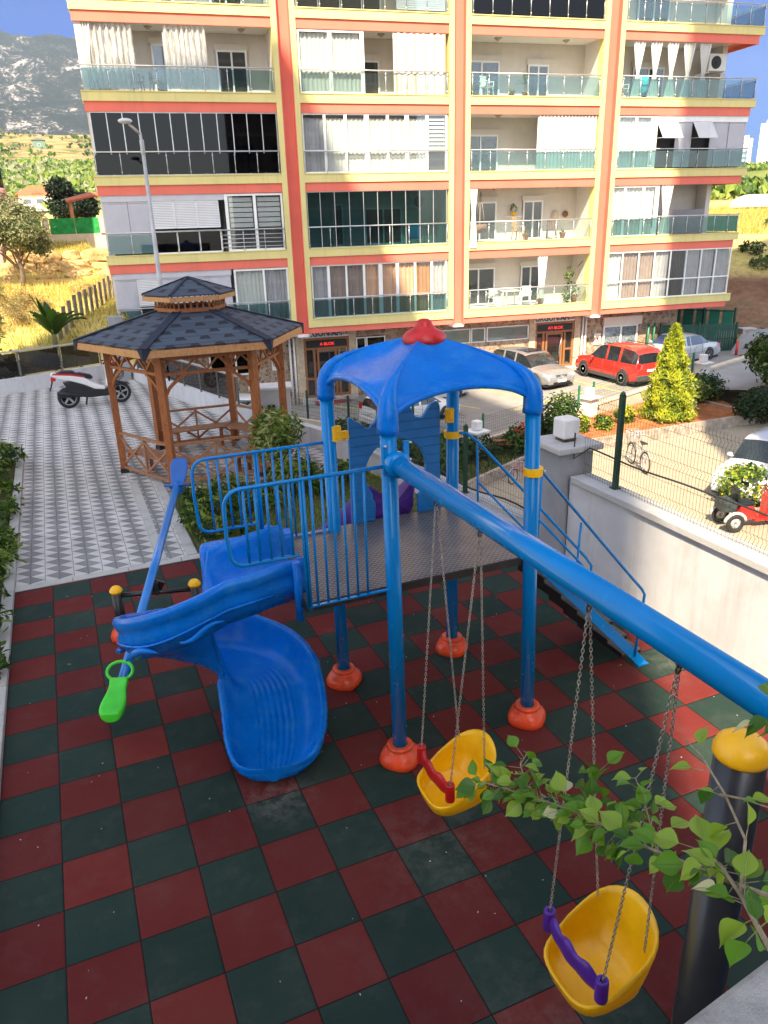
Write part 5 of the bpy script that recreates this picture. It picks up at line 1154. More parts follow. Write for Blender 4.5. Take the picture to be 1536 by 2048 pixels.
a=L2W(22.3,1.50,zf(2)+1.05);t=thing('wall_shelf','white wall shelf holding a yellow flower pot above the rocking chair','shelf',tuple(a));mb=MB();mb.box((a.x,a.y,a.z),(.8,.22,.04),-.127);obj('board',mb,wm,t)
a2=(a.x,a.y,a.z+.02);mb=MB();mb.lathe([(.09,0),(.13,.2),(.11,.2)],a2,12);t=thing('flower_pot','yellow pot with a small leafy plant on the white wall shelf','plant pot',a2);obj('pot',mb,M_yellow2,t);mb=MB();blob(mb,(a2[0],a2[1],a2[2]+.36),.2,.15,.2,60,.1,.06,random.Random(5));obj('foliage',mb,LF,t)
for x,rad_c,lab in ((24.6,(.20,'round_mirror_frame',(.55,.45,.33)),'round sunburst wall ornament on the open balcony'),(25.15,(.16,'oval_plaque',(.22,.09,.05)),'small dark oval plaque right of the sunburst ornament')):
    a=L2W(x,1.66,zf(2)+1.1);mb=MB();mb.lathe([(rad_c[0],0),(rad_c[0],.03),(rad_c[0]*.5,.04),(.001,.04)],tuple(a),18,mat=Matrix.Rotation(R(90),3,'X'));tag(obj('wall_ornament',mb,pm(rad_c[1],rad_c[2],.6,var=.15)),lab,'ornament')
# drying rack and towel
a=L2W(17.0,.7,zf(2));mb=MB()
for k in range(7): mb.bar((a.x-.45+.15*k,a.y,a.z+.75),(a.x-.45+.15*k,a.y+.4,a.z+.75),.012,.012)
for s_ in(-1,1): mb.bar((a.x-.5,a.y+.0,a.z),(a.x+.5,a.y+.0,a.z+.76),.02,.02);mb.bar((a.x+.5,a.y+.4,a.z),(a.x-.5,a.y+.4,a.z+.76),.02,.02)
tag(obj('drying_rack',mb,M_alu),'folding clothes rack behind the teal glass balcony','drying rack')
mb=MB();mb.grid([[(a.x-.35+.7*i/8,a.y-.02-.02*math.sin(i),a.z+.78-.55*j/4) for i in range(9)] for j in range(5)]);tag(obj('towel',mb,pm('blue_towel',(.03,.33,.68),.9,var=.08),solid=.012),'bright blue towel hanging on the clothes rack behind the teal glass','towel')
a=L2W(28.05,.3,zf(0));mb=MB();mb.grid([[(a.x-.28+.56*i/8+.0,a.y-.02*math.sin(i*1.1),a.z+.86-.72*j/5*(1-.18*abs(i-4)/4)) for i in range(9)] for j in range(6)]);tag(obj('towel',mb,pm('turquoise_towel',(.02,.50,.58),.9,var=.08),solid=.012),'turquoise towel on the railing of the top right balcony','towel')
a=L2W(27.2,.7,zf(0));chair(tuple(a),.2,wm,'white plastic chair left of the turquoise towel on the top right balcony')
a=L2W(4.6+2.0,.9,zf(0))
for k,x in enumerate((5.6,6.35)):
    a=L2W(x,.9,zf(0));chair(tuple(a),.1+k,pm('dark_chair',(.05,.05,.055),.6,var=.1),['dark metal chair behind the first lace curtain of the top left balcony','dark metal chair beside the narrow door of the top left balcony'][k],back=.7)
# ---------------------------------------------------------------- gazebo
G_=thing('gazebo','hexagonal orange wooden gazebo with dark blue shingle roof and small cupola','gazebo',(3.72,10.12,0))
gc=Vector((3.72,10.12));GA=[177,237.4,-62.6,-2.6,57.4,117.4];GV=[gc+1.74*Vector((math.cos(R(a)),math.sin(R(a)))) for a in GA]
for i,v in enumerate(GV):
    mb=MB();mb.box((v.x,v.y,1.32),(.14,.14,2.56),R(GA[i]));p=obj('post',mb,M_wood,G_,bevel=.008)
    mb=MB();mb.box((v.x,v.y,.05),(.17,.17,.10),R(GA[i]));obj('post_shoe',mb,M_black,p)
def shingle_mat(ang):
    m,nt,b,o=newmat('hex_shingles_%d'%int(ang));P=geo(nt)
    mp=N(nt,'ShaderNodeMapping',vector_type='TEXTURE');mp.inputs['Location'].default_value=(gc.x,gc.y,0);mp.inputs['Rotation'].default_value=(0,0,R(ang));nt.links.new(P,mp.inputs[0])
    s=N(nt,'ShaderNodeSeparateXYZ');nt.links.new(mp.outputs[0],s.inputs[0])
    row=math_(nt,'DIVIDE',s.outputs[0],.27);fr=math_(nt,'FRACT',row);ir=math_(nt,'FLOOR',row)
    off=math_(nt,'MULTIPLY',math_(nt,'FLOORED_MODULO',ir,2),.5);col=math_(nt,'ADD',math_(nt,'DIVIDE',s.outputs[1],.44),off);fc=math_(nt,'FRACT',col)
    d=math_(nt,'ABSOLUTE',math_(nt,'SUBTRACT',fc,.5))
    # dark trapezoid tab at the top (inner) part of each cell between hexagons
    w=math_(nt,'MULTIPLY_ADD',fr,.28,.14)
    dk=math_(nt,'MULTIPLY',math_(nt,'GREATER_THAN',d,math_(nt,'SUBTRACT',.5,math_(nt,'MULTIPLY',w,.9))),math_(nt,'LESS_THAN',fr,.52))
    wn=N(nt,'ShaderNodeTexWhiteNoise');cb=N(nt,'ShaderNodeCombineXYZ');nt.links.new(ir,cb.inputs[0]);nt.links.new(math_(nt,'FLOOR',col),cb.inputs[1]);nt.links.new(cb.outputs[0],wn.inputs[0])
    c=mixc(nt,wn.outputs[0],(.040,.056,.085),(.062,.084,.120));c=mixc(nt,dk,c,(.010,.012,.022))
    c=mixc(nt,math_(nt,'LESS_THAN',fr,.05),c,(.012,.014,.022))
    g=noise_(nt,P,180,2,.8);mm=N(nt,'ShaderNodeMix',data_type='RGBA',blend_type='MULTIPLY');mm.inputs[0].default_value=.5;nt.links.new(c,mm.inputs[6]);nt.links.new(ramp(nt,g,[(.3,(.6,.6,.6)),(.7,(1.3,1.3,1.3))]),mm.inputs[7])
    nt.links.new(mm.outputs[2],b.inputs['Base Color']);b.inputs['Roughness'].default_value=.8;bumpn(nt,b,math_(nt,'SUBTRACT',math_(nt,'MULTIPLY',g,.3),math_(nt,'ADD',dk,math_(nt,'MULTIPLY',fr,-.6))),.6,.012);return m
M_felt=pm('roof_felt_navy',(.012,.018,.040),.8,var=.2,vs=10)
def hexroof(R0,z0,R1,z1,parent_name,fascia=True):
    for i in range(6):
        a0=R(GA[i]);a1=R(GA[(i+1)%6]);p=[gc+R0*Vector((math.cos(a),math.sin(a))) for a in(a0,a1)];q=[gc+R1*Vector((math.cos(a),math.sin(a))) for a in(a0,a1)]
        mb=MB();mb.add([(p[0].x,p[0].y,z0),(p[1].x,p[1].y,z0),(q[1].x,q[1].y,z1),(q[0].x,q[0].y,z1)],[(0,1,2,3)])
        o=obj('roof_panel',mb,shingle_mat(GA[i]+30),G_,solid=.02)
        # fascia
        e0=gc+(R0-.02)*Vector((math.cos(a0),math.sin(a0)));e1=gc+(R0-.02)*Vector((math.cos(a1),math.sin(a1)));h=.13 if R0>1.2 else .085
        mb=MB();mb.bar((e0.x,e0.y,z0-.025-h/2),(e1.x,e1.y,z0-.025-h/2),.035,h);obj('fascia_board',mb,M_woodl,G_)
        # ridge
        mb=MB();P0=Vector((p[0].x,p[0].y,z0+.02));P1=Vector((q[0].x,q[0].y,z1+.02));mb.bar(P0,P1,.17 if R0>1.2 else .06,.012)
        if R0>1.2:
            out=Vector((math.cos(a0),math.sin(a0),0));sd=Vector((-out.y,out.x,0));c=Vector((p[0].x,p[0].y,z0+.015))
            for sg in (1,-1):
                t=(sd*sg*math.cos(R(30))-out*math.sin(R(30)));mb.add([c+out*.012,c+t*.16+out*.012,c+t*.05+out*.014-Vector((0,0,.20)),c+out*.014-Vector((0,0,.2))],[(0,1,2,3)])
        obj('ridge_cap',mb,M_felt,G_,solid=.006)
hexroof(2.30,2.76,.66,3.23,'')
hexroof(.92,3.545,.02,3.83,'')
for i in range(6):
    a0=R(GA[i]);a1=R(GA[(i+1)%6]);p0=gc+.70*Vector((math.cos(a0),math.sin(a0)));p1=gc+.70*Vector((math.cos(a1),math.sin(a1)))
    mb=MB();mb.bar((p0.x,p0.y,3.26),(p1.x,p1.y,3.26),.04,.07);obj('cupola_frame',mb,M_wood,G_)
    for k in range(6):
        q=p0.lerp(p1,(k+.5)/6)*1.0;mb=MB();mb.box((q.x,q.y,3.385),(.03,.03,.19),a0);obj('cupola_baluster',mb,M_wood,G_)
mb=MB()
for i,v in enumerate(GV):
    w=GV[(i+1)%6];mb=MB();mb.bar((v.x,v.y,2.52),(w.x,w.y,2.52),.05,.10);mb.bar((v.x,v.y,2.22),(w.x,w.y,2.22),.045,.06)
    n=4
    for k in range(n):
        a=v.lerp(w,(k)/n);b=v.lerp(w,(k+.5)/n);c=v.lerp(w,(k+1)/n);mb.bar((a.x,a.y,2.25),(b.x,b.y,2.48),.03,.035);mb.bar((b.x,b.y,2.48),(c.x,c.y,2.25),.03,.035)
    obj('frieze',mb,M_wood,G_)
    for (s_,e_) in ((v,w),(w,v)):
        d=(e_-s_).normalized();mb=MB();pts=[]
        for k in range(6):
            f=k/5;pts.append((s_.x+d.x*(.05+.42*f),s_.y+d.y*(.05+.42*f),1.80+.40*(f**.6)))
        for a,b in zip(pts,pts[1:]): mb.bar(a,b,.04,.06)
        obj('curved_brace',mb,M_wood,G_)
    if i!=5:   # open side at the far left
        mb=MB();mb.bar((v.x,v.y,.86),(w.x,w.y,.86),.07,.045);mb.bar((v.x,v.y,.12),(w.x,w.y,.12),.05,.05)
        m_=v.lerp(w,.5);mb.bar((m_.x,m_.y,.12),(m_.x,m_.y,.84),.05,.04,(d.x,d.y,0))
        for (a,b) in ((v,m_),(m_,w)):
            mb.bar((a.x,a.y,.80),(b.x,b.y,.16),.03,.045);mb.bar((a.x,a.y,.16),(b.x,b.y,.80),.035,.045)
        obj('side_lattice',mb,M_wood2,G_)
        ins=.40;vi=v.lerp(gc,.06);wi=w.lerp(gc,.06)
        for q in range(4):
            a=v.lerp(gc,.06+.07*q);b=w.lerp(gc,.06+.07*q);mb=MB();mb.bar((a.x,a.y,.46),(b.x,b.y,.46),.105,.03);obj('bench_slat',mb,M_wood2,G_)
        for f in (.12,.88):
            a=v.lerp(w,f);b=a.lerp(gc,.27);mb=MB();mb.bar((a.x,a.y,.41),(b.x,b.y,.41),.05,.06);mb.bar((b.x,b.y,.0),(b.x,b.y,.42),.07,.07);obj('bench_leg',mb,M_wood,G_)
mb=MB();mb.sphere((3.35,7.98,2.94),.03,8,5,sx=2,sz=.5);
# ---------------------------------------------------------------- scooter
def scooter(loc,rz,label,body_w,group=None,name='scooter'):
    t=thing(name,label,'scooter',loc,rz,group,world=False);t.scale=(1.10,.85,1.10)
    def wheel(x):
        mb=MB();mb.lathe([(.20,-.055),(.245,-.05),(.275,-.02),(.275,.02),(.245,.05),(.20,.055),(.20,-.055)],(x,0,.275),26,mat=Matrix.Rotation(R(90),3,'X'));w_=obj('wheel',mb,M_dgrey,t)
        mb=MB();mb.tube([(x+.19*math.cos(a),0,.275+.19*math.sin(a)) for a in [2*PI*k/24 for k in range(24)]],.016,6,False,True)
        for k in range(5): a=2*PI*k/5+.3;mb.bar((x,0,.275),(x+.185*math.cos(a),0,.275+.185*math.sin(a)),.05,.03,(0,1,0))
        mb.lathe([(.05,-.05),(.05,.05)],(x,0,.275),12,mat=Matrix.Rotation(R(90),3,'X'));obj('rim',mb,M_greypaint,w_)
        return w_
    wheel(-.62);wheel(.68)
    # body fairing: swept side profile
    mb=MB()
    tail=[(-.98,.86),(-.92,.93),(-.6,.90),(-.2,.80),(.05,.60),(.2,.48),(.35,.50),(.45,.62),(.52,.85),(.56,1.0),(.50,1.02),(.40,.80),(.28,.60),(.1,.70),(-.1,.56),(-.45,.62),(-.75,.70)]
    mb.prism([(-.98,.88),(-.93,.955),(-.55,.90),(-.2,.80),(-.02,.64),(.16,.53),(.32,.48),(.30,.40),(.05,.44),(-.2,.58),(-.5,.70),(-.80,.78)],(0,.135,0),(1,0,0),(0,0,1),(0,-.27,0))
    mb.prism([(.34,.50),(.36,.66),(.42,.86),(.48,1.04),(.56,1.12),(.66,1.04),(.72,.90),(.70,.76),(.60,.70),(.52,.58),(.44,.46)],(0,.15,0),(1,0,0),(0,0,1),(0,-.30,0))
    obj('body_fairing',mb,body_w,t,bevel=.04,bseg=3)
    mb=MB();mb.prism([(-.95,.90),(-.90,.945),(-.5,.90),(-.15,.80),(-.17,.77),(-.5,.85),(-.88,.895)],(0,.135,0),(1,0,0),(0,0,1),(0,-.27,0));obj('red_trim',mb,M_red,t);mb=MB();mb.prism([(.56,1.08),(.72,.90),(.76,.92),(.60,1.14)],(0,.155,0),(1,0,0),(0,0,1),(0,-.31,0));obj('front_trim',mb,M_red,t)
    mb=MB();mb.prism([(-.86,.93),(-.70,.99),(-.42,.97),(-.35,.90),(-.25,.90),(.0,.82),(.06,.74),(-.02,.70),(-.3,.80),(-.8,.90)],(0,.11,0),(1,0,0),(0,0,1),(0,-.22,0));obj('seat',mb,M_black,t,bevel=.03,bseg=3)
    mb=MB();mb.prism([(-.85,.30),(-.35,.28),(-.1,.24),(.36,.24),(.48,.36),(.44,.50),(.28,.41),(.02,.44),(-.2,.56),(-.50,.70),(-.70,.68),(-.62,.52),(-.85,.42)],(0,.14,0),(1,0,0),(0,0,1),(0,-.28,0));mb.tube([(-.3,-.16,.30),(-.62,-.17,.38),(-.88,-.17,.44)],[.03,.06,.055],10);mb.tube([(-.15,-.1,.3),(-.22,-.18,.06)],.018,6);mb.tube([(-.15,.1,.3),(-.22,.18,.03)],.018,6);obj('engine_and_floor',mb,M_black,t,bevel=.012)
    mb=MB();mb.prism([(-.98,.74),(-.96,.84),(-.84,.84),(-.86,.74)],(0,.10,0),(1,0,0),(0,0,1),(0,-.20,0));obj('tail_light',mb,M_red,t,bevel=.01)
    mb=MB();mb.bar((-.93,0,.76),(-1.03,0,.50),.03,.14,(0,1,0));mb.prism([(.44,.55),(.62,.60),(.90,.52),(.96,.44),(.90,.48),(.62,.56)],(0,.07,0),(1,0,0),(0,0,1),(0,-.14,0));obj('mudguard',mb,M_black,t)
    mb=MB();mb.tube([(.62,-.06,.62),(.68,-.07,.28)],.022,8);mb.tube([(.62,.06,.62),(.68,.07,.28)],.022,8);obj('fork',mb,M_black,t)
    mb=MB();mb.tube([(.34,-.33,1.10),(.40,-.2,1.13),(.50,0,1.10),(.40,.2,1.13),(.34,.33,1.10)],.014,8);mb.tube([(.50,0,1.10),(.54,0,.95)],.025,8);mb.tube([(.34,-.34,1.10),(.37,-.22,1.12)],.02,8);mb.tube([(.34,.34,1.10),(.37,.22,1.12)],.02,8);hb=obj('handlebar',mb,M_black,t)
    for s_ in(-1,1):
        mb=MB();mb.tube([(.42,s_*.2,1.12),(.44,s_*.26,1.25)],.007,5);mb.sphere((.43,s_*.29,1.28),.06,10,6,sx=.4,sz=.7);obj('mirror',mb,M_black,hb)
    mb=MB();mb.tube([(.66,-.15,.62),(.80,-.14,.70),(.84,-.1,.90),(.70,-.12,.99)],.012,6);mb.tube([(.66,.15,.62),(.80,.14,.70),(.84,.1,.90),(.70,.12,.99)],.012,6);obj('crash_bar',mb,M_black,t)
    mb=MB();mb.prism([(.60,1.08),(.66,1.03),(.60,1.20)],(0,.10,0),(1,0,0),(0,0,1),(0,-.20,0));obj('windscreen',mb,M_gld,t)
    mb=MB();mb.box((.745,0,.86),(.06,.22,.10));obj('headlight',mb,M_alu,t,bevel=.02)
    return t
M_scw=pm('scooter_white',(.72,.72,.74),.3,var=.04,coat=.5)
scooter((1.82,17.45,0),R(2),'white and red scooter on its stand on the zigzag paving',M_scw)
scooter((6.1,23.7,zlot(6,23.7)),R(35),'black scooter parked beyond the tinted glass railing',M_black,name='scooter')
# ---------------------------------------------------------------- cabinet
t=thing('utility_cabinet','pale grey utility cabinet with sloping lid and dark slot standing behind the gazebo','cabinet',(5.75,12.45,0))
mb=MB();mb.box((5.78,12.35,.50),(.95,.55,1.0),-.25);obj('housing',mb,pm('cabinet_grey',(.42,.42,.44),.55,var=.08),t,bevel=.01)
mb=MB();mb.box((5.78,12.35,1.03),(1.06,.66,.07),-.25);obj('lid',mb,pm('cabinet_lid',(.60,.59,.60),.5,var=.08),t,bevel=.02)
mb=MB();mb.box((5.70,12.05,.42),(.18,.04,.42),-.25);obj('slot',mb,M_dark,t)
# ---------------------------------------------------------------- street lamp
t=thing('street_lamp','tall tapering grey street lamp rising in front of the apartment block','street lamp',(4.62,21.6,-3.6))
lx,ly=4.62,21.6
mb=MB();mb.tube([(lx,ly,-3.6),(lx,ly,7.35)],[.11,.055],14);obj('pole',mb,M_greypaint,t)
mb=MB();mb.tube([(lx,ly,7.3),(lx-.02,ly,7.62)],.045,10);mb.tube([(lx-.02,ly,7.58),(lx-.34,ly-.10,7.86)],.04,10);mb.lathe([(.065,7.0),(.07,7.02),(.07,7.4),(.06,7.42)],(lx,ly,0),14);obj('arm',mb,M_greypaint,t)
mb=MB();mb.sphere((lx-.44,ly-.13,7.93),.19,18,10,sx=1.15,sy=.85,sz=.42);obj('lamp_head',mb,pm('lamp_head_grey',(.60,.61,.64),.35,var=.05),t)
# ---------------------------------------------------------------- vegetation
LG=[leafm('shrub_green',(.06,.12,.015)),leafm('shrub_light',(.20,.26,.04)),leafm('shrub_dark',(.02,.05,.012))]
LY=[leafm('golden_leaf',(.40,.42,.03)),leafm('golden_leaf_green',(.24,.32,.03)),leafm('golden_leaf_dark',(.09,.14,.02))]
LO=[leafm('olive_leaf',(.13,.15,.07)),leafm('olive_leaf_light',(.26,.27,.15)),leafm('olive_leaf_dark',(.05,.065,.03))]
LD=[leafm('dark_leaf',(.012,.026,.014)),leafm('dark_leaf2',(.022,.045,.02)),leafm('dark_leaf3',(.008,.014,.010))]
LB=[leafm('dry_stem',(.34,.22,.10)),leafm('dry_stem2',(.22,.14,.07)),leafm('dry_green',(.12,.13,.05))]
M_bark=pm('bark',(.15,.11,.08),.9,var=.3,vs=15,bump=.5,bs=40)
def shrub(name,label,cat,loc,rx,ry,rz,n,L,W,mats,zc=None,trunk=None,group=None,seed=1,lobes=10,clump=.35,branches=5,inner=.45):
    t=thing(name,label,cat,loc,group=group);rnd=random.Random(seed);mb=MB();zc=rz if zc is None else zc;c=(loc[0],loc[1],loc[2]+zc)
    blob(mb,c,rx,ry,rz,n,L,W,rnd,len(mats),clump,inner,lobes);obj('foliage',mb,mats,t)
    mb=MB()
    if trunk: mb.tube([loc,(loc[0]+.02,loc[1],loc[2]+zc*.55),(loc[0],loc[1]+.03,loc[2]+zc)],[trunk,trunk*.8,trunk*.5],8)
    for k in range(branches):
        a=rnd.uniform(0,2*PI);b=Vector(loc)+Vector((0,0,zc*.5 if trunk else 0));e=Vector((c[0]+rx*.6*math.cos(a),c[1]+ry*.6*math.sin(a),c[2]+rz*rnd.uniform(-.2,.7)));mb.tube([b,b.lerp(e,.5)+Vector((0,0,.1*rz)),e],[(trunk or .02)*.5,(trunk or .02)*.35,.006],6)
    obj('trunk' if trunk else 'stems',mb,M_bark,t)
    return t
# little tree in front of the gazebo
shrub('small_tree','small bushy light-green tree in front of the gazebo bench','tree',(4.55,7.35,.03),.46,.46,.58,1500,.15,.045,[LG[0],LG[1],leafm('variegated_leaf',(.34,.36,.14))],zc=1.12,trunk=.035,seed=11,lobes=14,clump=.28)
shrub('small_tree','lower leafy shoots around the foot of the small light-green tree','shrub',(4.75,7.1,.03),.5,.4,.42,800,.14,.04,[LG[0],LG[1],LG[2]],zc=.42,seed=12,lobes=12)
def bedrow(name,labels,pts,rx,rz,n,L,W,mats,seed0,group):
    for i,(x,y,z,s) in enumerate(pts): shrub(name,labels[i],'shrub',(x,y,z),rx*s,rx*s,rz*s,int(n*s),L,W,mats,seed=seed0+i,group=group,lobes=9,branches=3)
lab=['glossy low shrub at the kerb just right of the paving, left of the slide rails','glossy low shrub at the near left corner of the right-hand bed','glossy shrub behind the upper seesaw seat','glossy shrub in the middle of the bed behind the first guard rail','glossy shrub directly below the front gazebo post','glossy shrub in front of the gazebo bench, left of the small tree','glossy shrub just left of the small light-green tree','glossy shrub right of the small light-green tree','glossy shrub close to the slanting white wall behind the tower','small glossy shrub behind the small light-green tree','smallest glossy shrub at the near edge of the right-hand bed']
bedrow('low_shrub',lab,[(2.85,6.3,.03,.8),(2.9,5.75,.03,.7),(3.2,6.7,.03,.9),(3.7,6.4,.03,.8),(3.0,7.3,.03,.85),(3.6,7.5,.03,.9),(4.2,6.7,.03,.75),(5.3,6.9,.03,.85),(5.9,7.4,.03,.9),(5.2,8.0,.03,.7),(3.3,5.75,.03,.65)],.42,.26,420,.13,.05,[LG[0],LG[2],LG[1]],30,'low shrubs in the bed right of the paving')
ord_=['farthest','second farthest','third farthest','fourth farthest','fifth farthest','sixth farthest','seventh farthest','eighth farthest','ninth farthest']
lab2=['low green shrub against the left kerb, %s of its row'%o_ for o_ in ord_]+['outer shrub at the far end of the left strip, away from the kerb','outer shrub in the middle of the left strip, away from the kerb','outer shrub nearest the camera in the left strip','leafy shrub leaning over the left kerb level with the green seesaw seat','leafy shrub over the left kerb nearest the bottom of the picture','small shrub squeezed between kerb shrubs level with the seesaw']
bedrow('low_shrub',lab2,[(-.55,11.6,.03,1.1),(-.75,10.7,.03,1.1),(-1.0,9.8,.03,1.1),(-.42,8.9,.03,1.0),(-.38,8.0,.03,.9),(-.45,7.2,.03,1.0),(-.36,6.3,.03,.8),(-.42,5.4,.03,.9),(-.36,4.6,.03,.8),(-1.6,11.4,.03,1.2),(-1.7,10.2,.03,1.2),(-1.6,9.0,.03,1.1),(-.36,3.7,.03,.8),(-.34,2.8,.03,.7),(-.32,6.8,.03,.6)],.55,.27,480,.14,.055,[LG[0],LG[1],LG[2]],60,'low shrubs along the left kerb')
sp=[(-.42,3.95,.35),(-.5,2.55,.3)]
mbw=MB();rnd=random.Random(8)
def grass_patch(name,label,x0,x1,y0,y1,zfun,n,h,mats,seed=3,w_=.006,poly=None):
    mb=MB();rnd=random.Random(seed)
    for i in range(n):
        x=rnd.uniform(x0,x1);y=rnd.uniform(y0,y1)
        if poly and not poly(x,y): continue
        z=zfun(x,y);a=rnd.uniform(0,2*PI);hh=h*rnd.uniform(.5,1.3);dx=math.cos(a)*w_;dy=math.sin(a)*w_;lx_=rnd.gauss(0,.35)*hh;ly_=rnd.gauss(0,.35)*hh
        mb.add([(x-dx,y-dy,z),(x+dx,y+dy,z),(x+lx_,y+ly_,z+hh)],[(0,1,2)],False,rnd.randrange(len(mats)))
    o=obj(name,mb,mats);o['kind']='stuff';o['label']=label;o['category']='grass';return o
grass_patch('grass','patchy short grass in the bed beside the tower',2.65,6.7,5.25,8.3,lambda x,y:.035,9000,.10,[LG[0],leafm('straw_grass',(.30,.25,.10)),LG[1]],poly=lambda x,y: x<6.9-(y-5.2)*.15)
grass_patch('grass','patchy short grass in the strip along the left kerb',-3,-.17,-2,12.1,lambda x,y:.03,11000,.10,[LG[0],leafm('straw_grass',(.30,.25,.10)),LG[1]],seed=4)
# court garden greenery below the terrace
bedrow('low_shrub',['dark shrub in the lower garden behind the right tower post','dark shrub in the lower garden behind the castle panel arch','dark shrub just left of the red-blossomed bush','dark shrub below the mesh fence behind the castle panel','large dark shrub under the mesh fence left of the castle panel','dark shrub at the foot of the mesh fence behind the left tower post','dark shrub close behind the slanting wall left of the castle panel','small dark shrub right of the red-blossomed bush'],[(13.0,16.6,-3.2,1.2),(12.2,15.6,-3.2,1.0),(14.3,16.6,-3.2,.9),(11.3,17.5,-3.2,1.2),(11.9,19.3,-3.2,1.2),(10.6,20.6,-3.2,1.2),(9.9,18.3,-3.2,1.0),(15.5,16.6,-3.2,.8)],.85,.45,520,.2,.09,[LG[0],LG[2],LG[2]],90,'shrubs in the lower garden')
grass_patch('grass','rough grass in the lower garden below the slanting wall',8.5,15.5,12,21,lambda x,y:-3.2,9000,.22,[LG[0],leafm('straw_grass',(.30,.25,.10)),LG[2]],seed=6,w_=.014,poly=lambda x,y: y>13.4+(x-11)*.45)
shrub('round_shrub','rounded dark green shrub against the low parking wall','shrub',(17.9,17.3,-3.2),.95,.9,.95,2400,.16,.08,[LG[0],LG[2],LG[2]],seed=140,lobes=16)
t=shrub('flowering_bush','small bush with red blossoms left of the rounded shrub','shrub',(16.2,17.0,-3.2),.5,.5,.5,500,.16,.08,[LG[0],LG[2]],seed=141)
mb=MB();rnd=random.Random(5);blob(mb,(16.2,16.9,-2.65),.5,.45,.45,40,.14,.12,rnd,1);obj('blossom',mb,leafm('red_blossom',(.6,.05,.02)),t)
shrub('round_shrub','pale variegated shrub right of the conical conifer','shrub',(24.6,17.4,-3.0),.85,.8,.8,1400,.18,.10,[LG[0],LG[1],leafm('variegated_leaf',(.34,.36,.14))],seed=142,lobes=14)
for i,(x,y,s) in enumerate([(18.8,17.0,.7),(19.9,16.9,.6),(21.2,17.3,.7)]):
    shrub('yellow_shrub',['yellow-green shrub right of the rounded bush at the parking wall','yellow-green shrub in front of the second lamp pillar','yellow-green shrub touching the left side of the conifer'][i],'shrub',(x,y,-3.0),.6*s,.5*s,.55*s,420,.16,.09,[LY[1],LY[0],LG[0]],seed=150+i,group='yellow-green shrubs left of the conifer')
# conical golden conifer
def conifer():
    loc=(23.1,17.0,-3.2);t=thing('golden_conifer','conical golden-yellow conifer in tiered layers beside the parking wall','conifer',loc);rnd=random.Random(21);mb=MB();Hh=3.75
    tiers=[(.62,1.24,.0,.85),(1.15,1.32,.55,.95),(1.95,1.12,1.35,.95),(2.7,.78,2.1,.9),(3.2,.45,2.75,.8)]
    n=14000
    for i in range(n):
        u=rnd.random();z=Hh*(1-(1-u)**.62)*1.0
        z=Hh*u**1.25
        base=1.22*(1-(z/Hh))**.78+.04
        ph=(z*1.38)%1.0
        base*= .74+.30*(1-abs(ph-.45)*1.6)
        if z<.35: base*=.62+z
        a=rnd.uniform(0,2*PI);sect=.88+.16*math.sin(a*5+z*3)+.08*math.sin(a*11-z*5);rr=base*sect*(rnd.uniform(.45,1)**.4)
        p=Vector((loc[0]+rr*math.cos(a),loc[1]+rr*math.sin(a),loc[2]+.12+z));out=Vector((math.cos(a),math.sin(a),0));up=(out*.75+Vector((rnd.gauss(0,.25),rnd.gauss(0,.25),.85))).normalized();nn=(out+Vector((rnd.gauss(0,.5),rnd.gauss(0,.5),rnd.gauss(.3,.4)))).normalized()
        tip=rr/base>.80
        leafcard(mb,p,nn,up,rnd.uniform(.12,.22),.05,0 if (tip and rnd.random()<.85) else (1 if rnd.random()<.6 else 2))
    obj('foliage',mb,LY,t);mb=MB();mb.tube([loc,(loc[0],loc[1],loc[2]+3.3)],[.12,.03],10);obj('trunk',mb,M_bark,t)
conifer()
# big dark tree bottom right of court and hedge below
shrub('dark_tree','large dark glossy tree at the right beside the parked white car','tree',(29.2,16.6,-3.1),1.75,1.6,1.5,6500,.26,.13,[LG[2],LG[0],LO[1]],zc=2.0,trunk=.10,seed=160,lobes=22,clump=.25,branches=8)
shrub('dark_hedge','dense dark green hedge under the large dark tree','hedge',(27.0,15.6,-3.3),1.5,1.0,.75,2600,.18,.09,[LD[1],LG[2],LG[2]],seed=161,lobes=18)
shrub('dark_hedge','dark green bushes along the parking wall between conifer and dark tree','hedge',(26.5,18.6,-3.0),1.3,.6,.65,1500,.18,.09,[LD[1],LG[2],LG[0]],seed=162,lobes=18)
for i,(x,y,z,s,lab) in enumerate([(18.75,9.2,-3.3,1.0,'bright yellow-green bush behind the red tricycle and bicycle'),(19.9,8.6,-3.3,1.0,'yellow-green bush in front of the white car at the right edge'),(19.3,7.4,-3.3,.8,'yellow-green bush right of the red tricycle')]):
    t=shrub('yellow_bush',lab,'shrub',(x,y,z),.85*s,.8*s,.62*s,1700,.13,.09,[LY[1],LY[0],LG[0]],seed=170+i,lobes=16)
    mb=MB();blob(mb,(x-.2,y-.3,z+.6),.8,.7,.5,16,.14,.12,random.Random(i),1);obj('blossom',mb,leafm('red_blossom',(.6,.05,.02)),t)
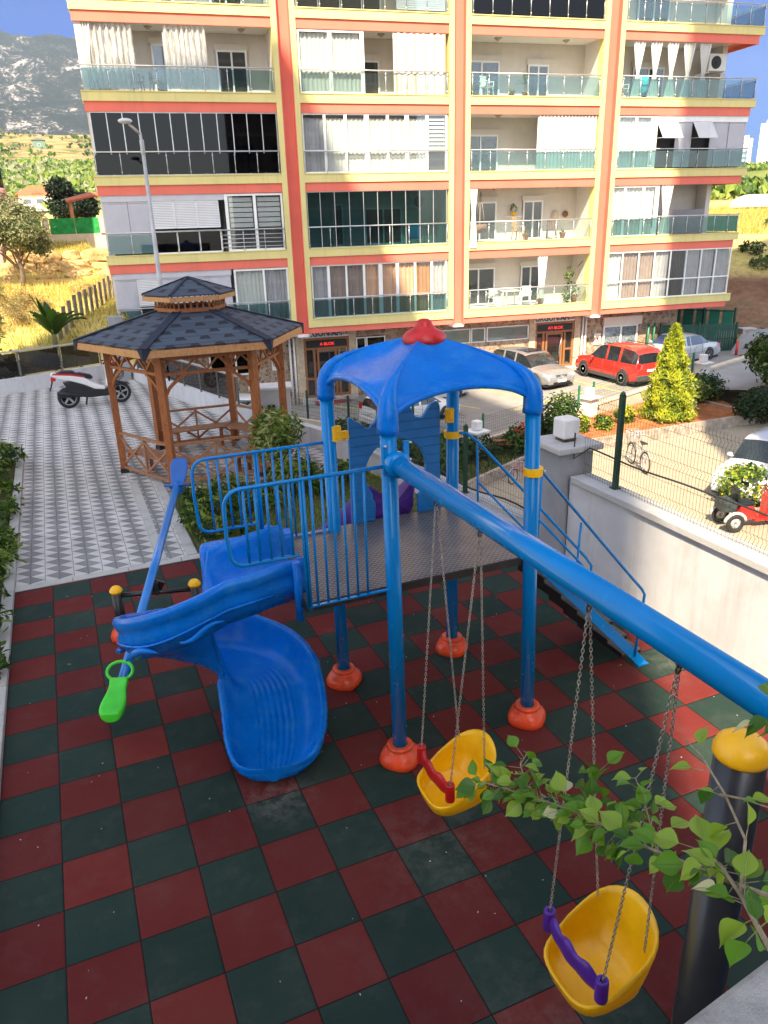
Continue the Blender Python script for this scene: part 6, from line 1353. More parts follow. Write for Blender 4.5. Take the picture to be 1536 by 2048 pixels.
# low parking wall with pillars and fence
def zcap(x): return -2.62+(x-14.75)*.0085*2
W_=thing('parking_wall','low plastered wall between the parking lot and the lower garden','wall',(21,18.9,-3.3))
wp=[(14.75,17.55),(20.9,19.05),(28.7,20.95),(44,24.7)]
for a,b in zip(wp,wp[1:]):
    d=(Vector(b)-Vector(a)).normalized();q=Vector((-d.y,d.x))*.22
    mb=MB();za=zlot(*a)+.10;zb=zlot(*b)+.10
    mb.add([(a[0],a[1],-3.4),(b[0],b[1],-3.4),(b[0]+q.x,b[1]+q.y,-3.4),(a[0]+q.x,a[1]+q.y,-3.4),(a[0],a[1],za),(b[0],b[1],zb),(b[0]+q.x,b[1]+q.y,zb),(a[0]+q.x,a[1]+q.y,za)],[(0,3,2,1),(4,5,6,7),(0,1,5,4),(1,2,6,5),(2,3,7,6),(3,0,4,7)]);obj('wall_face',mb,pm('stained_plaster',(.52,.45,.36),.9,var=.12,vs=1.2,dirt=(.30,.25,.20),ds=1.4,bump=.3,bs=60),W_)
    mb=MB();q2=q*1.2;o_=-q*.15;mb.add([(a[0]+o_.x,a[1]+o_.y,za),(b[0]+o_.x,b[1]+o_.y,zb),(b[0]+q2.x,b[1]+q2.y,zb),(a[0]+q2.x,a[1]+q2.y,za),(a[0]+o_.x,a[1]+o_.y,za+.07),(b[0]+o_.x,b[1]+o_.y,zb+.07),(b[0]+q2.x,b[1]+q2.y,zb+.07),(a[0]+q2.x,a[1]+q2.y,za+.07)],[(0,3,2,1),(4,5,6,7),(0,1,5,4),(1,2,6,5),(2,3,7,6),(3,0,4,7)]);obj('cap',mb,pm('wall_cap_pale',(.60,.52,.42),.85,var=.12,vs=3,dirt=(.4,.33,.26),ds=2),W_)
W2=thing('parking_wall','low wall carrying a mesh fence left of the first lamp pillar','wall',(12,21.5,-3.4))
mb=MB();wall_run(mb,[(14.6,17.6),(9.8,25.5)],.2,-3.6,-3.0,-1);obj('wall_face',mb,MC['stained_plaster'],W2)
for i,(x,y,lab) in enumerate([(14.65,17.5,'white lamp pillar of the parking wall seen behind the tower'),(20.75,18.95,'white lamp pillar of the parking wall in front of the red car'),(28.65,20.85,'white lamp pillar of the parking wall right of the conifer'),]):
    zt_=zlot(x,y)+.55;t=thing('lamp_pillar',lab,'pillar',(x,y,-3.4))
    mb=MB();mb.box((x,y,(zt_-3.4)/2),(.50,.50,zt_+3.4),.24);obj('pillar_shaft',mb,pm('pillar_white_paint',(.72,.70,.67),.8,var=.05),t);mb=MB();mb.box((x,y,zt_+.03),(.72,.72,.07),.24);obj('cap',mb,MC['pillar_white_paint'],t,bevel=.01)
    mb=MB();mb.box((x,y,zt_+.25),(.30,.30,.34),.24);obj('lamp_shade',mb,MC['lamp_opal_plastic'],t,bevel=.03)
zw=lambda x,y:zlot(x,y)+.17
mesh_fence('mesh_fence','green mesh fence on the parking wall between the first and second lamp pillars',[(15.0,17.75),(20.4,19.05)],.85,[(20.3,19.05),(15.05,17.75)],step=.10,r=.004,zf=zw,pm_=M_gpost2,postr=.035)
mesh_fence('mesh_fence','green mesh fence on the parking wall behind the conifer',[(21.1,19.22),(28.3,20.97)],.85,[(21.15,19.22),(28.1,20.92)],step=.10,r=.004,zf=zw,pm_=M_gpost2,postr=.035)
mesh_fence('mesh_fence','dark mesh fence left of the first lamp pillar in front of the white hatchback',[(14.4,17.9),(9.85,25.4)],1.1,[(14.2,18.2),(13.2,19.9),(11.55,22.6),(10.4,24.5)],step=.09,r=.004,zf=lambda x,y:-3.0,postr=.04)
# ---------------------------------------------------------------- cars
def carmat(n,c,metal=.0): return pm(n,c,.3,metal=metal,var=.03,vs=1,coat=.8)
M_tyre=pm('tyre_rubber',(.018,.018,.018),.8,var=.2);M_rim=pm('alloy_rim',(.55,.55,.56),.4,metal=.3,var=.1);M_carglass=pm('car_glass_dark',(.015,.02,.024),.06,var=.2,spec=.9);M_cars_trim=pm('car_trim_grey',(.06,.06,.065),.6,var=.1)
M_head=pm('headlight_lens',(.62,.66,.70),.1,var=.1,metal=.2);M_tail=pm('tail_light_red',(.50,.015,.015),.15,var=.1);M_plate=pm('number_plate',(.75,.75,.73),.5,var=.05)
def car(name,label,cat,loc,rz,paint,kind='suv',L=4.4,W=1.8,Hh=1.65,rails=False,grille=False,cladding=False,scale=1.0,glassm_=None,group=None):
    t=thing(name,label,cat,loc,rz,group,world=False);t.scale=(scale,)*3
    h=L/2
    if kind=='sedan': S_=[(-1,.62,.62,0),(-.97,.80,.80,0),(-.80,.95,.95,0),(-.62,.98,1.00,0),(-.56,.98,1.06,1),(-.36,.97,1.38,1),(-.28,.96,1.42,2),(-.02,.95,1.44,2),(.0,.95,1.44,2),(.10,.94,1.42,2),(.14,.93,1.38,1),(.40,.93,.98,1),(.45,.92,.94,0),(.75,.85,.86,0),(.93,.74,.75,0),(1,.55,.56,0)]
    elif kind=='suv': S_=[(-1,.75,.75,0),(-.975,1.00,1.02,1),(-.93,1.02,1.45,1),(-.82,1.02,1.60,2),(-.5,1.01,1.66,2),(-.44,1.01,1.665,2),(-.1,1.0,1.665,2),(-.05,1.0,1.66,2),(.12,.99,1.62,2),(.20,.99,1.56,1),(.47,.99,1.05,1),(.52,.98,1.02,0),(.78,.93,.95,0),(.93,.84,.86,0),(1,.62,.63,0)]
    else: S_=[(-1,.65,.65,0),(-.97,.92,.95,1),(-.88,.95,1.25,1),(-.75,.95,1.42,2),(-.45,.95,1.47,2),(-.40,.95,1.475,2),(-.05,.94,1.48,2),(.0,.94,1.475,2),(.15,.93,1.44,2),(.22,.93,1.36,1),(.50,.92,.97,1),(.55,.90,.93,0),(.80,.82,.84,0),(.94,.72,.74,0),(1,.52,.53,0)]
    k=Hh/max(s[2] for s in S_)
    rows=[];st=[]
    for (x,zb,zt_,c) in S_:
        X=x*h;wf=1-.10*abs(x)**5-(.05*abs(x)**2);w_=W/2*wf;zb*=k;zt_*=k
        tum=.80 if zt_-zb>.15 else (.86 if zt_-zb>.03 else .93)
        zlow=.20 if abs(x)<.9 else .28
        rows.append([(X,-w_*.93,zlow),(X,-w_,zlow+.12),(X,-w_*1.0,zb*.62+.06),(X,-w_*.965,zb),(X,-w_*tum,zt_-.02),(X,-w_*tum*.55,zt_+.025 if c else zt_+.015),(X,0,zt_+.035 if c else zt_+.03)]+
                    [(X,w_*tum*.55,zt_+.025 if c else zt_+.015),(X,w_*tum,zt_-.02),(X,w_*.965,zb),(X,w_*1.0,zb*.62+.06),(X,w_,zlow+.12),(X,w_*.93,zlow)])
        st.append((x,c))
    body=MB();gl_s=MB();gl_f=MB();gl_r=MB();nV=13;vs=[v for r_ in rows for v in r_]
    bf=[];sf=[];ff=[];rf=[]
    nS=len(rows);n2=[i for i in range(nS) if st[i][1]==2];i0,i1=n2[0],n2[-1]
    for i in range(nS-1):
        for j in range(nV-1):
            q=(i*nV+j,(i+1)*nV+j,(i+1)*nV+j+1,i*nV+j+1);cc=(st[i][1],st[i+1][1])
            side=j in(3,8);top=j in(4,5,6,7)
            if side and cc[0]>0 and cc[1]>0 and abs(st[i][0]-st[i+1][0])>.065: sf.append(q)
            elif top and cc[0]==1 and cc[1]==1 and abs(st[i][0]-st[i+1][0])>.03: (ff if st[i][0]>0 else rf).append(q)
            else: bf.append(q)
    body.add(vs,bf,True);body.add([rows[0][j] for j in range(nV)],[tuple(range(nV))]);body.add([rows[-1][j] for j in range(nV)],[tuple(range(nV))[::-1]])
    b=obj('body',body,paint,t,bevel=None)
    def shrink(fs,nm,mat):
        m_=MB()
        for q in fs:
            P=[Vector(vs[i]) for i in q];c=sum(P,Vector())/4;n_=(P[1]-P[0]).cross(P[2]-P[0])
            if n_.length>1e-9:n_.normalize()
            m_.add(P,[(0,1,2,3)])
        return obj(nm,m_,mat,t)
    G=glassm_ or M_carglass
    shrink(ff,'windscreen',G);shrink(rf,'rear_window',G)
    lft=[q for q in sf if vs[q[0]][1]<0];rgt=[q for q in sf if vs[q[0]][1]>0]
    for side_ in (lft,rgt):
        for q in side_: shrink([q],'side_window',G)
    # pillars between side windows
    wx=(.62*h+.02,-.60*h)
    R_=.335 if kind!='sedan' else .325
    for wxk in (wx if kind!='sedan' else (.64*h,-.58*h)):
        for s_ in(-1,1):
            y=s_*(W/2*.985)
            mb=MB();mb.lathe([(.0001,-.002),(R_+.065,-.002),(R_+.065,.012),(.0001,.012)],(wxk,y*.995,R_+.02),24,False,mat=Matrix.Rotation(R(90),3,'X'));obj('wheel_arch',mb,M_cars_trim if not cladding else M_cars_trim,t)
            mb=MB();mb.lathe([(R_-.12,-.11),(R_-.02,-.11),(R_,-.08),(R_,.08),(R_-.02,.11),(R_-.12,.11),(R_-.12,-.11)],(wxk,y-s_*.07,R_),26,mat=Matrix.Rotation(R(90),3,'X'));wl=obj('wheel',mb,M_tyre,t)
            mb=MB();yy=y+s_*.025;mb.tube([(wxk+(R_-.115)*math.cos(a),yy,R_+(R_-.115)*math.sin(a)) for a in [2*PI*q/20 for q in range(20)]],.018,6,False,True)
            for q in range(5): a=2*PI*q/5;mb.bar((wxk,yy,R_),(wxk+(R_-.12)*math.cos(a),yy,R_+(R_-.12)*math.sin(a)),.06,.03,(0,1,0))
            mb.lathe([(.05,-.02),(.05,.02)],(wxk,yy,R_),12,mat=Matrix.Rotation(R(90),3,'X'));mb.lathe([(R_-.13,0),(.001,0)],(wxk,yy-s_*.012,R_),16,False,mat=Matrix.Rotation(R(90),3,'X'));obj('rim',mb,M_rim,wl)
    fw=W/2*.88;zf_=S_[-2][1]*k
    for s_ in(-1,1):
        mb=MB();mb.box((h*.955,s_*fw*.80,zf_*.86),(.10,.34,.13),s_*-.25);obj('headlight',mb,M_head,t,bevel=.03)
        mb=MB();zz=(.95 if kind!='sedan' else .78)*k;mb.box((-h*.975,s_*fw*.86,zz),(.08,.20,.26 if kind!='sedan' else .14),s_*.2);obj('tail_light',mb,M_tail,t,bevel=.02)
        mb=MB();mb.sphere((h*.30,s_*(W/2+.10),1.02*k/1.0 if kind!='sedan' else .98),.10,10,6,sx=.7,sz=.75);mb.bar((h*.30,s_*(W/2-.06),.98*k),(h*.30,s_*(W/2+.08),1.0*k),.04,.04);obj('wing_mirror',mb,paint,t)
        mb=MB();mb.box((h*.10,s_*(W/2*.995),.80*k),(.16,.02,.03));mb.box((-h*.18,s_*(W/2*.995),.82*k),(.16,.02,.03));obj('door_handle',mb,paint if not cladding else M_cars_trim,t)
        mb=MB();[mb.tube([(xx*h,s_*(W/2*(1-.05*xx*xx)+.001),.34),(xx*h,s_*(W/2*(1-.05*xx*xx)*1.0),.62*k+.06),(xx*h,s_*(W/2*(1-.05*xx*xx)*.968),.97*k)],.007,5) for xx in (.40,.02,-.36)];mb.tube([(xx*h,s_*(W/2*(1-.05*xx*xx)+.003),.55*k) for xx in (-.8,-.5,-.2,.1,.4,.7)],.006,4);obj('door_seam',mb,M_cars_trim,t)
        if cladding: mb=MB();mb.bx(-h*.42,h*.44,s_*(W/2*.985)-.02,s_*(W/2*.985)+.02,.20,.36);obj('sill_cladding',mb,M_cars_trim,t,bevel=.01)
        if rails: mb=MB();zr=Hh+.05;mb.tube([(-h*.70,s_*W/2*.74,zr-.06),(-h*.62,s_*W/2*.74,zr),(h*.05,s_*W/2*.74,zr),(h*.13,s_*W/2*.74,zr-.07)],.018,6);obj('roof_rail',mb,M_black,t)
    mb=MB();mb.box((h*.985,0,.40),(.12,W*.82,.26));mb.box((-h*.985,0,.42),(.12,W*.86,.26));obj('bumper',mb,M_cars_trim if cladding else paint,t,bevel=.04,bseg=3)
    mb=MB();mb.box((h*1.012,0,.33),(.02,W*.55,.10));mb.box((h*.99,0,zf_*.80),(.04,.62,.20));g=obj('grille',mb,M_black,t,bevel=.015)
    if grille:
        mb=MB();X=h*.99+.03;mb.bar((X,-.27,zf_*.80-.09),(X,.27,zf_*.80+.09),.01,.02);mb.tube([(X+.01,.07*math.cos(a),zf_*.80+.07*math.sin(a)) for a in [2*PI*q/16 for q in range(16)]],.012,5,False,True)
        for q in range(9): mb.bx(X-.01,X,-.28+.065*q,-.27+.065*q,zf_*.80-.09,zf_*.80+.09)
        mb.bx(X-.01,X,-.31,.31,zf_*.80-.11,zf_*.80-.095);mb.bx(X-.01,X,-.31,.31,zf_*.80+.095,zf_*.80+.11);obj('emblem_and_bars',mb,M_alu,g)
        mb=MB();mb.box((-.15*h+.2,0,Hh+.028),(.85,.9,.02));obj('sunroof',mb,M_carglass,t)
    mb=MB();mb.box((h+.035,0,.42),(.02,.50,.11));mb.box((-h-.02,0,(.74 if kind!='sedan' else .62)*k),(.03,.50,.11));obj('number_plate',mb,M_plate,t)
    mb=MB();mb.bx(-h*.93,h*.93,-W*.44,W*.44,.15,.24);obj('underbody',mb,M_black,t)
    return t
car('red_car','glossy red estate car with roof rails parked beside the entrance, behind the conifer','car',(25.45,22.95,zlot(25.4,23)),R(90),carmat('car_red',(.50,.025,.015)),'suv',4.55,1.8,1.68,rails=True,cladding=True)
car('silver_car','silver-grey car facing the playground with open grille and emblem, left of the red car','car',(22.0,25.15,zlot(22,25)),R(-84),carmat('car_silver_beige',(.30,.30,.31),.45),'suv',4.5,1.85,1.5,grille=True)
car('white_suv','white car half hidden behind the blue canopy, its rear wheel showing','car',(16.1,25.4,zlot(16,25.4)),R(2),carmat('car_white',(.72,.72,.72)),'suv',4.4,1.85,1.65,cladding=False)
car('white_hatchback','white hatchback behind the mesh fence, red tail light showing left of the castle panel','car',(14.25,22.4,zlot(14,22.4)-.1),R(8),MC['car_white'],'hatch',4.1,1.75,1.45)
car('white_hatchback','white car seen through the tinted glass railing behind the gazebo','car',(7.0,26.4,zlot(7,26.4)),R(162),MC['car_white'],'hatch',4.2,1.78,1.45)
car('silver_sedan','silver sedan parked right of the conifer in front of the dark green gate','car',(29.9,23.95,zlot(29.9,24)),R(187),carmat('car_silver_blue',(.46,.48,.52),.2),'sedan',4.9,1.82,1.40,glassm_=pm('car_glass_blue',(.03,.06,.14),.06,var=.1,spec=.9))
car('white_car','white car at the right edge beside the yellow-green bushes','car',(20.75,9.95,-3.3),R(198),carmat('car_white_shade',(.62,.63,.68)),'suv',4.4,1.85,1.62)
# ---------------------------------------------------------------- bicycles and tricycle
def wheel_(mb,c,r_,ax,tr=.018):
    c=Vector(c);u=Vector((math.cos(ax),math.sin(ax),0));mb.tube([c+u*(r_*math.cos(a))+Vector((0,0,r_*math.sin(a))) for a in [2*PI*k/26 for k in range(26)]],tr,6,False,True)
def spokes(mb,c,r_,ax):
    c=Vector(c);u=Vector((math.cos(ax),math.sin(ax),0))
    for k in range(12): a=2*PI*k/12;mb.tube([c,c+u*(r_*math.cos(a))+Vector((0,0,r_*math.sin(a)))],.004,4)
def bike(name,label,loc,rz,frame,s=1.0,basket=True,tyre=None,group=None):
    t=thing(name,label,'bicycle',loc,rz,group,world=False);t.scale=(s,)*3
    for x in (-.52,.52):
        mb=MB();wheel_(mb,(x,0,.33),.31,0,.022);w_=obj('wheel',mb,tyre or M_tyre,t);mb=MB();spokes(mb,(x,0,.33),.3,0);wheel_(mb,(x,0,.33),.285,0,.010);obj('rim',mb,M_alu,w_)
        mb=MB();mb.tube([(x+.35*math.cos(a),0,.33+.35*math.sin(a)) for a in [R(20+i*16) for i in range(9)]],.02,6);obj('mudguard',mb,M_alu,t)
    mb=MB();mb.tube([(-.52,0,.33),(-.12,0,.30),(.40,0,.72),(-.20,0,.68),(-.12,0,.30)],.018,8);mb.tube([(-.52,0,.33),(-.20,0,.68)],.014,6);mb.tube([(.52,0,.33),(.40,0,.72),(.36,0,.92)],.018,8);mb.tube([(-.20,0,.66),(-.24,0,.84)],.014,8);obj('frame',mb,frame,t)
    mb=MB();mb.tube([(.22,-.28,.98),(.36,-.12,.96),(.37,0,.93),(.36,.12,.96),(.22,.28,.98)],.013,8);obj('handlebar',mb,M_alu,t)
    mb=MB();mb.prism([(-.38,-.10),(-.36,.10),(-.20,.06),(-.06,.02),(-.06,-.02),(-.20,-.06)],(0,0,.84),(1,0,0),(0,1,0),(0,0,.05));obj('saddle',mb,M_black,t,bevel=.015)
    mb=MB();wheel_(mb,(-.12,.05,.30),.09,0,.008);mb.bar((-.12,.07,.30),(-.06,.07,.16),.02,.02);mb.bar((-.12,-.07,.30),(-.18,-.07,.44),.02,.02);mb.box((-.05,.10,.15),(.09,.08,.02));mb.box((-.19,-.10,.45),(.09,.08,.02));obj('crank',mb,M_steel,t)
    if basket:
        mb=MB()
        for zz in (.80,.90,1.0,1.07): mb.tube([(.48+.0+sx*.13*(1+(zz-.8)*.4)+.03,sy*.16*(1+(zz-.8)*.4),zz) for sx,sy in((-1,-1),(1,-1),(1,1),(-1,1),(-1,-1))],.006,5,smooth=False)
        for k in range(16):
            a=2*PI*k/16;mb.tube([(.51+.14*max(-1,min(1,1.3*math.cos(a))),.17*max(-1,min(1,1.3*math.sin(a))),.8),(.51+.155*max(-1,min(1,1.3*math.cos(a))),.19*max(-1,min(1,1.3*math.sin(a))),1.07)],.004,4)
        obj('basket',mb,M_alu,t)
    return t
bike('bicycle','silver bicycle with wire basket leaning by the yellow-green bush',(18.5,13.3,-3.3),R(72),pm('bike_silver_lilac',(.42,.38,.46),.35,metal=.5,var=.1),1.12)
bike('childs_bicycle','pink children\'s bicycle lying against the lower garden kerb',(14.3,14.0,-3.3),R(200),pm('bike_pink',(.75,.12,.25),.4,var=.1),.78,False)
# red cargo tricycle
t=thing('tricycle','red cargo tricycle with dark seat and black rear box behind the mesh fence','tricycle',(17.6,7.9,-3.3),R(-18),world=False)
for (x,y) in ((-.55,-.38),(-.55,.38),(.75,0)):
    mb=MB();mb.lathe([(.17,-.045),(.235,-.04),(.255,0),(.235,.04),(.17,.045),(.17,-.045)],(x,y,.255),22,mat=Matrix.Rotation(R(90),3,'X'));w_=obj('wheel',mb,M_tyre,t);mb=MB();mb.lathe([(.17,-.03),(.04,-.045),(.04,.045),(.17,.03)],(x,y,.255),18,mat=Matrix.Rotation(R(90),3,'X'));obj('rim',mb,M_rim,w_)
    mb=MB();mb.tube([(x+.30*math.cos(a),y,.255+.30*math.sin(a)) for a in [R(15+i*17) for i in range(10)]],.045,8);obj('mudguard',mb,pm('mudguard_pale',(.55,.52,.5),.4,var=.1) if x<0 else M_red,t)
mb=MB();mb.prism([(-.35,.28),(-.35,.66),(.02,.66),(.12,.50),(.12,.28)],(0,.22,0),(1,0,0),(0,0,1),(0,-.44,0));mb.prism([(.12,.20),(.12,.30),(.42,.30),(.42,.20)],(0,.2,0),(1,0,0),(0,0,1),(0,-.4,0));mb.prism([(.42,.2),(.44,.85),(.56,.95),(.60,.8),(.58,.4),(.52,.2)],(0,.2,0),(1,0,0),(0,0,1),(0,-.4,0));obj('body',mb,pm('trike_red',(.62,.02,.015),.3,var=.05,coat=.6),t,bevel=.03)
mb=MB();mb.box((-.17,0,.71),(.46,.42,.10));mb.box((-.42,0,.95),(.08,.40,.42),ry=-.2);obj('seat',mb,M_black,t,bevel=.03)
mb=MB();mb.box((-.66,0,.68),(.36,.54,.28));obj('rear_box',mb,pm('box_dark_plastic',(.035,.045,.05),.5,var=.25,vs=6),t,bevel=.02)
mb=MB();mb.tube([(.50,-.32,1.05),(.58,-.15,1.08),(.60,0,1.02),(.58,.15,1.08),(.50,.32,1.05)],.016,8);mb.tube([(.60,0,1.02),(.75,0,.26)],.025,8);hb=obj('handlebar',mb,M_black,t)
for s_ in(-1,1): mb=MB();mb.tube([(.56,s_*.22,1.07),(.56,s_*.26,1.22)],.008,5);mb.sphere((.56,s_*.28,1.25),.06,10,6,sx=.4);obj('mirror',mb,M_black,hb)
# ---------------------------------------------------------------- right-hand gate, fence, bollards, pier
M_dkgreen=pm('gate_green',(.008,.065,.045),.5,var=.15,vs=6);M_fgreen=pm('screen_green',(.01,.17,.11),.6,var=.12,vs=3)
def panel_fence(name,label,cat,a,b,z0,h,mat,posts,slatw=.1,zt2=None):
    t=thing(name,label,cat,(a[0],a[1],z0));a=Vector(a);b=Vector(b);L=(b-a).length;n=int(L/slatw);mb=MB()
    for i in range(n):
        p=a.lerp(b,(i+.06)/n);q=a.lerp(b,(i+.86)/n);zz=(i%2)*.0
        mb.bar((p.x,p.y,z0+h/2),(q.x,q.y,z0+h/2),.03,h)
    obj('panel',mb,mat,t)
    mb=MB()
    for f in (.04,.5,.96): mb.bar((a.x,a.y,z0+h*f),(b.x,b.y,z0+h*f),.06,.06)
    obj('rail',mb,M_gpost,t)
    for k in range(posts+1):
        p=a.lerp(b,k/posts);mb=MB();mb.box((p.x,p.y,z0+h*.52),(.10,.10,h*1.08));obj('post',mb,M_gpost,t)
    return t
panel_fence('sliding_gate','dark green slatted sliding gate behind the silver sedan','gate',(30.6,25.9),(34.1,24.15),-2.25,1.5,M_dkgreen,2,.12)
panel_fence('screen_fence','bright green screened fence running behind the sliding gate','fence',(32.4,29.2),(35.0,25.2),-2.2,2.0,M_fgreen,3,.6)
t=thing('stone_pier','short stone-clad gate pier at the right end of the sliding gate','pier',(34.9,24.3,-2.2));mb=MB();mb.box((35.0,24.3,-1.65),(.7,.5,1.1),-.3);obj('pier',mb,pm('pier_stone',(.34,.30,.26),.9,var=.35,vs=4),t);mb=MB();mb.box((35.0,24.3,-1.08),(.8,.6,.06),-.3);obj('cap',mb,M_kerb,t)
mb=MB();mb.box((36.2,24.6,-1.62),(.5,.4,.3),-.3);mb.box((36.6,24.7,-1.45),(.12,.3,.5),-.3);tag(obj('gate_motor',mb,M_black,bevel=.03),'black motor box beside the stone gate pier','gate motor')
for i,(x,y,lab) in enumerate([(33.15,23.1,'red bollard on the asphalt in front of the sliding gate'),(35.9,24.0,'red bollard beside the road behind the dark tree')]):
    z=zlot(x,y);t=thing('bollard',lab,'bollard',(x,y,z));mb=MB();mb.tube([(x,y,z),(x,y,z+.72)],.07,12);obj('tube',mb,pm('bollard_red',(.55,.03,.02),.5,var=.1),t)
# ---------------------------------------------------------------- hillside things at the left
def tz(x,y): return H(x,y)
t=thing('boundary_wall','pale wall with two bright green hedge panels above the dry slope','wall',(3,52.1,3.6))
M_pw=pm('pale_wall',(.66,.56,.42),.85,var=.06);M_astro=pm('artificial_hedge',(.02,.30,.07),.95,var=.25,vs=4,bump=.8,bs=30)
mb=MB();mb.bx(-1.5,5.9,52.1,52.4,2.6,4.62);mb.bx(1.35,1.78,52.0,52.5,4.62,5.66);mb.bx(4.95,5.9,52.0,52.5,4.62,5.66);obj('wall_face',mb,M_pw,t)
for a,b in ((-1.5,1.3),(1.82,3.38),(3.42,4.92)): mb=MB();mb.bx(a,b,52.15,52.25,4.62,5.62);obj('green_panel',mb,M_astro,t)
t=thing('pergola','terrace pergola with orange tiled roof beside the dark tree','pergola',(4.6,56,5))
M_tileroof=pm('roof_tiles',(.50,.12,.05),.8,var=.2,vs=6,bump=.5,bs=20);M_pergw=pm('pergola_wood',(.50,.20,.10),.7,var=.1)
mb=MB();mb.add([(3.25,55.5,6.72),(5.0,55.5,7.08),(8,55.5,6.7),(8,58.5,7.0),(5.0,58.5,7.4),(3.25,58.5,7.0)],[(0,1,4,5),(1,2,3,4)]);obj('roof',mb,M_tileroof,t,solid=.12)
for x,y in ((3.5,55.7),(7.7,55.7),(3.5,58.2),(7.7,58.2)): mb=MB();mb.bx(x-.08,x+.08,y-.08,y+.08,4.8,6.8);obj('post',mb,M_pergw,t)
def tree(name,label,loc,trunk,hh,crown,n,L,W,mats,seed,lobes=20,clump=.26,cat='tree',lean=0):
    t=thing(name,label,cat,loc);rnd=random.Random(seed);mb=MB()
    for (cx,cy,cz,rx,ry,rz,fr) in crown: blob(mb,(loc[0]+cx,loc[1]+cy,loc[2]+cz),rx,ry,rz,int(n*fr),L,W,rnd,len(mats),clump,.35,lobes)
    obj('crown',mb,mats,t);mb=MB()
    base=Vector(loc);top=base+Vector((lean,0,hh));mb.tube([base-Vector((0,0,.3)),base.lerp(top,.5)+Vector((.1,0,0)),top],[trunk,trunk*.75,trunk*.4],10)
    for (cx,cy,cz,rx,ry,rz,fr) in crown:
        for k in range(4):
            a=rnd.uniform(0,2*PI);e=base+Vector((cx+rx*.6*math.cos(a),cy+ry*.6*math.sin(a),cz+rz*rnd.uniform(-.3,.6)));s=base.lerp(top,rnd.uniform(.4,.9));mb.tube([s,s.lerp(e,.5)+Vector((0,0,.15)),e],[trunk*.35,trunk*.22,.01],6)
    obj('trunk',mb,M_bark,t);return t
tree('olive_tree','grey-green olive tree on the dry slope at the left','' or (-.1,38.6,2.1),.16,1.9,[(0,0,3.0,2.0,1.8,1.15,.5),(-1.3,.2,2.7,1.2,1.2,.9,.2),(1.1,0,2.3,.9,.9,.8,.15),(.1,0,3.9,1.2,1.1,.7,.15)],9000,.20,.07,LO,201)
tree('dark_tree','dark dense tree standing behind the pergola on the hillside','' or (3.9,66,H(3.9,66)),.25,2.2,[(0,0,1.9,1.8,1.7,1.4,.5),(-.6,0,3.0,1.1,1.1,.8,.2),(1.1,0,1.5,1.2,1.1,1.0,.2),(-.9,0,1.3,.9,.9,.9,.1)],9000,.30,.16,LD,202)
tree('pine_tree','yellow-green feathery tree cut by the left edge of the picture','' or (-1.25,22.6,-.6),.14,3.0,[(0,0,3.9,.95,1.0,1.5,.6),(.1,0,2.6,.8,.9,.8,.4)],5000,.26,.03,[LY[1],LG[0],LO[1]],203)
for i,(x,y,s,lab,mt) in enumerate([(1.0,41.8,.55,'small dry grey bush on the golden slope above the banana plant',LB),(2.6,33.5,.5,'small dry shrub on the golden slope near the slat fence',LB),(-.3,31,.8,'sprawling brown dead shrub behind the glass railing at the left',LB),(-1.6,27.5,1.0,'brown twiggy shrub behind the glass railing at the far left edge',LB),(.2,28.3,.8,'reddish brown dry shrub left of the banana plant',LB)]):
    shrub('dry_shrub',lab,'shrub',(x,y,H(x,y)-.1),1.2*s,1.1*s,.85*s,1500 if i>1 else 700,.22,.02,mt,seed=210+i,lobes=14,group=None)
for i,(x,y,s) in enumerate([(-2.2,24.2,1.0),(-.8,23.6,1.1),(.5,23.9,1.0),(1.5,24.0,.7),(-3.2,23.5,1.0)]):
    shrub('dark_shrub',['dark shrub behind the middle panes of the far glass railing','dark shrub behind the glass railing, left of the scooter','dark shrub behind the glass railing beside the banana plant','small dark shrub behind the glass railing above the scooter','dark shrub behind the leftmost visible pane of the glass railing'][i],'shrub',(x,y,-.9),.85*s,.7*s,.85*s,1300,.18,.07,[LD[1],LG[2],LO[2]],seed=230+i,group='dark shrubs behind the glass railing')
grass_patch('dry_grass','golden dry grass covering the hillside behind the terrace',-6,6,24,52,lambda x,y:H(x,y)-.03,26000,.28,[leafm('golden_grass',(.62,.44,.14)),leafm('golden_grass2',(.50,.40,.10)),leafm('green_grass_dry',(.25,.27,.06))],seed=9,w_=.02)
grass_patch('dry_grass','golden dry grass on the bank beyond the road at the right',40,75,36,62,lambda x,y:H(x,y)-.03,22000,.5,[leafm('golden_grass',(.62,.44,.14)),leafm('golden_grass2',(.50,.40,.10)),leafm('green_grass_dry',(.25,.27,.06))],seed=10,w_=.03,poly=lambda x,y: math.hypot(x-1.2,y+5.8)>54)
